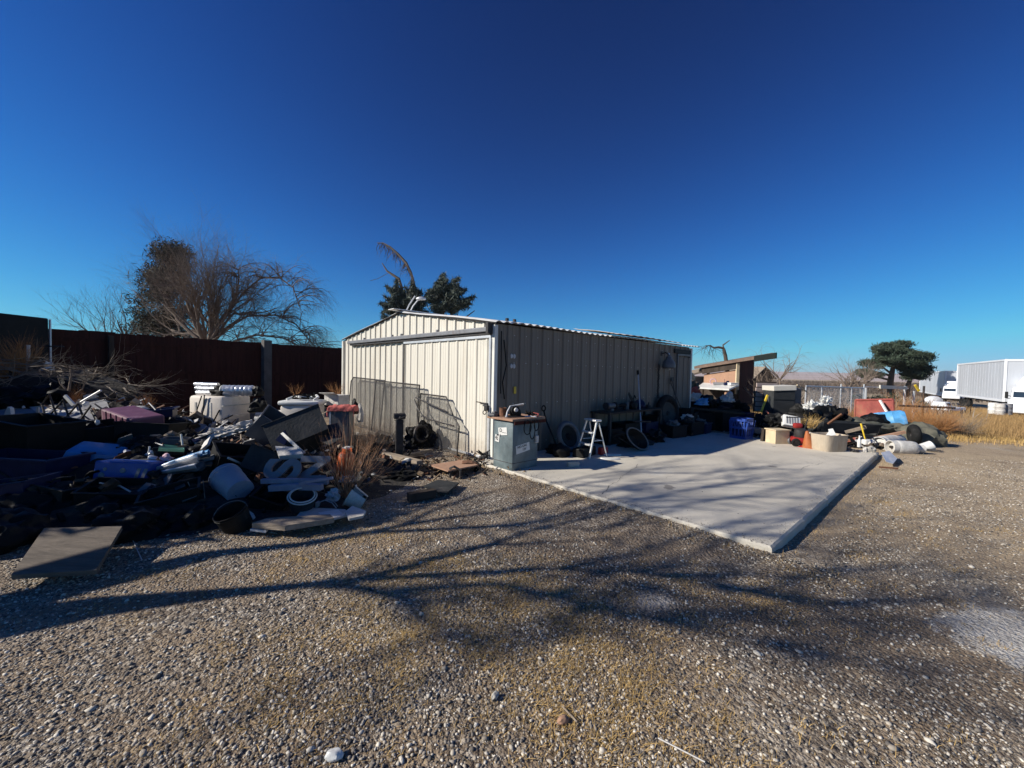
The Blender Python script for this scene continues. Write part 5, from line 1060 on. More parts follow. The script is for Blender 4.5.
# vise on its post, engine lump, timbers
p = gnd(399, 459)
vs = thing('bench_vise_stand', 'black bench vise on a stout post in front of the mesh panels', 'vise', tuple(p), (0, 0, 20))
hh = at(399, 414, p.y).z
b = MB(); b.box(.13, .12, hh-.16, None, .01); b.build('post', M_['darkmetal'], vs)
b = MB(); b.box(.13, .12, .06, T(0, 0, hh-.16), .01); b.box(.09, .16, .08, T(0, .04, hh-.10), .015); b.box(.20, .045, .09, T(0, -.06, hh-.08), .01); b.box(.20, .04, .09, T(0, .05, hh-.08), .01); b.tube([(0, -.2, hh-.05), (0, .1, hh-.05)], .02, 8); b.tube([(-.10, -.2, hh-.09), (.10, -.2, hh-.01)], .008); b.build('vise', M_['darkmetal'], vs)
b = MB(); b.box(.5, .16, .07, T(.18, -.1, 0), .01); b.build('foot', M_['darkwood'], vs)
p = gnd(420, 449); t = thing('engine_part', 'black lumpy engine part leaning on the shed front beside the vise', 'engine part', tuple(p), (0, 0, 30))
b = MB(); b.blob(.28, .22, .5, 3, .35, 4, None, 2.4); b.build('casting', M_['black'], t); b = MB(); b.torus(.15, .03, 22, 8, T(-.05, -.22, .34, 80, 0, 20)); b.build('pulley', M_['darkmetal'], t, True)
b = MB(); b.lathe([(0, 0), (.05, 0), (.05, .2), (0, .2)], 10, T(.2, -.1, .2, 50, 40, 0)); b.build('flange', M_['darkmetal'], t)
for k, (a, c, w_, h, mt, lab) in enumerate((((382, 458), (420, 468), .13, .12, 'wood', 'long weathered timber beam lying in front of the vise'), ((402, 459), (432, 452), .09, .07, 'wood', 'thinner timber lying behind the long beam'), ((414, 470), (436, 474), .10, .03, 'darkwood', 'dark flat offcut right of the long beam'), ((362, 470), (394, 472), .06, .05, 'rust', 'rusty bar lying right of the orange cylinder'))):
    q0, q1 = gnd(*a), gnd(*c); d = q1-q0; b = MB(); b.box(d.length, w_, h, None, .008); o = one('timber' if mt != 'rust' else 'rusty_bar', b, M_[mt], lab, 'timber' if mt != 'rust' else 'bar', tuple((q0+q1)/2), (0, 0, math.degrees(math.atan2(d.y, d.x))))
q0, q1 = gnd(407, 503), gnd(434, 498); d = q1-q0; b = MB(); b.box(d.length, .10, .10, None, .006); one('timber_block', b, M_['darkwood'], 'dark squared block alone on the gravel edge', 'block', tuple((q0+q1)/2+Vector((0, .06, 0))), (0, 0, math.degrees(math.atan2(d.y, d.x))))
board_on_ground('slate_sheet', [(424, 487), (438, 481), (459, 484), (448, 493), (434, 493)], 'slate', .02, .03, 'dark grey flat sheet on the gravel behind the block', 'sheet')
board_on_ground('cardboard', [(430, 466), (462, 461), (478, 466), (448, 472)], 'tanwood', .02, .10, 'tan curled board near the shed door foot', 'board')
p = gnd(483, 462); t = thing('jack_stand', 'small black spiky iron jack near the shed door foot', 'jack', tuple(p)); b = MB()
rnd = random.Random(3)
for _ in range(11): a = rnd.uniform(0, 6.28); b.tube([(0, 0, .12), (math.cos(a)*.12, math.sin(a)*.12, .12+rnd.uniform(-.12, .14))], [.03, .008], 5)
b.blob(.07, .07, .14, 4, .3, 2); b.build('iron_body', M_['darkmetal'], t)
for k, (px, py, w_, lab, mt, nm) in enumerate(((455, 478, .16, 'bent dark U shaped bracket on the dirt', 'darkmetal', 'bracket'), (468, 470, .2, 'curved rusty plate beside the bracket', 'rust', 'curved_plate'), (402, 478, .22, 'low heap of black rags at the gravel edge', 'bag', 'rag_heap'), (415, 474, .14, 'small black twisted part behind the rag heap', 'darkmetal', 'twisted_part'), (438, 470, .12, 'brown lump of bark by the tan board', 'darkwood', 'bark_lump'))):
    p = gnd(px, py); b = MB()
    if nm == 'bracket': b.tube([(-w_/2, 0, 0), (-w_/2, 0, .14), (-.02, 0, .17), (w_/2, .02, .12), (w_/2, .02, 0)], .02, 6)
    elif nm == 'curved_plate':
        for i in range(6): a = R_(20+i*22); a2 = R_(42+i*22); b.plate([(-math.cos(a)*w_, -.1, math.sin(a)*w_*.7), (-math.cos(a2)*w_, -.1, math.sin(a2)*w_*.7), (-math.cos(a2)*w_, .1, math.sin(a2)*w_*.7), (-math.cos(a)*w_, .1, math.sin(a)*w_*.7)], .008)
    elif nm == 'twisted_part': b.tube([(-.1, 0, .02), (-.03, 0, .1), (.04, .03, .03), (.12, 0, .12)], [.02, .03, .02, .01], 6)
    else: b.blob(w_, w_*.6, w_*.45, k+8, .6, 3, None, 2.6)
    one(nm, b, M_[mt], lab, nm.replace('_', ' '), tuple(p), (0, 0, k*25-20))
def apron(r): 
    k = r.random(); a = gnd(360, 470); c = gnd(500, 468); q = a.lerp(c, k)+Vector((r.gauss(0, .25), r.gauss(0, .35), 0)); return q.x, q.y
zg0 = lambda x, y: gz(np.array(x), np.array(y))
for mt, N, k in (('darkwood', 110, 1), ('rust', 60, 2), ('black', 70, 3), ('cloth', 22, 4), ('ash', 120, 5)): scrap('loose_scrap', mt, N, 60+k, apron, 'small scrap and chips on the dirt in front of the shed', .015, .08, zg0)
grid_obj('dirt_litter', np.linspace(-4.6, .0, 120), np.linspace(4.8, 9.6, 120), lambda X, Y: np.where((X-CX)*SB.x+(Y-CY)*SB.y > -.02, -.2, .035*np.exp(-(((X-CX)*SB.x+(Y-CY)*SB.y+.55)/.45)**2)*(1+.5*np.sin(9*X+4*Y))*np.clip(((X-CX)*SA.x+(Y-CY)*SA.y-.2)*2, 0, 1)-.025), M_['ash'], None)
tag(bpy.data.objects['dirt_litter'], 'drift of tan dirt and dry leaves along the shed front', 'dirt', kind='stuff')
WIRE = mat('dull_zinc_wire', (.20, .19, .175), .6, .2, .3, 6, .4, (.14, .08, .05), 0)
# wire mesh panels leaning on the shed front
def mesh_panel(name, label, outline, b0, lean, bars, pitch, cat='mesh panel'):
    """outline in (a, z) along the shed front; wires clipped to it"""
    t = thing(name, label, cat, (CX, CY, 0), (0, 0, BA)); n = len(outline)
    P3 = lambda a, z, o=0: Vector((b0-lean*(1-z/1.4)+o, a, z))
    for i in range(n):
        if i == bars: continue
        b = MB(); b.tube([P3(*outline[i]), P3(*outline[(i+1) % n])], .016, 6); b.build('frame_bar', M_['darkmetal'], t)
    def cross(fix, val):
        r = []
        for i in range(n):
            a, c = outline[i], outline[(i+1) % n]; u0, u1 = a[fix], c[fix]
            if (u0-val)*(u1-val) < 0: k = (val-u0)/(u1-u0); r.append(a[1-fix]+(c[1-fix]-a[1-fix])*k)
        return sorted(r)
    b = MB(); mn = min(o[0] for o in outline); mx = max(o[0] for o in outline); a = mn+pitch
    while a < mx:
        r = cross(0, a)
        for i in range(0, len(r)-1, 2): b.tube([P3(a, r[i]), P3(a, r[i+1])], .0026, 3, False)
        a += pitch
    mn = min(o[1] for o in outline); mx = max(o[1] for o in outline); z = mn+pitch
    while z < mx:
        r = cross(1, z)
        for i in range(0, len(r)-1, 2): b.tube([P3(r[i], z, .004), P3(r[i+1], z, .004)], .0026, 3, False)
        z += pitch
    b.build('wire_mesh', WIRE, t); return t
mesh_panel('wire_mesh_panel', 'large wire mesh gate panel leaning on the left of the shed front', [(6.1, .03), (6.1, 1.22), (5.95, 1.33), (4.0, 1.30), (4.0, .03)], -.14, .12, -1, .020)
mesh_panel('wire_mesh_panel', 'second mesh panel overlapping the large one at its right side', [(4.35, .03), (4.35, 1.29), (2.2, 1.26), (2.18, .62), (1.95, .03)], -.20, .12, -1, .020)
mesh_panel('wire_mesh_panel', 'smallest mesh panel with slanting right side, nearest the sliding door edge', [(2.22, .03), (2.22, 1.08), (1.25, 1.07), (.95, .72), (.74, .55), (.74, .03)], -.15, .10, -1, .022)
b = MB()
t = thing('bent_iron_frame', 'rusty bent iron frame hung on the smallest mesh panel', 'frame', (CX, CY, 0), (0, 0, BA))
for pts in ([(1.95, .62), (1.9, .66), (1.75, .60), (.78, .56)], [(2.2, 1.0), (1.9, .95), (.98, .80)], [(2.25, .95), (2.1, .78), (1.85, .6), (1.85, .1)]): b = MB(); b.tube([(-.30, a, z) for a, z in pts], .016, 6); b.build('iron_bar', M_['darkmetal'], t)
def push(p, d): u = Vector((p.x, p.y, 0)).normalized(); return p+u*d
# ------------------------------------------------------------------ blue cabinet at the shed corner
cb = thing('steel_cabinet', 'scratched slate blue steel cabinet with white labels at the shed corner', 'cabinet', (.03, 6.26, .03), (0, 0, 43.5))
CW, CD, CH = .58, .46, .80      # along x (dark right face looks to -y), along y (lit left face looks to -x)
b = MB(); b.box(CW, CD, CH, T(CW/2, CD/2, 0), .035); b.build('body', M_['teal'], cb, True)
b = MB(); b.box(CW+.006, CD+.006, .008, T(CW/2, CD/2, .14), .002); b.build('seam', M_['darkmetal'], cb)
for y, z, w_, h, rr in ((.22, .56, .20, .12, -8), (.36, .44, .10, .11, 6)):
    b = MB(); b.box(w_, .005, h, T(0, 0, 0), .001); o = b.build('label', M_['white'], cb); o.matrix_local = T(-.004, y, z, 0, rr, -90)
def mark(txt, size, M, par=cb, mt='black'): text_mesh(txt, size, .002, 'lettering', M_[mt], par, M)
Mf = lambda y, z: Matrix.Translation((-.0095, y, z)) @ Euler((R_(90), 0, R_(-90))).to_matrix().to_4x4()
mark('D', .08, Mf(.27, .63)); mark('~~~', .06, Mf(.19, .605)); mark('JM 7', .055, Mf(.32, .545)); mark('92', .075, Mf(.36, .49))
b = MB(); b.box(.30, .005, .13, T(0, 0, 0), .001); o = b.build('label', M_['white'], cb); o.matrix_local = T(.23, -.004, .30, 0, -8, 0)
Md = lambda x, z: Matrix.Translation((x, -.0095, z)) @ Euler((R_(90), R_(-8), 0)).to_matrix().to_4x4()
mark('NO GAS', .055, Md(.20, .395), cb); mark('12V', .055, Md(.25, .345), cb)
b = MB(); b.box(.06, .04, .12, T(.52, -.02, .42), .01); b.build('switch_box', M_['cloth'], cb)
bd = thing('table_board', 'brown board lying on top of the slate blue cabinet', 'board', (.03, 6.26, .83), (0, 0, 43.5))
b = MB(); b.box(.74, .60, .035, T(CW/2+.03, CD/2+.03, 0), .006); b.build('top', M_['tanwood'], bd)
b = MB(); b.box(.70, .012, .05, T(CW/2+.03, -.065, -.05)); b.build('edge', M_['redwood'], bd)
def cl_(x, y, z=0): return Vector((.03, 6.26, .865+z))+SB*x+SA*y
b = MB(); b.lathe([(0, 0), (.055, 0), (.06, .01), (.055, .02), (.058, .13), (.06, .14), (.052, .14), (.05, .02), (0, .02)], 20); one('rusty_can', b, M_['rust'], 'open rusty can on the brown board over the cabinet', 'can', tuple(cl_(.12, .38)), smooth=True)
b = MB(); b.box(.2, .13, .045, None, .01); b.box(.1, .06, .03, T(.02, 0, .045), .01); one('tool_tray', b, M_['grey'], 'flat grey tool tray on the left corner of the brown board', 'tray', tuple(cl_(.02, .48)), (0, 0, 60))
t = thing('chop_saw', 'small chop saw with a pale bent handle on the brown board', 'saw', tuple(cl_(.22, .22)), (0, 0, 25))
b = MB(); b.tube([(-.16, -.05, 0), (-.12, 0, .08), (-.06, .02, .17), (.14, .02, .2), (.17, .0, .205)], .014, 8); b.build('handle', M_['alum'], t, True)
b = MB(); b.blob(.1, .08, .13, 4, .1, 3, T(.03, .02, .02)); b.lathe([(0, .02), (.07, .02), (.07, -.02), (0, -.02)], 16, T(.0, -.04, .11, 90, 0, 0)); b.build('motor', M_['black'], t, True)
b = MB(); b.box(.3, .2, .02, None, .005); b.build('base', M_['darkmetal'], t)
b = MB(); b.lathe([(0, .02), (.03, .02), (.035, 0)], 12, T(-.0, -.07, .12, 90, 0, 0)); b.build('cap', M_['white'], t, True)
for k, (x, y, mt, lab) in enumerate(((.46, .12, 'black', 'tangle of black tool cords on the right of the brown board'), (.5, .06, 'redcloth', 'small red clamp on the right end of the brown board'), (.4, .04, 'alum', 'pair of pale pliers near the board edge'))):
    rnd = random.Random(k); b = MB()
    if k == 0:
        b.tube([(rnd.uniform(-.12, .12), rnd.uniform(-.1, .1), rnd.uniform(.01, .09)) for _ in range(22)], .009, 5)
    elif k == 1: b.tube([(-.08, 0, .01), (.0, .02, .06), (.08, 0, .05), (.07, -.02, .01)], .012, 6)
    else: b.tube([(-.12, 0, .01), (0, 0, .015), (.1, .05, .01)], .009, 5); b.tube([(-.1, .04, .01), (0, 0, .018), (.1, -.03, .01)], .009, 5)
    one(('cord_tangle', 'clamp', 'pliers')[k], b, M_[mt], lab, ('cord', 'clamp', 'pliers')[k], tuple(cl_(x, y)), smooth=True)
t = thing('hanging_cord', 'coils of dark cord hanging down the shaded face of the cabinet', 'cord', tuple(cl_(.3, -.075, -.03)), (0, 0, 43.5))
for k, (x, w_, h) in enumerate(((-.06, .08, .22), (.04, .06, .30), (.12, .05, .17))): b = MB(); b.tube([(x+w_*math.sin(a), -.01*k, -h/2+h/2*math.cos(a)) for a in np.linspace(0, 6.28, 18)], .008, 5); b.build('coil', M_['black'], t, True)
# ------------------------------------------------------------------ things along the shed's shaded side
def sw(b_, a_, z=ST): return tuple(sh(b_, a_, z))
p = sh(1.55, -.42, ST+.30); tyre('wheel', 'grey rimmed wheel leaning on the shed side behind the cabinet', tuple(p), (72, 0, BA-4), .31, .055, 'grey', 'black', 1.0)
t = thing('lawn_edger', 'dark long handled edger leaning between the cabinet and the grey rimmed wheel', 'edger', sw(1.1, -.5), (0, 0, BA)); b = MB(); b.tube([(0, -.1, .05), (-.05, .2, .6), (.02, .35, .8)], .016, 6); b.build('handle', M_['black'], t, True); b = MB(); b.torus(.05, .014, 14, 6, T(.03, .36, .84, 90, 0, 0)); b.build('grip', M_['black'], t, True); b = MB(); b.blob(.16, .14, .22, 8, .3, 3, T(0, -.12, 0)); b.build('motor', M_['black'], t, True)
t = thing('floor_mop_bucket', 'low dark toolbox on the slab beside the grey rimmed wheel', 'toolbox', sw(1.5, -.85), (0, 0, BA+10)); b = MB(); b.box(.5, .24, .16, None, .02); b.build('body', M_['black'], t); b = MB(); b.tube([(-.15, 0, .16), (-.13, 0, .22), (.13, 0, .22), (.15, 0, .16)], .012); b.build('handle', M_['darkmetal'], t)
p = gnd(572, 467, ST); b = MB(); b.box(.19, .10, .085, None, .008); bb = one('concrete_block', b, M_['stone'], 'small pale concrete block alone on the slab near the shadow edge', 'block', tuple(p+Vector((.02, .05, 0))), (0, 0, 12))
# bench
bn = thing('work_bench', 'dark work bench against the shed side under heaped tools', 'bench', sw(2.75, -.02), (0, 0, BA))
zb_ = .66
b = MB(); b.box(2.3, .50, .04, T(1.15, -.27, zb_), .004); b.build('top', M_['darkwood'], bn)
for x in (.06, 2.24):
    for y in (-.06, -.48): b = MB(); b.box(.06, .06, zb_, T(x, y, 0)); b.build('leg', M_['darkmetal'], bn)
b = MB(); b.box(2.2, .4, .03, T(1.15, -.27, .22)); b.build('shelf', M_['darkwood'], bn)
def bp_(x, y, z=0): return tuple(sh(2.75+x, -.02+y, ST+zb_+.04+z))
t = thing('bench_grinder', 'dark bench grinder on the left of the work bench', 'grinder', bp_(.35, -.3), (0, 0, BA)); b = MB(); b.lathe([(0, -.13), (.06, -.12), (.06, .12), (0, .13)], 16, T(0, 0, .12, 0, 90, 0)); b.box(.1, .12, .06, T(0, 0, 0), .01); b.build('motor', M_['grey'], t, True)
for x in (-.17, .17): b = MB(); b.lathe([(0, -.02), (.08, -.02), (.08, .02), (0, .02)], 18, T(x, 0, .12, 0, 90, 0)); b.build('grinding_wheel', M_['darkmetal'], t, True)
for k, (x, nm, mt, lab) in enumerate(((.8, 'power_drill', 'black', 'black drill lying at the middle of the work bench'), (1.15, 'paint_can', 'grey', 'grey can standing on the middle of the work bench'), (1.35, 'chainsaw', 'black', 'black saw heaped upright on the work bench'), (1.75, 'tool_bag', 'navy', 'dark blue tool bag on the work bench'), (2.05, 'planer', 'darkmetal', 'long dark plane at the right end of the bench'))):
    b = MB()
    if nm == 'power_drill': b.tube([(-.16, 0, .1), (0, 0, .11), (.16, 0, .12)], [.01, .035, .04], 10); b.box(.05, .04, .12, T(.12, 0, 0, 0, 12, 0), .01)
    elif nm == 'paint_can': b.lathe([(0, 0), (.06, 0), (.06, .15), (.055, .16), (0, .155)], 18)
    elif nm == 'chainsaw': b.blob(.14, .1, .2, 3, .2, 3); b.plate([(-.02, 0, .1), (-.32, 0, .36), (-.30, 0, .41), (.04, 0, .2)], .015); b.tube([(.0, 0, .2), (.08, 0, .32), (.18, 0, .25)], .014)
    elif nm == 'tool_bag': b.blob(.2, .12, .22, 12, .3, 3); b.tube([(-.1, 0, .15), (0, 0, .3), (.1, 0, .15)], .012)
    else: b.box(.3, .08, .07, None, .01); b.tube([(-.1, 0, .07), (-.06, 0, .13), (.0, 0, .07)], .014)
    one(nm, b, M_[mt], lab, nm.replace('_', ' '), bp_(x, -.25+.05*(k % 2)), (0, 0, BA+k*15-20), smooth=True)
# aluminium step stool
ld = thing('step_ladder', 'little aluminium step ladder half in the sun beside the work bench', 'step ladder', (1.50, 7.55, ST), (0, 0, -60)); ld.scale = (.9, .9, .93)
LHt = .70
for s_ in (-1, 1):
    b = MB(); b.tube([(s_*.21, -.24, 0), (s_*.155, -.02, LHt)], .020, 4); b.build('front_rail', M_['alum'], ld)
    b = MB(); b.tube([(s_*.20, .24, 0), (s_*.145, .05, LHt-.03)], .013, 6); b.build('rear_leg', M_['alum'], ld)
for z, y in ((.24, -.165), (.47, -.095)): b = MB(); b.box(.36-.1*z, .10, .03, T(0, y, z), .005); b.build('tread', M_['alum'], ld)
b = MB(); b.box(.36, .17, .04, T(0, .01, LHt), .012); b.build('top_cap', M_['alum'], ld)
b = MB(); b.tube([(-.18, .15, .32), (.18, .15, .32)], .009); b.tube([(-.17, -.1, .33), (-.17, .14, .33)], .006); b.tube([(.17, -.1, .33), (.17, .14, .33)], .006); b.build('brace', M_['alum'], ld)
b = MB(); b.box(.2, .1, .14, None, .02); one('red_can', b, M_['red'], 'dark red fuel can standing behind the step ladder', 'fuel can', (1.75, 7.72, ST), (0, 0, 40))
for k, (px, py, lab) in enumerate(((612, 455, 'white plastic lid lying at the right of the step ladder'), (610, 459, 'second white lid just in front of the first by the ladder'))): b = MB(); b.lathe([(0, .02), (.14, .02), (.15, .0), (0, 0)], 20, Matrix.Diagonal((1.2, .45, 1, 1))); one('flat_disc', b, M_['white'], lab, 'lid', tuple(gnd(px, py, ST)), smooth=True)
# barrow with grey rim, rake, tyre, chain, rods, crates
p = gnd(628, 451, ST)
wb = thing('wheelbarrow', 'black wheelbarrow tub tipped on its side showing a grey rim', 'wheelbarrow', (2.55, 8.2, ST+.24), (58, 26, 22)); wb.scale = (.8, .8, .8)
b = MB(); b.lathe([(0, -.20), (.18, -.19), (.30, 0), (.28, 0), (.165, -.175), (0, -.185)], 24, Matrix.Diagonal((1.25, .9, 1, 1))); b.build('tub', M_['black'], wb, True)
b = MB(); b.torus(.295, .018, 34, 8, Matrix.Diagonal((1.25, .9, 1, 1))); b.build('rim', M_['grey'], wb, True)
b = MB(); b.torus(.13, .05, 22, 8, T(-.4, 0, -.24, 90, 0, 0)); b.build('wheel', M_['rubber'], wb, True)
b = MB(); b.tube([(.6, .25, -.1), (-.4, .06, -.25)], .015); b.tube([(.6, -.25, -.1), (-.4, -.06, -.25)], .015); b.build('handles', M_['darkmetal'], wb)
q0 = at(638, 372, 10.3); q1 = gnd(642, 444, ST)
rk = thing('long_handled_rake', 'long pale handled rake leaning upright on the shed side', 'rake', tuple(q1)); b = MB(); b.tube([(0, 0, 0), q0-q1], .015, 7); b.build('handle', M_['galv'], rk)
b = MB(); b.tube([(q0-q1)*.955, (q0-q1)*1.02], .024, 7); b.build('grip', M_['black'], rk); b = MB(); b.box(.36, .03, .03, T(0, 0, .48)); b.build('crossbar', M_['darkmetal'], rk)
q0 = at(634, 408, 10.1); rod('pole', 'grey', gnd(632, 440, ST), q0, .013, 'short dark pole beside the long rake', 'pole')
p = sh(5.9, -.24, ST+.50); tyre('tyre', 'big black tyre leaning against the shed side', tuple(p), (84, 0, BA-4), .50, .09, 'rubber', 'darkmetal', 1.0)
t = thing('chain', 'chain hanging on the shed side above the tyre', 'chain', tuple(sh(5.62, -.09, 1.85)), (0, 0, BA)); 
for i in range(22): b = MB(); b.torus(.026, .008, 10, 5, T(.01*math.sin(i), 0, -i*.04, 90, 0, 0) @ T(0, 0, 0, 0, (i % 2)*90, 0) @ Matrix.Diagonal((1, 1.4, 1, 1))); b.build('link', M_['darkmetal'], t)
for i, (x0_, x1_, zt, lab) in enumerate(((6.0, 6.45, 1.35, 'thin dark hoe leaning right of the tyre'), (6.5, 6.35, 1.3, 'second thin dark tool with a fork head right of the tyre'))):
    a = sh(x0_+.3, -.45, ST); c = sh(x1_, -.08, zt+ST); t = thing('garden_tool', lab, 'garden tool', tuple(a)); b = MB(); b.tube([(0, 0, 0), c-a], .013, 6); b.build('handle', M_['darkmetal'], t)
    b = MB(); d = c-a
    if i: [b.tube([d, d+SB*x*.06+Vector((0, 0, .13))], .007, 5) for x in (-1, 0, 1)]; b.tube([d-SB*.07, d+SB*.07], .01)
    else: b.plate([d+SB*-.07, d+SB*.07, d+SB*.07+Vector((0, 0, .12)), d+SB*-.07+Vector((0, 0, .12))], .01)
    b.build('head', M_['darkmetal'], t)
for k, (bb_, aa_, sx, sy, h, mt, lab) in enumerate(((5.2, -.75, .55, .4, .3, 'black', 'low black crate in front of the tyre'), (6.0, -.8, .7, .45, .34, 'black', 'wide black crate in front of the thin tools'), (6.6, -.85, .5, .4, .26, 'navy', 'dark navy crate nearest the slab shadow edge'), (6.75, -.45, .5, .35, .5, 'black', 'taller black crate by the shed side door'))):
    tote('crate', lab, sw(bb_, aa_), (0, 0, BA+8*k-10), sx, sy, h, mt, .02, 1.05, 'crate')
for k, (bb_, aa_, z, mt, lab) in enumerate(((5.9, -.8, .3, 'darkmetal', 'dark pump part in the wide black crate'), (6.05, -.72, .34, 'cloth', 'tan rag in the wide black crate'), (6.55, -.85, .2, 'grey', 'grey fitting in the navy crate'), (5.2, -.75, .25, 'grey', 'grey casting in the low black crate'))):
    b = MB(); b.blob(.14, .11, .16, k+80, .5, 3, None, 2.5); one(('pump_part', 'rag', 'fitting', 'casting')[k], b, M_[mt], lab, ('pump', 'rag', 'fitting', 'casting')[k], sw(bb_, aa_, ST+z), smooth=True)
p = gnd(662, 447, ST); b = MB(); b.blob(.09, .07, .1, 3, .3, 3); one('cloth_wad', b, M_['slate'], 'dark wad on the slab by the long rake foot', 'rag', tuple(gnd(650, 445, ST)), smooth=True)
for k, (bx_a, aa_, h, sx, mt, lab) in enumerate(((3.0, -.32, .34, .5, 'black', 'black crate under the left end of the work bench'), (3.7, -.35, .42, .6, 'black', 'tall black crate under the middle of the work bench'), (4.5, -.36, .38, .6, 'navy', 'dark blue crate under the right end of the work bench'), (5.0, -.3, .5, .4, 'black', 'black crate between the bench and the big tyre'), (6.75, -.32, .6, .4, 'black', 'tall black crate right of the big tyre'))): tote('crate', lab, sw(bx_a, aa_), (0, 0, BA+5*k-8), sx, .4, h, mt, .02, 1.05, 'crate')
for k, (px, py, Y, r, lab) in enumerate(((632, 446, 8.6, .2, 'black bag lying beside the wheelbarrow'), (655, 440, 9.4, .25, 'black bag in front of the big tyre'), (682, 436, 10.6, .26, 'black bag against the navy crate'), (556, 460, 7.7, .16, 'small black bag behind the cabinet'), (700, 405, 13.5, .5, 'large black bag left of the white table'), (715, 408, 13.5, .5, 'large black bag under the white table'), (732, 408, 13.6, .45, 'large black bag at the red end wall'))):
    q = at(px, py, Y); b = MB(); b.blob(r*1.2, r*.8, r*1.1, k+230, .42, 4, None, 2.3); one('trash_bag', b, M_['bag'], lab, 'trash bag', (q.x, q.y, max(ST-.01, q.z-r*.5)), (0, 0, 47*k), smooth=True)
# dark clutter between shed and lean-to
for k, (px, py, Y, sx, sy, h, mt, lab) in enumerate(((705, 420, 12.2, 1.1, .6, .5, 'black', 'wide black bin under the white table'), (725, 414, 12.0, .7, .5, .62, 'black', 'black bin behind the blue milk crate'), (742, 412, 12.4, .6, .5, .5, 'navy', 'dark bin at the foot of the dark red end wall'), (700, 432, 11.3, .5, .4, .3, 'black', 'small black bin at the edge of the slab shade'))):
    p = at(px, py, Y); tote('bin', lab, (p.x, p.y, .0), (0, 0, 20*k), sx, sy, h, mt, .02, 1.06, 'bin')
rod('rail', 'darkwood', at(690, 408, 11.8), at(745, 414, 11.2), .035, 'long dark timber rail lying across the bins', 'rail')
for k, (px, py, Y, r, mt, lab) in enumerate(((702, 402, 12.0, .16, 'fadedblue', 'pale blue rag on the wide black bin'), (728, 399, 12.0, .2, 'cloth', 'pale rag on the bin behind the milk crate'), (696, 418, 11.6, .14, 'grey', 'grey wad on the small black bin'), (730, 395.5, 12.1, .12, 'canvas', 'olive wad beside the pale rag'), (694, 392, 13.0, .18, 'redcloth', 'dull red rag stack right of the shed corner'), (693, 398, 12.8, .2, 'cloth', 'pale paper heap right of the shed corner'), (692, 386, 13.5, .2, 'canvas', 'green grey heap right of the shed corner'), (690, 377, 14, .18, 'blonde', 'tan cardboard heap seen past the shed corner'))):
    b = MB(); b.blob(r, r*.7, r*1.2, k+120, .6, 3, None, 2.6); one('rag_heap', b, M_[mt], lab, 'rags', tuple(at(px, py+3, Y)), (0, 0, 33*k), smooth=True)
# blue milk crate
p = gnd(741, 439, ST)
mc = thing('milk_crate', 'bright royal blue crate standing at the sunny edge of the slab shade', 'crate', tuple(push(p, .2)), (0, 0, 35)); s_ = .36; h = .50
b = MB(); 
b.box(s_, s_, .03, None)
for sgn in (-1, 1):
    for ax in (0, 90):
        M = Matrix.Rotation(R_(ax), 4, 'Z')
        b.box(s_, .03, .07, M @ T(0, sgn*s_/2, h-.07)); b.box(s_, .03, .06, M @ T(0, sgn*s_/2, 0)); b.box(s_-.03, .02, .05, M @ T(0, sgn*s_/2, h*.48))
b.build('frame', M_['royal'], mc)
b = MB()
for sgn in (-1, 1):
    for ax in (0, 90):
        M = Matrix.Rotation(R_(ax), 4, 'Z')
        for i in range(9): x = -s_/2+s_*i/8; b.tube([M @ Vector((x, sgn*s_/2, .05)), M @ Vector((x+(.06 if i % 2 else -.06), sgn*s_/2, h-.05))], .010, 4)
b.build('slats', M_['royal'], mc)
b = MB(); b.box(s_*.85, s_*.85, h*.72, T(0, 0, .04), .03); one('blue_liner', b, M_['navy'], 'dark blue bag filling the royal blue crate', 'bag', tuple(mc.location), (0, 0, 35))
# ------------------------------------------------------------------ junk row along the far edge of the slab
def gz0(px, py): return gnd(px, py, ST)
p = gz0(757, 436); b = MB(); b.box(.36, .28, .26, None, .02); one('grey_box', b, M_['grey'], 'dull grey box left of the pale pine crate', 'box', (p.x, p.y+.1, 0), (0, 0, 20))
p = gz0(763, 441); b = MB(); b.box(.10, .08, .30, None, .01); b.box(.12, .1, .02, T(0, 0, .3)); one('post_stub', b, M_['darkwood'], 'short dark post stub in front of the pine crate', 'post', (p.x, p.y, ST-.02), (3, 4, 10))
p = gz0(780, 444)
bx_ = thing('pine_crate', 'pale unpainted pine crate with a flat lid on the slab edge', 'crate', tuple(push(gz0(777, 444), .2)), (0, 0, 8)); bx_.scale = (.85, .85, .9); b = MB(); b.box(.42, .36, .33, None, .006); b.build('body', M_['blonde'], bx_); b = MB(); b.box(.46, .42, .03, T(.0, .0, .333), .004); b.build('lid', M_['blonde'], bx_); b = MB(); b.box(.2, .30, .3, T(.33, .06, .0), .02); b.build('side_compartment', M_['slate'], bx_)
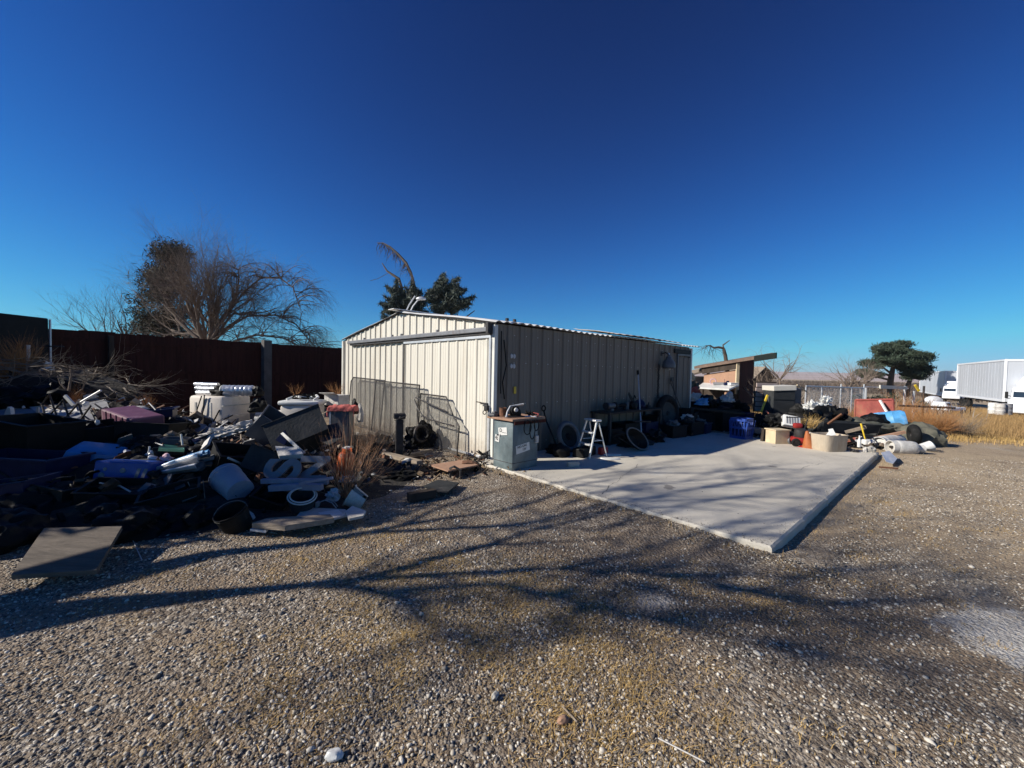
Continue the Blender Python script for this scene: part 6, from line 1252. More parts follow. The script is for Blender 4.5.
# red mower engine
p = gz0(800, 446)
mw = thing('mower', 'red mower with black engine between the pine crate and the cone', 'mower', tuple(push(p, .1)), (0, 0, -12))
b = MB(); b.box(.42, .40, .13, T(.05, 0, .06), .05); b.build('deck', M_['red'], mw, True)
b = MB(); b.lathe([(0, 0), (.12, 0), (.14, .06), (.13, .16), (.07, .2), (0, .2)], 20, T(.0, -.02, .19)); b.build('engine', M_['darkmetal'], mw, True)
b = MB(); b.box(.18, .14, .12, T(-.04, .06, .38), .04); b.build('tank', M_['red'], mw, True)
for x, y in ((-.17, -.2), (.26, -.2), (.26, .2)): b = MB(); b.torus(.065, .028, 18, 8, T(x, y, .09, 90, 0, 0)); b.lathe([(0, .02), (.05, .02), (.05, -.02), (0, -.02)], 14, T(x, y, .09, 90, 0, 0)); b.build('wheel', M_['rubber'], mw, True)
b = MB(); b.tube([(.1, .2, .1), (.35, .5, .55), (.3, .52, .6), (-.1, .5, .58)], .012, 6); b.build('handle', M_['darkmetal'], mw)
for k, (px, py, r, lab) in enumerate(((785, 443, .085, 'small grey wheel hub left of the mower'), (791, 444, .07, 'second smaller wheel hub beside the mower'))):
    p = gz0(px, py); b = MB(); b.torus(r, r*.4, 20, 8, T(0, 0, r, 80, 0, 15)); b.lathe([(0, .03), (r*.6, .02), (r*.6, -.02), (0, -.03)], 14, T(0, 0, r, 80, 0, 15)); one('wheel_hub', b, M_['grey'], lab, 'wheel', tuple(p), smooth=True)
# cone
p = gz0(809, 448)
cn = thing('traffic_cone', 'faded orange cone leaning against the stained tub', 'cone', tuple(push(p, .02)+Vector((0, 0, .03))), (8, -20, 10)); b = MB(); b.lathe([(.13, 0), (.12, .02), (.03, .36), (.022, .37), (0, .37)], 20); b.build('body', M_['cone'], cn, True); b = MB(); b.box(.30, .30, .02, T(0, 0, -.012), .006); b.build('base', M_['red'], cn)
# white and grey case, dark heap, straw tuft
t = thing('appliance_case', 'battered white and grey appliance case lying above the mower', 'case', tuple(at(791, 427, 10.4)), (-30, 8, -14)); b = MB(); b.box(.40, .16, .30, None, .03); b.build('body', M_['white'], t, True)
for k in range(5): b = MB(); b.box(.03, .012, .2, T(-.12+.06*k, -.084, .05)); b.build('grille_bar', M_['midgrey'], t)
b = MB(); b.tube([(-.2, 0, .1), (-.26, -.05, .25), (-.1, -.05, .36)], .014); b.build('hose', M_['darkmetal'], t)
for k, (px, py, Y, r, mt, lab) in enumerate(((775, 424, 10.9, .3, 'black', 'black bag behind the pine crate'), (818, 424, 11.3, .42, 'bag', 'large black bag heap behind the trough'), (834, 421, 11.6, .4, 'bag', 'right hand black bag heap below the fence'), (805, 416, 11.8, .34, 'black', 'black heap right of the grey locker'), (760, 425, 11.5, .3, 'black', 'black heap right of the royal blue crate'), (799, 430, 10.6, .2, 'black', 'black wad behind the mower'))):
    p = at(px, py, Y); b = MB(); b.blob(r, r*.7, r*1.25, k+150, .45, 4, None, 2.3); one('trash_bag', b, M_[mt], lab, 'trash bag', (p.x, p.y, p.z-.12), (0, 0, 40*k), smooth=True)
for k, (px, py, Y, r, lab) in enumerate(((811, 410, 11.6, .17, 'white crumpled plastic on top of the black bags'), (817, 409, 11.7, .14, 'smaller white crumpled plastic right of the first'), (826, 408, 12, .13, 'grey white plastic sheet hanging on the fence'), (826, 402, 12, .13, 'upper grey white plastic caught on the fence'))):
    b = MB(); b.blob(r, r*.6, r*1.2, k+170, .8, 4, None, 3); one('plastic_wad', b, M_['white'], lab, 'plastic', tuple(at(px, py, Y)), smooth=True)
twigs('straw_bundle', 'straw', 'brown straw bundle on the junk above the cone', 'straw', tuple(at(810, 428, 10.4)), 60, .34, 31, 1.5, .006, 1)
# grey locker and siding stack, yellow bar
lk = thing('metal_locker', 'dark grey metal locker with a cream top lit by the sun', 'locker', (0, 0, 0)); a0 = at(774, 412, 12.3); a1 = at(795, 412, 12.3); zt = at(784, 386, 12.3).z
wv = a1.x-a0.x; lk.location = ((a0.x+a1.x)/2, 12.3+.3, 0); lk.rotation_euler = (0, 0, R_(-4))
b = MB(); b.box(wv, .6, zt-.02, None, .012); b.build('body', M_['slate'], lk); b = MB(); b.box(wv*.98, .012, .012, T(0, -.305, zt-.42)); b.build('drawer_gap', M_['black'], lk)
b = MB(); b.box(wv+.03, .66, .15, T(0, 0, zt-.14, 0, -3, 0), .012); b.build('top_board', M_['cream'], lk)
b = MB(); b.box(.24, .5, zt-.06, T(wv/2+.13, .05, 0), .02); one('grey_cabinet', b, M_['grey'], 'narrow grey cabinet tight against the locker', 'cabinet', tuple(lk.location))
rod('bar', 'blonde', at(797, 385, 12.4), at(807, 392, 12.6), .02, 'thin pale bar slanting down right of the locker', 'bar')
sdg = thing('siding_stack', 'stack of faded pinkish siding boards left of the locker', 'boards', tuple(at(765, 412, 13.2)))
for k in range(6): b = MB(); b.box(.66, .05, .13, T(.02*(k % 2), 0, .02+k*.155+.01), .004); b.build('board', mat('faded_siding', (.42, .33, .29), .8, 0, .2, 4, .4, (.2, .13, .11)), sdg)
b = MB(); b.box(.7, .04, .98, T(0, .05, 0)); b.build('backing', M_['darkwood'], sdg)
rod('level', 'yellow', at(761, 412, 12.4), at(767.5, 395, 12.5), .034, 'bright yellow bar leaning on the siding boards', 'bar', 4)
rod('bar', 'fadedred', at(766, 411, 11.6), at(779, 424, 10.9), .022, 'thin faded red bar slanting across the dark junk', 'bar')
rod('bar', 'white', at(780, 423, 10.9), at(786, 427, 10.7), .03, 'short white bar end beside the appliance case', 'bar')
# stained tub
p = gz0(828, 451.5)
tb_ = thing('planter_tub', 'stained concrete tub with crumpled white paper in it at the slab edge', 'tub', tuple(push(p, .24)+Vector((0, 0, -.01))), (0, 0, 10)); h = at(828, 434, p.y+.1).z-ST+.0
b = MB(); V = []; F = []; n = 32
def se(a, rx, ry, e=.45): c, s_ = math.cos(a), math.sin(a); return (math.copysign(abs(c)**e, c)*rx, math.copysign(abs(s_)**e, s_)*ry)
prof = [(.90, 0), (.95, .03), (1.0, h*.9), (1.02, h), (.95, h), (.90, h*.8), (.84, .05)]
for k, z in prof: V += [(*se(2*math.pi*i/n, .29*k, .24*k), z) for i in range(n)]
for j in range(len(prof)-1):
    for i in range(n): F.append((j*n+i, j*n+(i+1) % n, (j+1)*n+(i+1) % n, (j+1)*n+i))
F.append(tuple(range(n-1, -1, -1))); F.append(tuple((len(prof)-1)*n+i for i in range(n))); b.add(V, F); b.build('tub', M_['tub'], tb_, True)
b = MB(); b.plate([(-.05, -.1, h-.03), (.06, -.12, h+.0), (.08, .0, h+.12), (.0, .02, h+.10)], .01); b.plate([(-.1, -.05, h-.02), (.0, -.1, h-.01), (.02, .0, h+.09)], .01); one('paper', b, M_['white'], 'crumpled white paper sticking out of the stained tub', 'paper', tuple(tb_.location))
# black trough
q = [at(815, 421.5, 10.6), at(871, 425, 10.6)]
t = thing('black_trough', 'long black trough lying behind the stained tub', 'trough', tuple((q[0]+q[1])/2+Vector((0, 0, -.30))), (0, 2.5, 0)); L = q[1].x-q[0].x
b = MB(); b.box(L, .42, .06, T(0, 0, 0)); b.plate([(-L/2, -.22, .0), (L/2, -.22, .12), (L/2, -.3, .34), (-L/2, -.3, .32)], .02); b.plate([(-L/2, .22, .0), (-L/2, .3, .34), (L/2, .3, .34), (L/2, .22, .0)], .02); b.plate([(-L/2, -.3, .33), (-L/2, .3, .33), (-L/2, .2, 0), (-L/2, -.2, 0)], .02); b.plate([(L/2, -.3, .33), (L/2, -.2, .02), (L/2, .2, .02), (L/2, .3, .33)], .02); b.build('shell', M_['slate'], t)
# bottles, planks, bits
for k, (px, py, r, h, mt, lab) in enumerate(((859, 447, .035, .26, 'white', 'white bottle with a yellow handled tool beside it'), (865, 452, .03, .1, 'cloth', 'pale block by the slab corner'), (871, 452, .07, .12, 'stone', 'pale concrete chunk nearest the slab corner'), (868, 445, .1, .1, 'white', 'white plastic jug lying right of the bottle'), (855, 452, .06, .05, 'darkmetal', 'dark iron fitting in front of the bottle'), (848, 450, .06, .06, 'tanwood', 'rusty orange lump right of the stained tub'))):
    p = gz0(px, py); b = MB()
    if k == 0: b.lathe([(0, 0), (r, 0), (r, h*.6), (r*.4, h*.75), (r*.4, h), (0, h)], 14)
    elif k == 3: b.box(.24, .13, .13, None, .03)
    else: b.blob(r*1.3, r, h, k+200, .35, 3)
    one(('bottle', 'block', 'concrete_chunk', 'jug', 'iron_fitting', 'lump')[k], b, M_[mt], lab, ('bottle', 'block', 'chunk', 'jug', 'fitting', 'lump')[k], tuple(p), smooth=(k in (0,)))
rod('yellow_tool', 'yellow', at(861, 424, 9.7), at(865, 439, 9.3), .02, 'yellow handled tool slanting behind the white bottle', 'tool', 6, .012)
for k, (a, c, w_, mt, lab) in enumerate((((845, 432), (866, 427), .05, 'wood', 'weathered plank under the right end of the trough'), ((866, 440), (905, 432), .045, 'tanwood', 'tan plank running towards the tarp'), ((828, 424), (842, 414), .03, 'rust', 'rusty angle iron leaning behind the trough'), ((912, 448), (941, 451), .03, 'darkmetal', 'dark iron bar on the dirt right of the tanks'), ((879, 467), (898, 468.5), .02, 'rust', 'thin rusty bar lying on the dirt past the slab corner'))):
    rod('plank' if 'plank' in lab else 'iron_bar', mt, at(*a, 9.9 if k < 3 else gnd(*a).y), at(*c, 9.7 if k < 3 else gnd(*c).y), w_, lab, 'plank' if 'plank' in lab else 'bar', 4)
def row(r): 
    k = r.random(); a = gnd(772, 442); c = gnd(905, 450); q = a.lerp(c, k)+Vector((r.gauss(0, .3), abs(r.gauss(0, .9)), 0)); return q.x, q.y
for mt, N, k in (('darkwood', 170, 1), ('rust', 150, 2), ('black', 230, 3), ('whitedirty', 80, 4), ('cloth', 60, 5), ('fadedred', 45, 6), ('galv', 60, 7), ('wood', 60, 8)): scrap('loose_scrap', mt, N, 80+k, row, 'small mixed scrap filling the junk row past the slab', .03, .17, lambda x, y: .04)
# grey metal flap by the slab corner
board_on_ground('metal_flashing', [(881, 453), (889, 451), (897, 459), (893, 464), (886, 462)], 'galv', .01, [.12, .14, .06, .02, .05], 'bent blue grey flashing at the far slab corner', 'flashing')
# gas tanks lying down
def lying_tank(label, px0, py0, px1, py1, Y0, Y1, r, mt='whitedirty', ring=True):
    a = at(px0, py0, Y0); c = at(px1, py1, Y1); d = c-a; L = d.length
    t = thing('gas_tank', label, 'tank', tuple(a)); t.rotation_euler = d.to_track_quat('Z', 'Y').to_euler()
    b = MB(); b.lathe([(0, -.0), (r*.45, .0), (r*.8, .02), (r*.96, .06), (r, .12), (r, L-.14), (r*.93, L-.06), (r*.6, L), (0, L)], 28); b.build('body', M_[mt], t, True)
    if ring:
        b = MB(); b.lathe([(r*.84, -.06), (r*.94, -.06), (r*.94, .07), (r*.84, .07)], 28, ring=True); b.build('foot_ring', M_['whitedirty'], t, True)
        b = MB(); b.lathe([(0, -.05), (.03, -.05), (.03, .0), (0, 0)], 10); b.build('plug', M_['darkmetal'], t, True)
        b = MB(); b.lathe([(.07, L-.02), (.09, L+.12), (.08, L+.12), (.06, L-.02)], 16, ring=True); b.build('valve_guard', M_[mt], t, True)
    return t
lying_tank('long white gas tank lying on its side, nearer the yard', 892.5, 447, 917, 448.5, 9.05, 9.0, .155)
lying_tank('second white gas tank behind the long one, only its end showing', 880, 443.5, 900, 441, 9.5, 9.9, .17)
b = MB(); b.lathe([(0, 0), (.11, 0), (.11, .2), (.08, .22), (0, .22)], 18); one('white_pail', b, M_['white'], 'small white pail right of the long white tank', 'pail', tuple(gnd(922, 448.5)), (20, 60, 0), smooth=True)
# tarpaulin heap
p = gnd(902, 446); tp = thing('tarp_heap', 'olive tarpaulin thrown over a long heap behind the gas tanks', 'tarpaulin', (p.x+.35, p.y+1.2, -.12), (0, 0, -8))
b = MB(); b.blob(1.15, .55, .55, 7, .42, 5, None, 2.2); b.build('tarp', M_['canvas'], tp, True)
b = MB(); b.blob(.48, .42, .58, 17, .22, 4, T(.85, -.35, 0), 2.0); b.build('tarp_end', M_['canvas'], tp, True)
b = MB(); b.blob(.35, .3, .34, 27, .3, 3, T(.15, .15, .42), 2.0); b.build('dark_peak', M_['bag'], tp, True)
p = gnd(930, 447); tyre('tyre', 'ribbed black tyre standing at the right end of the tarpaulin', (p.x-.05, p.y+.35, .24), (85, 0, 62), .26, .10, 'rubber', 'darkmetal', 1.0)
# blue drum
a = at(868, 424, 11.4); c = at(899, 421, 11.0)
dr = thing('blue_drum', 'faded bright blue drum lying on its side behind the trough', 'drum', tuple(a)); dr.rotation_euler = (c-a).to_track_quat('Z', 'Y').to_euler(); L = (c-a).length+.15; r = .285
b = MB(); b.lathe([(0, 0), (r*.6, 0), (r*.9, .03), (r, .1), (r, L*.32), (r*1.03, L*.34), (r, L*.36), (r, L*.66), (r*1.03, L*.68), (r, L*.7), (r, L-.08), (r*.85, L), (0, L)], 30); b.build('body', M_['fadedblue'], dr, True)
b = MB(); b.lathe([(0, -.02), (.04, -.02), (.045, .01), (0, .01)], 12, T(.12, 0, 0)); b.build('bung', M_['fadedblue'], dr, True)
# faded red panel with a white stripe pole
rp = thing('sheet_panel', 'large faded red sheet standing in front of the dry brush', 'sheet', tuple(at(874, 421, 11.9))); o = rp.location.copy()
P4 = [at(855, 422, 12.5), at(894, 421, 11.5), at(893, 399.5, 11.5), at(855.5, 400, 12.5)]; b = MB(); b.plate([v-o for v in P4], .05); b.build('sheet', M_['fadedred'], rp)
b = MB(); b.tube([P4[3]-o, P4[2]-o], .03, 6); b.tube([P4[0]-o, P4[3]-o], .03, 6); b.tube([P4[1]-o, P4[2]-o], .03, 6); b.build('frame', M_['fadedred'], rp)
rod('white_pole', 'white', at(880, 400.5, 11.7), at(889, 416, 11.3), .035, 'white pole slanting across the faded red panel', 'pole', 5)
# ------------------------------------------------------------------ pipe fence with wire
def zfar(x, y): return float(zg(np.array(x), np.array(y)))
pf = thing('pipe_fence', 'grey pipe fence with wire behind the junk row', 'fence', (0, 0, 0)); Yf = 13.8
q0, q1 = at(806, 386, Yf-.6), at(864, 388, Yf+.6); b = MB(); b.tube([q0, q1], .020, 7); b.build('rail', M_['galv'], pf)
for px in (806, 822, 841, 852, 864):
    q = at(px, 387, Yf+(px-835)/29*.6); h_ = q.z+(.1 if px in (841, 864) else 0); b = MB(); b.tube([(q.x, q.y, zfar(q.x, q.y)-.1), (q.x, q.y, h_)], .022, 7); b.build('post', M_['galv'], pf)
b = MB(); n = 46
for i in range(n):
    t_ = i/(n-1); a = q0.lerp(q1, t_); c = q0.lerp(q1, min(1, t_+.2)); b.tube([a, (c.x, c.y, zfar(c.x, c.y))], .0035, 3, False); c = q0.lerp(q1, max(0, t_-.2)); b.tube([a, (c.x, c.y, zfar(c.x, c.y))], .0035, 3, False)
b.build('chain_link', M_['galv'], pf)
pf2 = thing('pipe_fence', 'pale topped pipe fence continuing right towards the pine', 'fence', (0, 0, 0))
q0, q1 = at(864, 387, 15.5), at(908, 388.5, 16.5)
b = MB(); b.plate([at(879, 385, 15.8), at(906, 386.5, 16.3), at(906, 389.5, 16.3), at(879, 388.5, 15.8)], .05); b.build('pale_board', M_['cream'], pf2)
b = MB(); b.tube([q0, q1], .026, 6); b.build('rail', M_['galv'], pf2)
for px, top in ((866, 387), (905, 386), (914, 391), (924, 386)): q = at(px, top, 16.3); b = MB(); b.tube([(q.x, q.y, zfar(q.x, q.y)-.1), q], .04, 6); b.build('post', M_['darkmetal' if px == 924 else 'galv'], pf2)
rod('yellow_bar', 'yellow', at(915, 385, 18), at(919, 391, 18), .05, 'yellow bar end by the pine trunk', 'bar', 4)
rod('iron_rail', 'darkmetal', at(899, 405.5, 13.5), at(955, 408, 13.5), .035, 'long dark rail lying over the dry brush heap', 'rail', 5)
# ------------------------------------------------------------------ dry brush and golden grass
rnd = random.Random(15)
for k, (px, py, Y, n, L, sp, mt, lab) in enumerate(((912, 424, 12.9, 90, .8, 1.6, 'tumble', 'tangle of rusty dead brush right of the faded red panel'), (935, 426, 12.8, 100, .8, 2.0, 'tumble', 'middle tangle of rusty dead brush under the long rail'), (958, 429, 12.9, 70, .7, 2.4, 'brush', 'lowest grey brown brush tangle at the grass edge'), (848, 410, 13.4, 60, .7, 1.3, 'tumble', 'golden brown brush against the pipe fence'), (849, 420, 12.0, 36, .5, 1.3, 'tumble', 'brown weeds growing up in front of the red panel'), (905, 400, 15.5, 60, 1.1, 1.2, 'tumble', 'standing golden brush by the pale topped fence'))):
    q = at(px, py, Y); twigs('dead_brush', mt, lab, 'brush', (q.x, q.y, zfar(q.x, q.y)), n, L, 50+k, sp, .007, 2, (3, 5))
cs = []
rg = np.random.default_rng(9)
for _ in range(900):
    y = rg.uniform(12.2, 34); x = y*rg.uniform(.98, 1.42)
    if y < 12.8+max(0, (13.2-x))*.5: continue
    cs.append((x, y))
blades('golden_grass', cs, 60, .30, .12, .46, .004, M_['grassb'], 'tall golden dry grass below the parked trailers', 12, .55)
cs = [(rg.uniform(11.5, 16), rg.uniform(11.2, 13)) for _ in range(120)]
blades('dry_weeds', cs, 24, .25, .04, .18, .004, M_['straw'], 'short dry weeds along the edge of the dirt lot', 13, .9)
cs = [(rg.uniform(8.5, 13.), rg.uniform(13.6, 20)) for _ in range(240)]
blades('golden_grass', cs, 40, .35, .2, .65, .006, M_['grassb'], 'golden dry grass behind the pipe fence', 14, .5)
cs = [(y*rg.uniform(.30, 1.05), y) for y in rg.uniform(20, 70, 900)]
blades('desert_scrub', cs, 26, .7, .25, .9, .03, M_['brush'], 'low desert scrub beyond the fences', 15, .9)
cs = [(y*rg.uniform(.25, 1.3), y) for y in rg.uniform(70, 420, 1500)]
blades('far_scrub', cs, 20, 2.2, .5, 1.8, .14, M_['bark'], 'distant dark desert scrub towards the hills', 16, .9)
# ------------------------------------------------------------------ bare trees and small house in the distance
def small_bare(label, px, py, Y, H, seed, r=.09, wob=.12, droop=0, limbs=5, spread=.8, dep=4):
    q = at(px, py, Y)
    def f(b, rnd):
        cfg = dict(wob=wob, up=.03, kids=(2, 4), ang=(18, 50), lr=(.55, .85), seg=4, tip=.55, droop=droop, droopd=2); b.tube([(0, 0, -.3), (.05, 0, H*.2), (0, 0, H*.35)], [r, r*.8, r*.7], 7)
        for i in range(limbs): a = 6.28*i/limbs+rnd.random(); grow(b, Vector((0, 0, H*.33)), Vector((math.cos(a)*spread, math.sin(a)*spread, 1)), H*.28, r*.6, dep, rnd, cfg)
    return tree('bare_tree', label, (q.x, q.y, zfar(q.x, q.y)), f, M_['twig'], seed=seed)
small_bare('thin bare tree with arching twigs right of the small dark house', 779, 400, 26, 5.0, 3, .07, .14, .22)
small_bare('low bare tree in front of the small dark house', 764, 405, 19, 2.6, 4, .06)
small_bare('bare grey tree left of the big pine', 848, 398, 26, 3.6, 6, .10)
small_bare('leaning bare tree between the fences and the pine', 860, 400, 30, 4.2, 7, .10)
small_bare('low bare bush behind the pipe fence', 830, 402, 24, 2.2, 8, .06)
small_bare('bushy bare thicket just right of the lean-to wall', 757, 402, 16, 2.0, 9, .05)
# snag behind the lean-to
q = at(735, 372, 17); sn = thing('bare_tree', 'cut back bare snag with drooping twigs above the lean-to roof', 'tree', (q.x, 17, 0)); b = MB()
pt = lambda x, y: at(680+x/12.8, 340+y/12.8, 17)-Vector((q.x, 17, 0))
b.tube([Vector((0, 0, 0)), pt(580, 200), pt(560, 110)], [.11, .075, .055], 8); b.tube([pt(560, 110), pt(550, 65), pt(635, 5)], [.04, .03, .015], 6); b.tube([pt(555, 105), pt(490, 92), pt(430, 100), pt(390, 70), pt(320, 75)], [.05, .045, .035, .025, .012], 6)
rnd = random.Random(8); cfg = dict(wob=.2, up=0, kids=(1, 3), ang=(20, 60), lr=(.5, .8), seg=4, tip=.5, droop=.08, droopd=3)
for _ in range(16): k = rnd.random(); o = pt(320+240*k, 75+30*k); grow(b, o, Vector((rnd.uniform(-.8, .5), rnd.uniform(-.4, .4), rnd.uniform(-.8, .1))), rnd.uniform(.3, .7), .009, 2, rnd, cfg)
b.build('trunk', M_['bark'], sn, True)
hs = thing('small_house', 'small dark gabled outbuilding beyond the lean-to', 'house', tuple(at(763, 395, 30))); hs.location.z = -.45; hs.rotation_euler = (0, 0, R_(20))
b = MB(); b.box(1.9, 3., 2.0, T(0, 1.5, 0)); b.add([(-.95, 0, 2), (.95, 0, 2), (0, 0, 2.7)], [(0, 1, 2)]); b.add([(-.95, 3, 2), (.95, 3, 2), (0, 3, 2.7)], [(2, 1, 0)]); b.build('wall', M_['darkwood'], hs)
b = MB(); b.plate([(-1.15, -.15, 1.92), (0, -.15, 2.78), (0, 3.1, 2.78), (-1.15, 3.1, 1.92)], .06); b.plate([(0, -.15, 2.78), (1.15, -.15, 1.92), (1.15, 3.1, 1.92), (0, 3.1, 2.78)], .06); b.build('roof', M_['wood'], hs)
b = MB(); b.box(.7, .03, 1.6, T(-.1, -.02, 0)); b.build('door', M_['black'], hs)
rod('antenna_mast', 'darkmetal', (hs.location.x-.3, 31, 1.9), (hs.location.x-.3, 31, 2.85), .035, 'thin mast on the small outbuilding', 'mast', 5)
h2 = thing('roof_shed', 'low brown roofed shed seen between the metal shed and the lean-to', 'shed', tuple(at(701, 395, 18))); h2.location.z = 0
b = MB(); b.box(.9, 1.2, 1.55, T(0, .6, 0)); b.build('wall', M_['wood'], h2); b = MB(); b.plate([(-.65, -.2, 1.62), (.6, -.2, 1.95), (.6, 1.3, 1.95), (-.65, 1.3, 1.62)], .07); b.build('roof', M_['wood'], h2)
# ------------------------------------------------------------------ big umbrella pine
Yp = 46.; pb = at(892, 395, Yp); pb.z = zfar(pb.x, pb.y)
def pt_(b, rnd):
    s_ = Yp/410
    P = lambda px, py, dy=0: at(px, py, Yp+dy)-pb
    b.tube([Vector((0, 0, -.3)), P(890, 384), P(891.5, 375), P(893, 367), P(894, 360)], [.36, .3, .26, .2, .12], 9)
    b.tube([P(905, 396)-Vector((0, 0, 1)), P(908, 385), P(911, 378), P(916, 370)], [.3, .22, .18, .1], 8)
    for a, c in (((891, 376), (873, 371)), ((892, 374), (874, 362)), ((893, 368), (881, 352)), ((894, 366), (905, 350)), ((911, 378), (925, 368)), ((911, 378), (922, 380)), ((890, 380), (868, 376)), ((913, 376), (912, 362)), ((910, 380), (897, 372))): b.tube([P(*a), P((a[0]+c[0])/2, (a[1]+c[1])/2-.6, rnd.uniform(-1, 1)), P(*c, rnd.uniform(-1.5, 1.5))], [.14, .09, .03], 5)
def pl_(rg):
    cs = []; rr = []
    for px, py, w_, h, n in ((889, 348, 15, 5, 26), (895, 354, 19, 6, 44), (892, 360, 14, 5, 26), (900, 362, 12, 5, 20), (884, 356, 12, 5, 16), (881, 351, 8, 4, 10), (874, 364, 9, 3.5, 12), (866, 362, 3, 2, 4), (873, 374, 10, 3, 14), (864, 372, 3, 2, 3), (903, 344, 7, 4, 8), (913, 360, 14, 7, 26), (920, 358, 9, 6, 14), (924, 369, 7, 5, 12), (905, 368, 8, 4, 10), (917, 374, 10, 4, 12), (928, 355, 3, 3, 4), (907, 375, 6, 3, 6)):
        for _ in range(n):
            a = rg.uniform(0, 6.28); q = rg.random()**.5; c = at(px+w_*q*math.cos(a)*.85, py+h*q*math.sin(a)*.85, Yp+rg.normal(0, 1)*w_/410*Yp*.55)-pb; cs.append(tuple(c)); rr.append(rg.uniform(.28, .75))
    return two_clouds(leaf_cloud(clump_points(cs, [q*1.1 for q in rr], 800, rg, (1, 1, .55)), .085, rg, 2.6), leaf_cloud(clump_points(cs, [q*1.5 for q in rr], 60, rg, (1, 1, .6)), .10, rg, 4.5))
pl_.mat = M_['needle']
tree('pine_tree', 'broad flat topped dark pine standing beyond the lot near the trailers', tuple(pb), pt_, M_['bark'], pl_, seed=4)
# ------------------------------------------------------------------ parked trailers and trucks
def mk_trailer(label, pa, pb_, ztop, zbot, w_=2.6, front=True):
    """pa near corner, pb far corner of the long side that looks towards the yard"""
    a, c = Vector((*pa, 0)), Vector((*pb_, 0)); d = c-a; L = d.length; ang = math.degrees(math.atan2(d.y, d.x))
    t = thing('semi_trailer', label, 'trailer', (a.x, a.y, 0), (0, 0, ang)); 
    # local +x runs to the far end, body lies on the side away from the viewer (-y)
    b = MB(); b.box(L, w_, ztop-zbot, T(L/2, -w_/2, zbot), .03); b.build('box', M_['trailer'], t)
    b = MB()
    for x in (0, L):
        for y in (0, -w_): b.box(.14, .14, ztop-zbot+.03, T(x+(.03 if x == 0 else -.03), y+(-.03 if y == 0 else .03), zbot-.01), .03)
    b.box(L, .05, .12, T(L/2, .012, ztop-.11)); b.box(L, .05, .14, T(L/2, .012, zbot)); b.box(.05, w_, .12, T(-.012, -w_/2, ztop-.11)); b.build('edge_rail', M_['truckw'], t)
    b = MB(); n = int(L/.62)
    for i in range(1, n): b.box(.03, .012, ztop-zbot-.28, T(i*L/n, .0, zbot+.15))
    b.build('ribs', M_['trailer'], t)
    b = MB(); b.box(L*.96, w_*.5, .18, T(L/2, -w_/2, zbot-.2)); b.build('chassis', M_['darkmetal'], t)
    for x in (L-1.4, L-2.6, .9, 2.0):
        for y in (-.25, -w_+.25): b = MB(); b.torus(.34, .15, 22, 8, T(x, y, zbot-.62, 90, 0, 0)); b.lathe([(0, .1), (.24, .1), (.24, -.1), (0, -.1)], 14, T(x, y, zbot-.62, 90, 0, 0)); b.build('wheel', M_['rubber'], t, True)
    return t
pa = at(1004.5, 380, 27.6); pc_ = at(957, 380, 37.); ztop = at(1004.5, 359.3, 27.6).z; zbot = at(1001, 401.8, 27.6).z
mk_trailer('nearer long white semi trailer at the right edge', (pa.x, pa.y), (pc_.x, pc_.y), ztop, zbot, 2.6)
pa2 = at(945, 380, 46.); pc2 = at(920, 380, 62.); zt2 = at(945, 370.8, 46.).z; zb2 = at(945, 396.6, 46.).z
mk_trailer('farther white semi trailer behind the near one', (pa2.x, pa2.y), (pc2.x, pc2.y), zt2, zb2, 2.4)
def mk_cab(label, loc, rz, s=1.0):
    t = thing('truck_cab', label, 'truck', loc, (0, 0, rz)); 
    b = MB(); b.box(2.1, 2.3, 1.9, T(0, 0, .75), .18, .93); b.box(1.2, 2.25, .9, T(-.4, 0, 2.55), .25, .8); b.box(1.3, 2.0, 1.05, T(1.5, 0, .7), .15, .95); b.build('body', M_['truckw'], t, True)
    for y in (-1.14, 1.14): b = MB(); b.box(.7, .05, .62, T(.2, y, 1.75), .04); b.build('side_window', M_['glass'], t)
    b = MB(); b.box(.05, 1.9, .62, T(1.02, 0, 1.85, 0, -8, 0), .03); b.build('windscreen', M_['glass'], t)
    for y in (-1.35, 1.35): b = MB(); b.box(.12, .16, .5, T(.75, y, 1.75), .03); b.tube([(.75, y, 2.0), (.6, y*.85, 1.9)], .02); b.tube([(.75, y, 1.75), (.6, y*.85, 1.7)], .02); b.build('mirror', M_['black'], t)
    b = MB(); b.box(2.4, 2.2, .3, T(.5, 0, .45), .05); b.box(2.6, 1.0, .25, T(-2.2, 0, .5)); b.build('chassis', M_['darkmetal'], t)
    for x in (1.55, -1.9):
        for y in (-1.0, 1.0): b = MB(); b.torus(.35, .16, 22, 8, T(x, y, .48, 90, 0, 0)); b.lathe([(0, .1), (.24, .1), (.24, -.1), (0, -.1)], 14, T(x, y, .48, 90, 0, 0)); b.build('wheel', M_['rubber'], t, True)
    b = MB(); b.lathe([(.12, 0), (.12, .9), (0, .92)], 14, T(-.9, -1.25, .2) @ Matrix.Rotation(0, 4, 'Z')); b.build('fuel_tank', M_['alum'], t, True)
    t.scale = (s, s, s); return t
q = at(1016, 395, 25.2); q = at(1030, 395, 26.0); mk_cab('white truck cab in front of the near trailer at the right edge', (q.x+.5, 26.0, q.z-1.75), 205, .85)
q = at(952, 390, 43); mk_cab('small looking white truck cab in front of the farther trailer', (q.x+.2, 43, q.z-1.35), 215, .66)
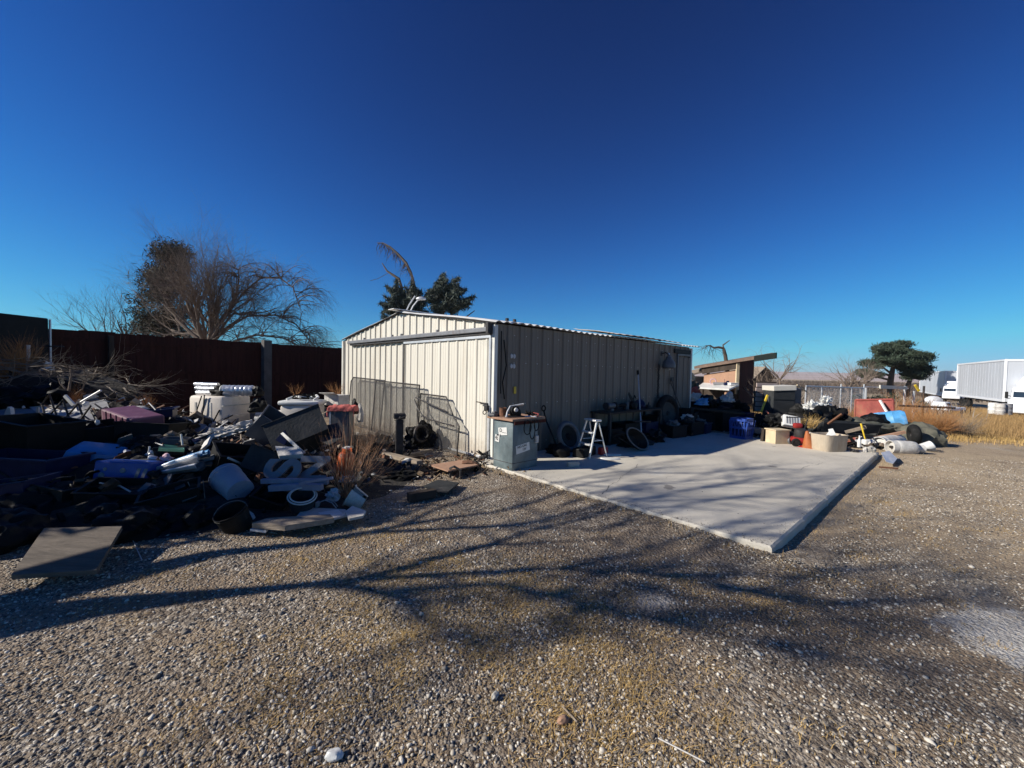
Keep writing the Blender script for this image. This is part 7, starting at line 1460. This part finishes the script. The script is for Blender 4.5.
for k, (px, py, Y, mt, lab) in enumerate(((993, 412, 24., 'white', 'white drum standing below the near trailer'), (1000, 413, 23.5, 'cloth', 'grey drum beside the white one below the near trailer'), (1007, 413, 23.5, 'midgrey', 'darker drum at the right edge below the truck cab'))):
    q = at(px, py, Y); b = MB(); b.lathe([(0, 0), (.3, 0), (.3, .28), (.315, .3), (.3, .32), (.3, .6), (.315, .62), (.3, .64), (.3, .9), (.28, .92), (0, .9)], 22); one('drum', b, M_[mt], lab, 'drum', (q.x, q.y, q.z-.1), smooth=True).scale = (.7, .7, .7)
# white car-like shapes in the weeds: a low white flatbed and a pale boat hull
fb = thing('flatbed_truck', 'low white flatbed truck in the weeds left of the near trailer', 'truck', tuple(at(948, 415, 24)), (0, 0, 12)); fb.scale = (.62, .6, .6)
b = MB(); b.box(2.2, 1.4, .35, T(0, 0, .45), .08); b.box(.9, 1.3, .5, T(-.9, 0, .8), .12, .8); b.build('body', M_['truckw'], fb, True); b = MB(); b.box(.5, 1.2, .3, T(-.9, -.03, .9, 0, 0, 0), .08); b.build('window', M_['glass'], fb)
for x in (-.8, .8): b = MB(); b.torus(.22, .09, 18, 8, T(x, -.65, .3, 90, 0, 0)); b.build('wheel', M_['rubber'], fb, True)
bt_ = thing('boat_hull', 'upturned pale hull in the grass left of the trailers', 'boat', tuple(at(933, 404, 32)), (0, 0, 20)); bt_.scale = (.42, .5, .7); b = MB(); b.blob(2.2, .9, 1.0, 2, .05, 3, T(0, 0, -.1)); b.build('hull', M_['truckw'], bt_, True)
b = MB(); b.box(3.2, .1, .06, T(0, -.92, .12)); b.build('rub_strip', M_['galv'], bt_)
q = at(886, 409, 26); b = MB(); b.blob(1.5, 1, 1.2, 44, .3, 4, None, 2); 
def gb(rg): return leaf_cloud(clump_points([(rg.normal(0, .6), rg.normal(0, .4), .4+abs(rg.normal(0, .3))) for _ in range(16)], [.4]*16, 700, rg, (1, 1, .8)), .09, rg)
gb.mat = M_['needle']
tree('green_shrub', 'dark green rounded shrub below the pine behind the fence', (q.x, q.y, zfar(q.x, q.y)), lambda b, r: b.tube([(0, 0, 0), (0, 0, .5)], .05, 5), M_['bark'], gb, seed=61, cat='shrub')
# yard stones and sticks near the camera
for k, (px, py, r, mt, lab) in enumerate(((334, 758, .030, 'white', 'single pale white pebble at the bottom of the yard'), (563, 722, .024, 'tanwood', 'tan curled leaf lump on the gravel'), (495, 697, .02, 'stone', 'grey upright pebble in the shadow patch'))):
    b = MB(); b.blob(r*1.2, r*.8, r*1.1, k+90, .2, 3); one('pebble' if k != 1 else 'bark_curl', b, M_[mt], lab, 'pebble' if k != 1 else 'bark', tuple(gnd(px, py)), (0, 0, 30*k), smooth=True)
rod('thin_stick', 'cloth', gnd(658, 738, .015), gnd(705, 762, .015), .0035, 'long thin pale stick on the gravel near the bottom edge', 'stick', 5)
rod('thin_stick', 'wood', gnd(562, 706, .012), gnd(577, 722, .012), .004, 'short brown stick on the gravel', 'stick', 5)

# ------------------------------------------------------------------ thin dry air
hz = MB(); hz.box(9000, 9000, 95, T(0, 0, -22)); hm = bpy.data.materials.new('thin_haze'); hm.use_nodes = True; hn = hm.node_tree; hn.nodes.remove(hn.nodes['Principled BSDF'])
pv = hn.nodes.new('ShaderNodeVolumePrincipled'); pv.inputs['Color'].default_value = (.80, .84, .95, 1); pv.inputs['Density'].default_value = .00014; hn.links.new(pv.outputs[0], hn.nodes['Material Output'].inputs['Volume'])
ho = hz.build('haze', hm); tag(ho, 'thin pale haze over the far plain', 'haze', kind='stuff')
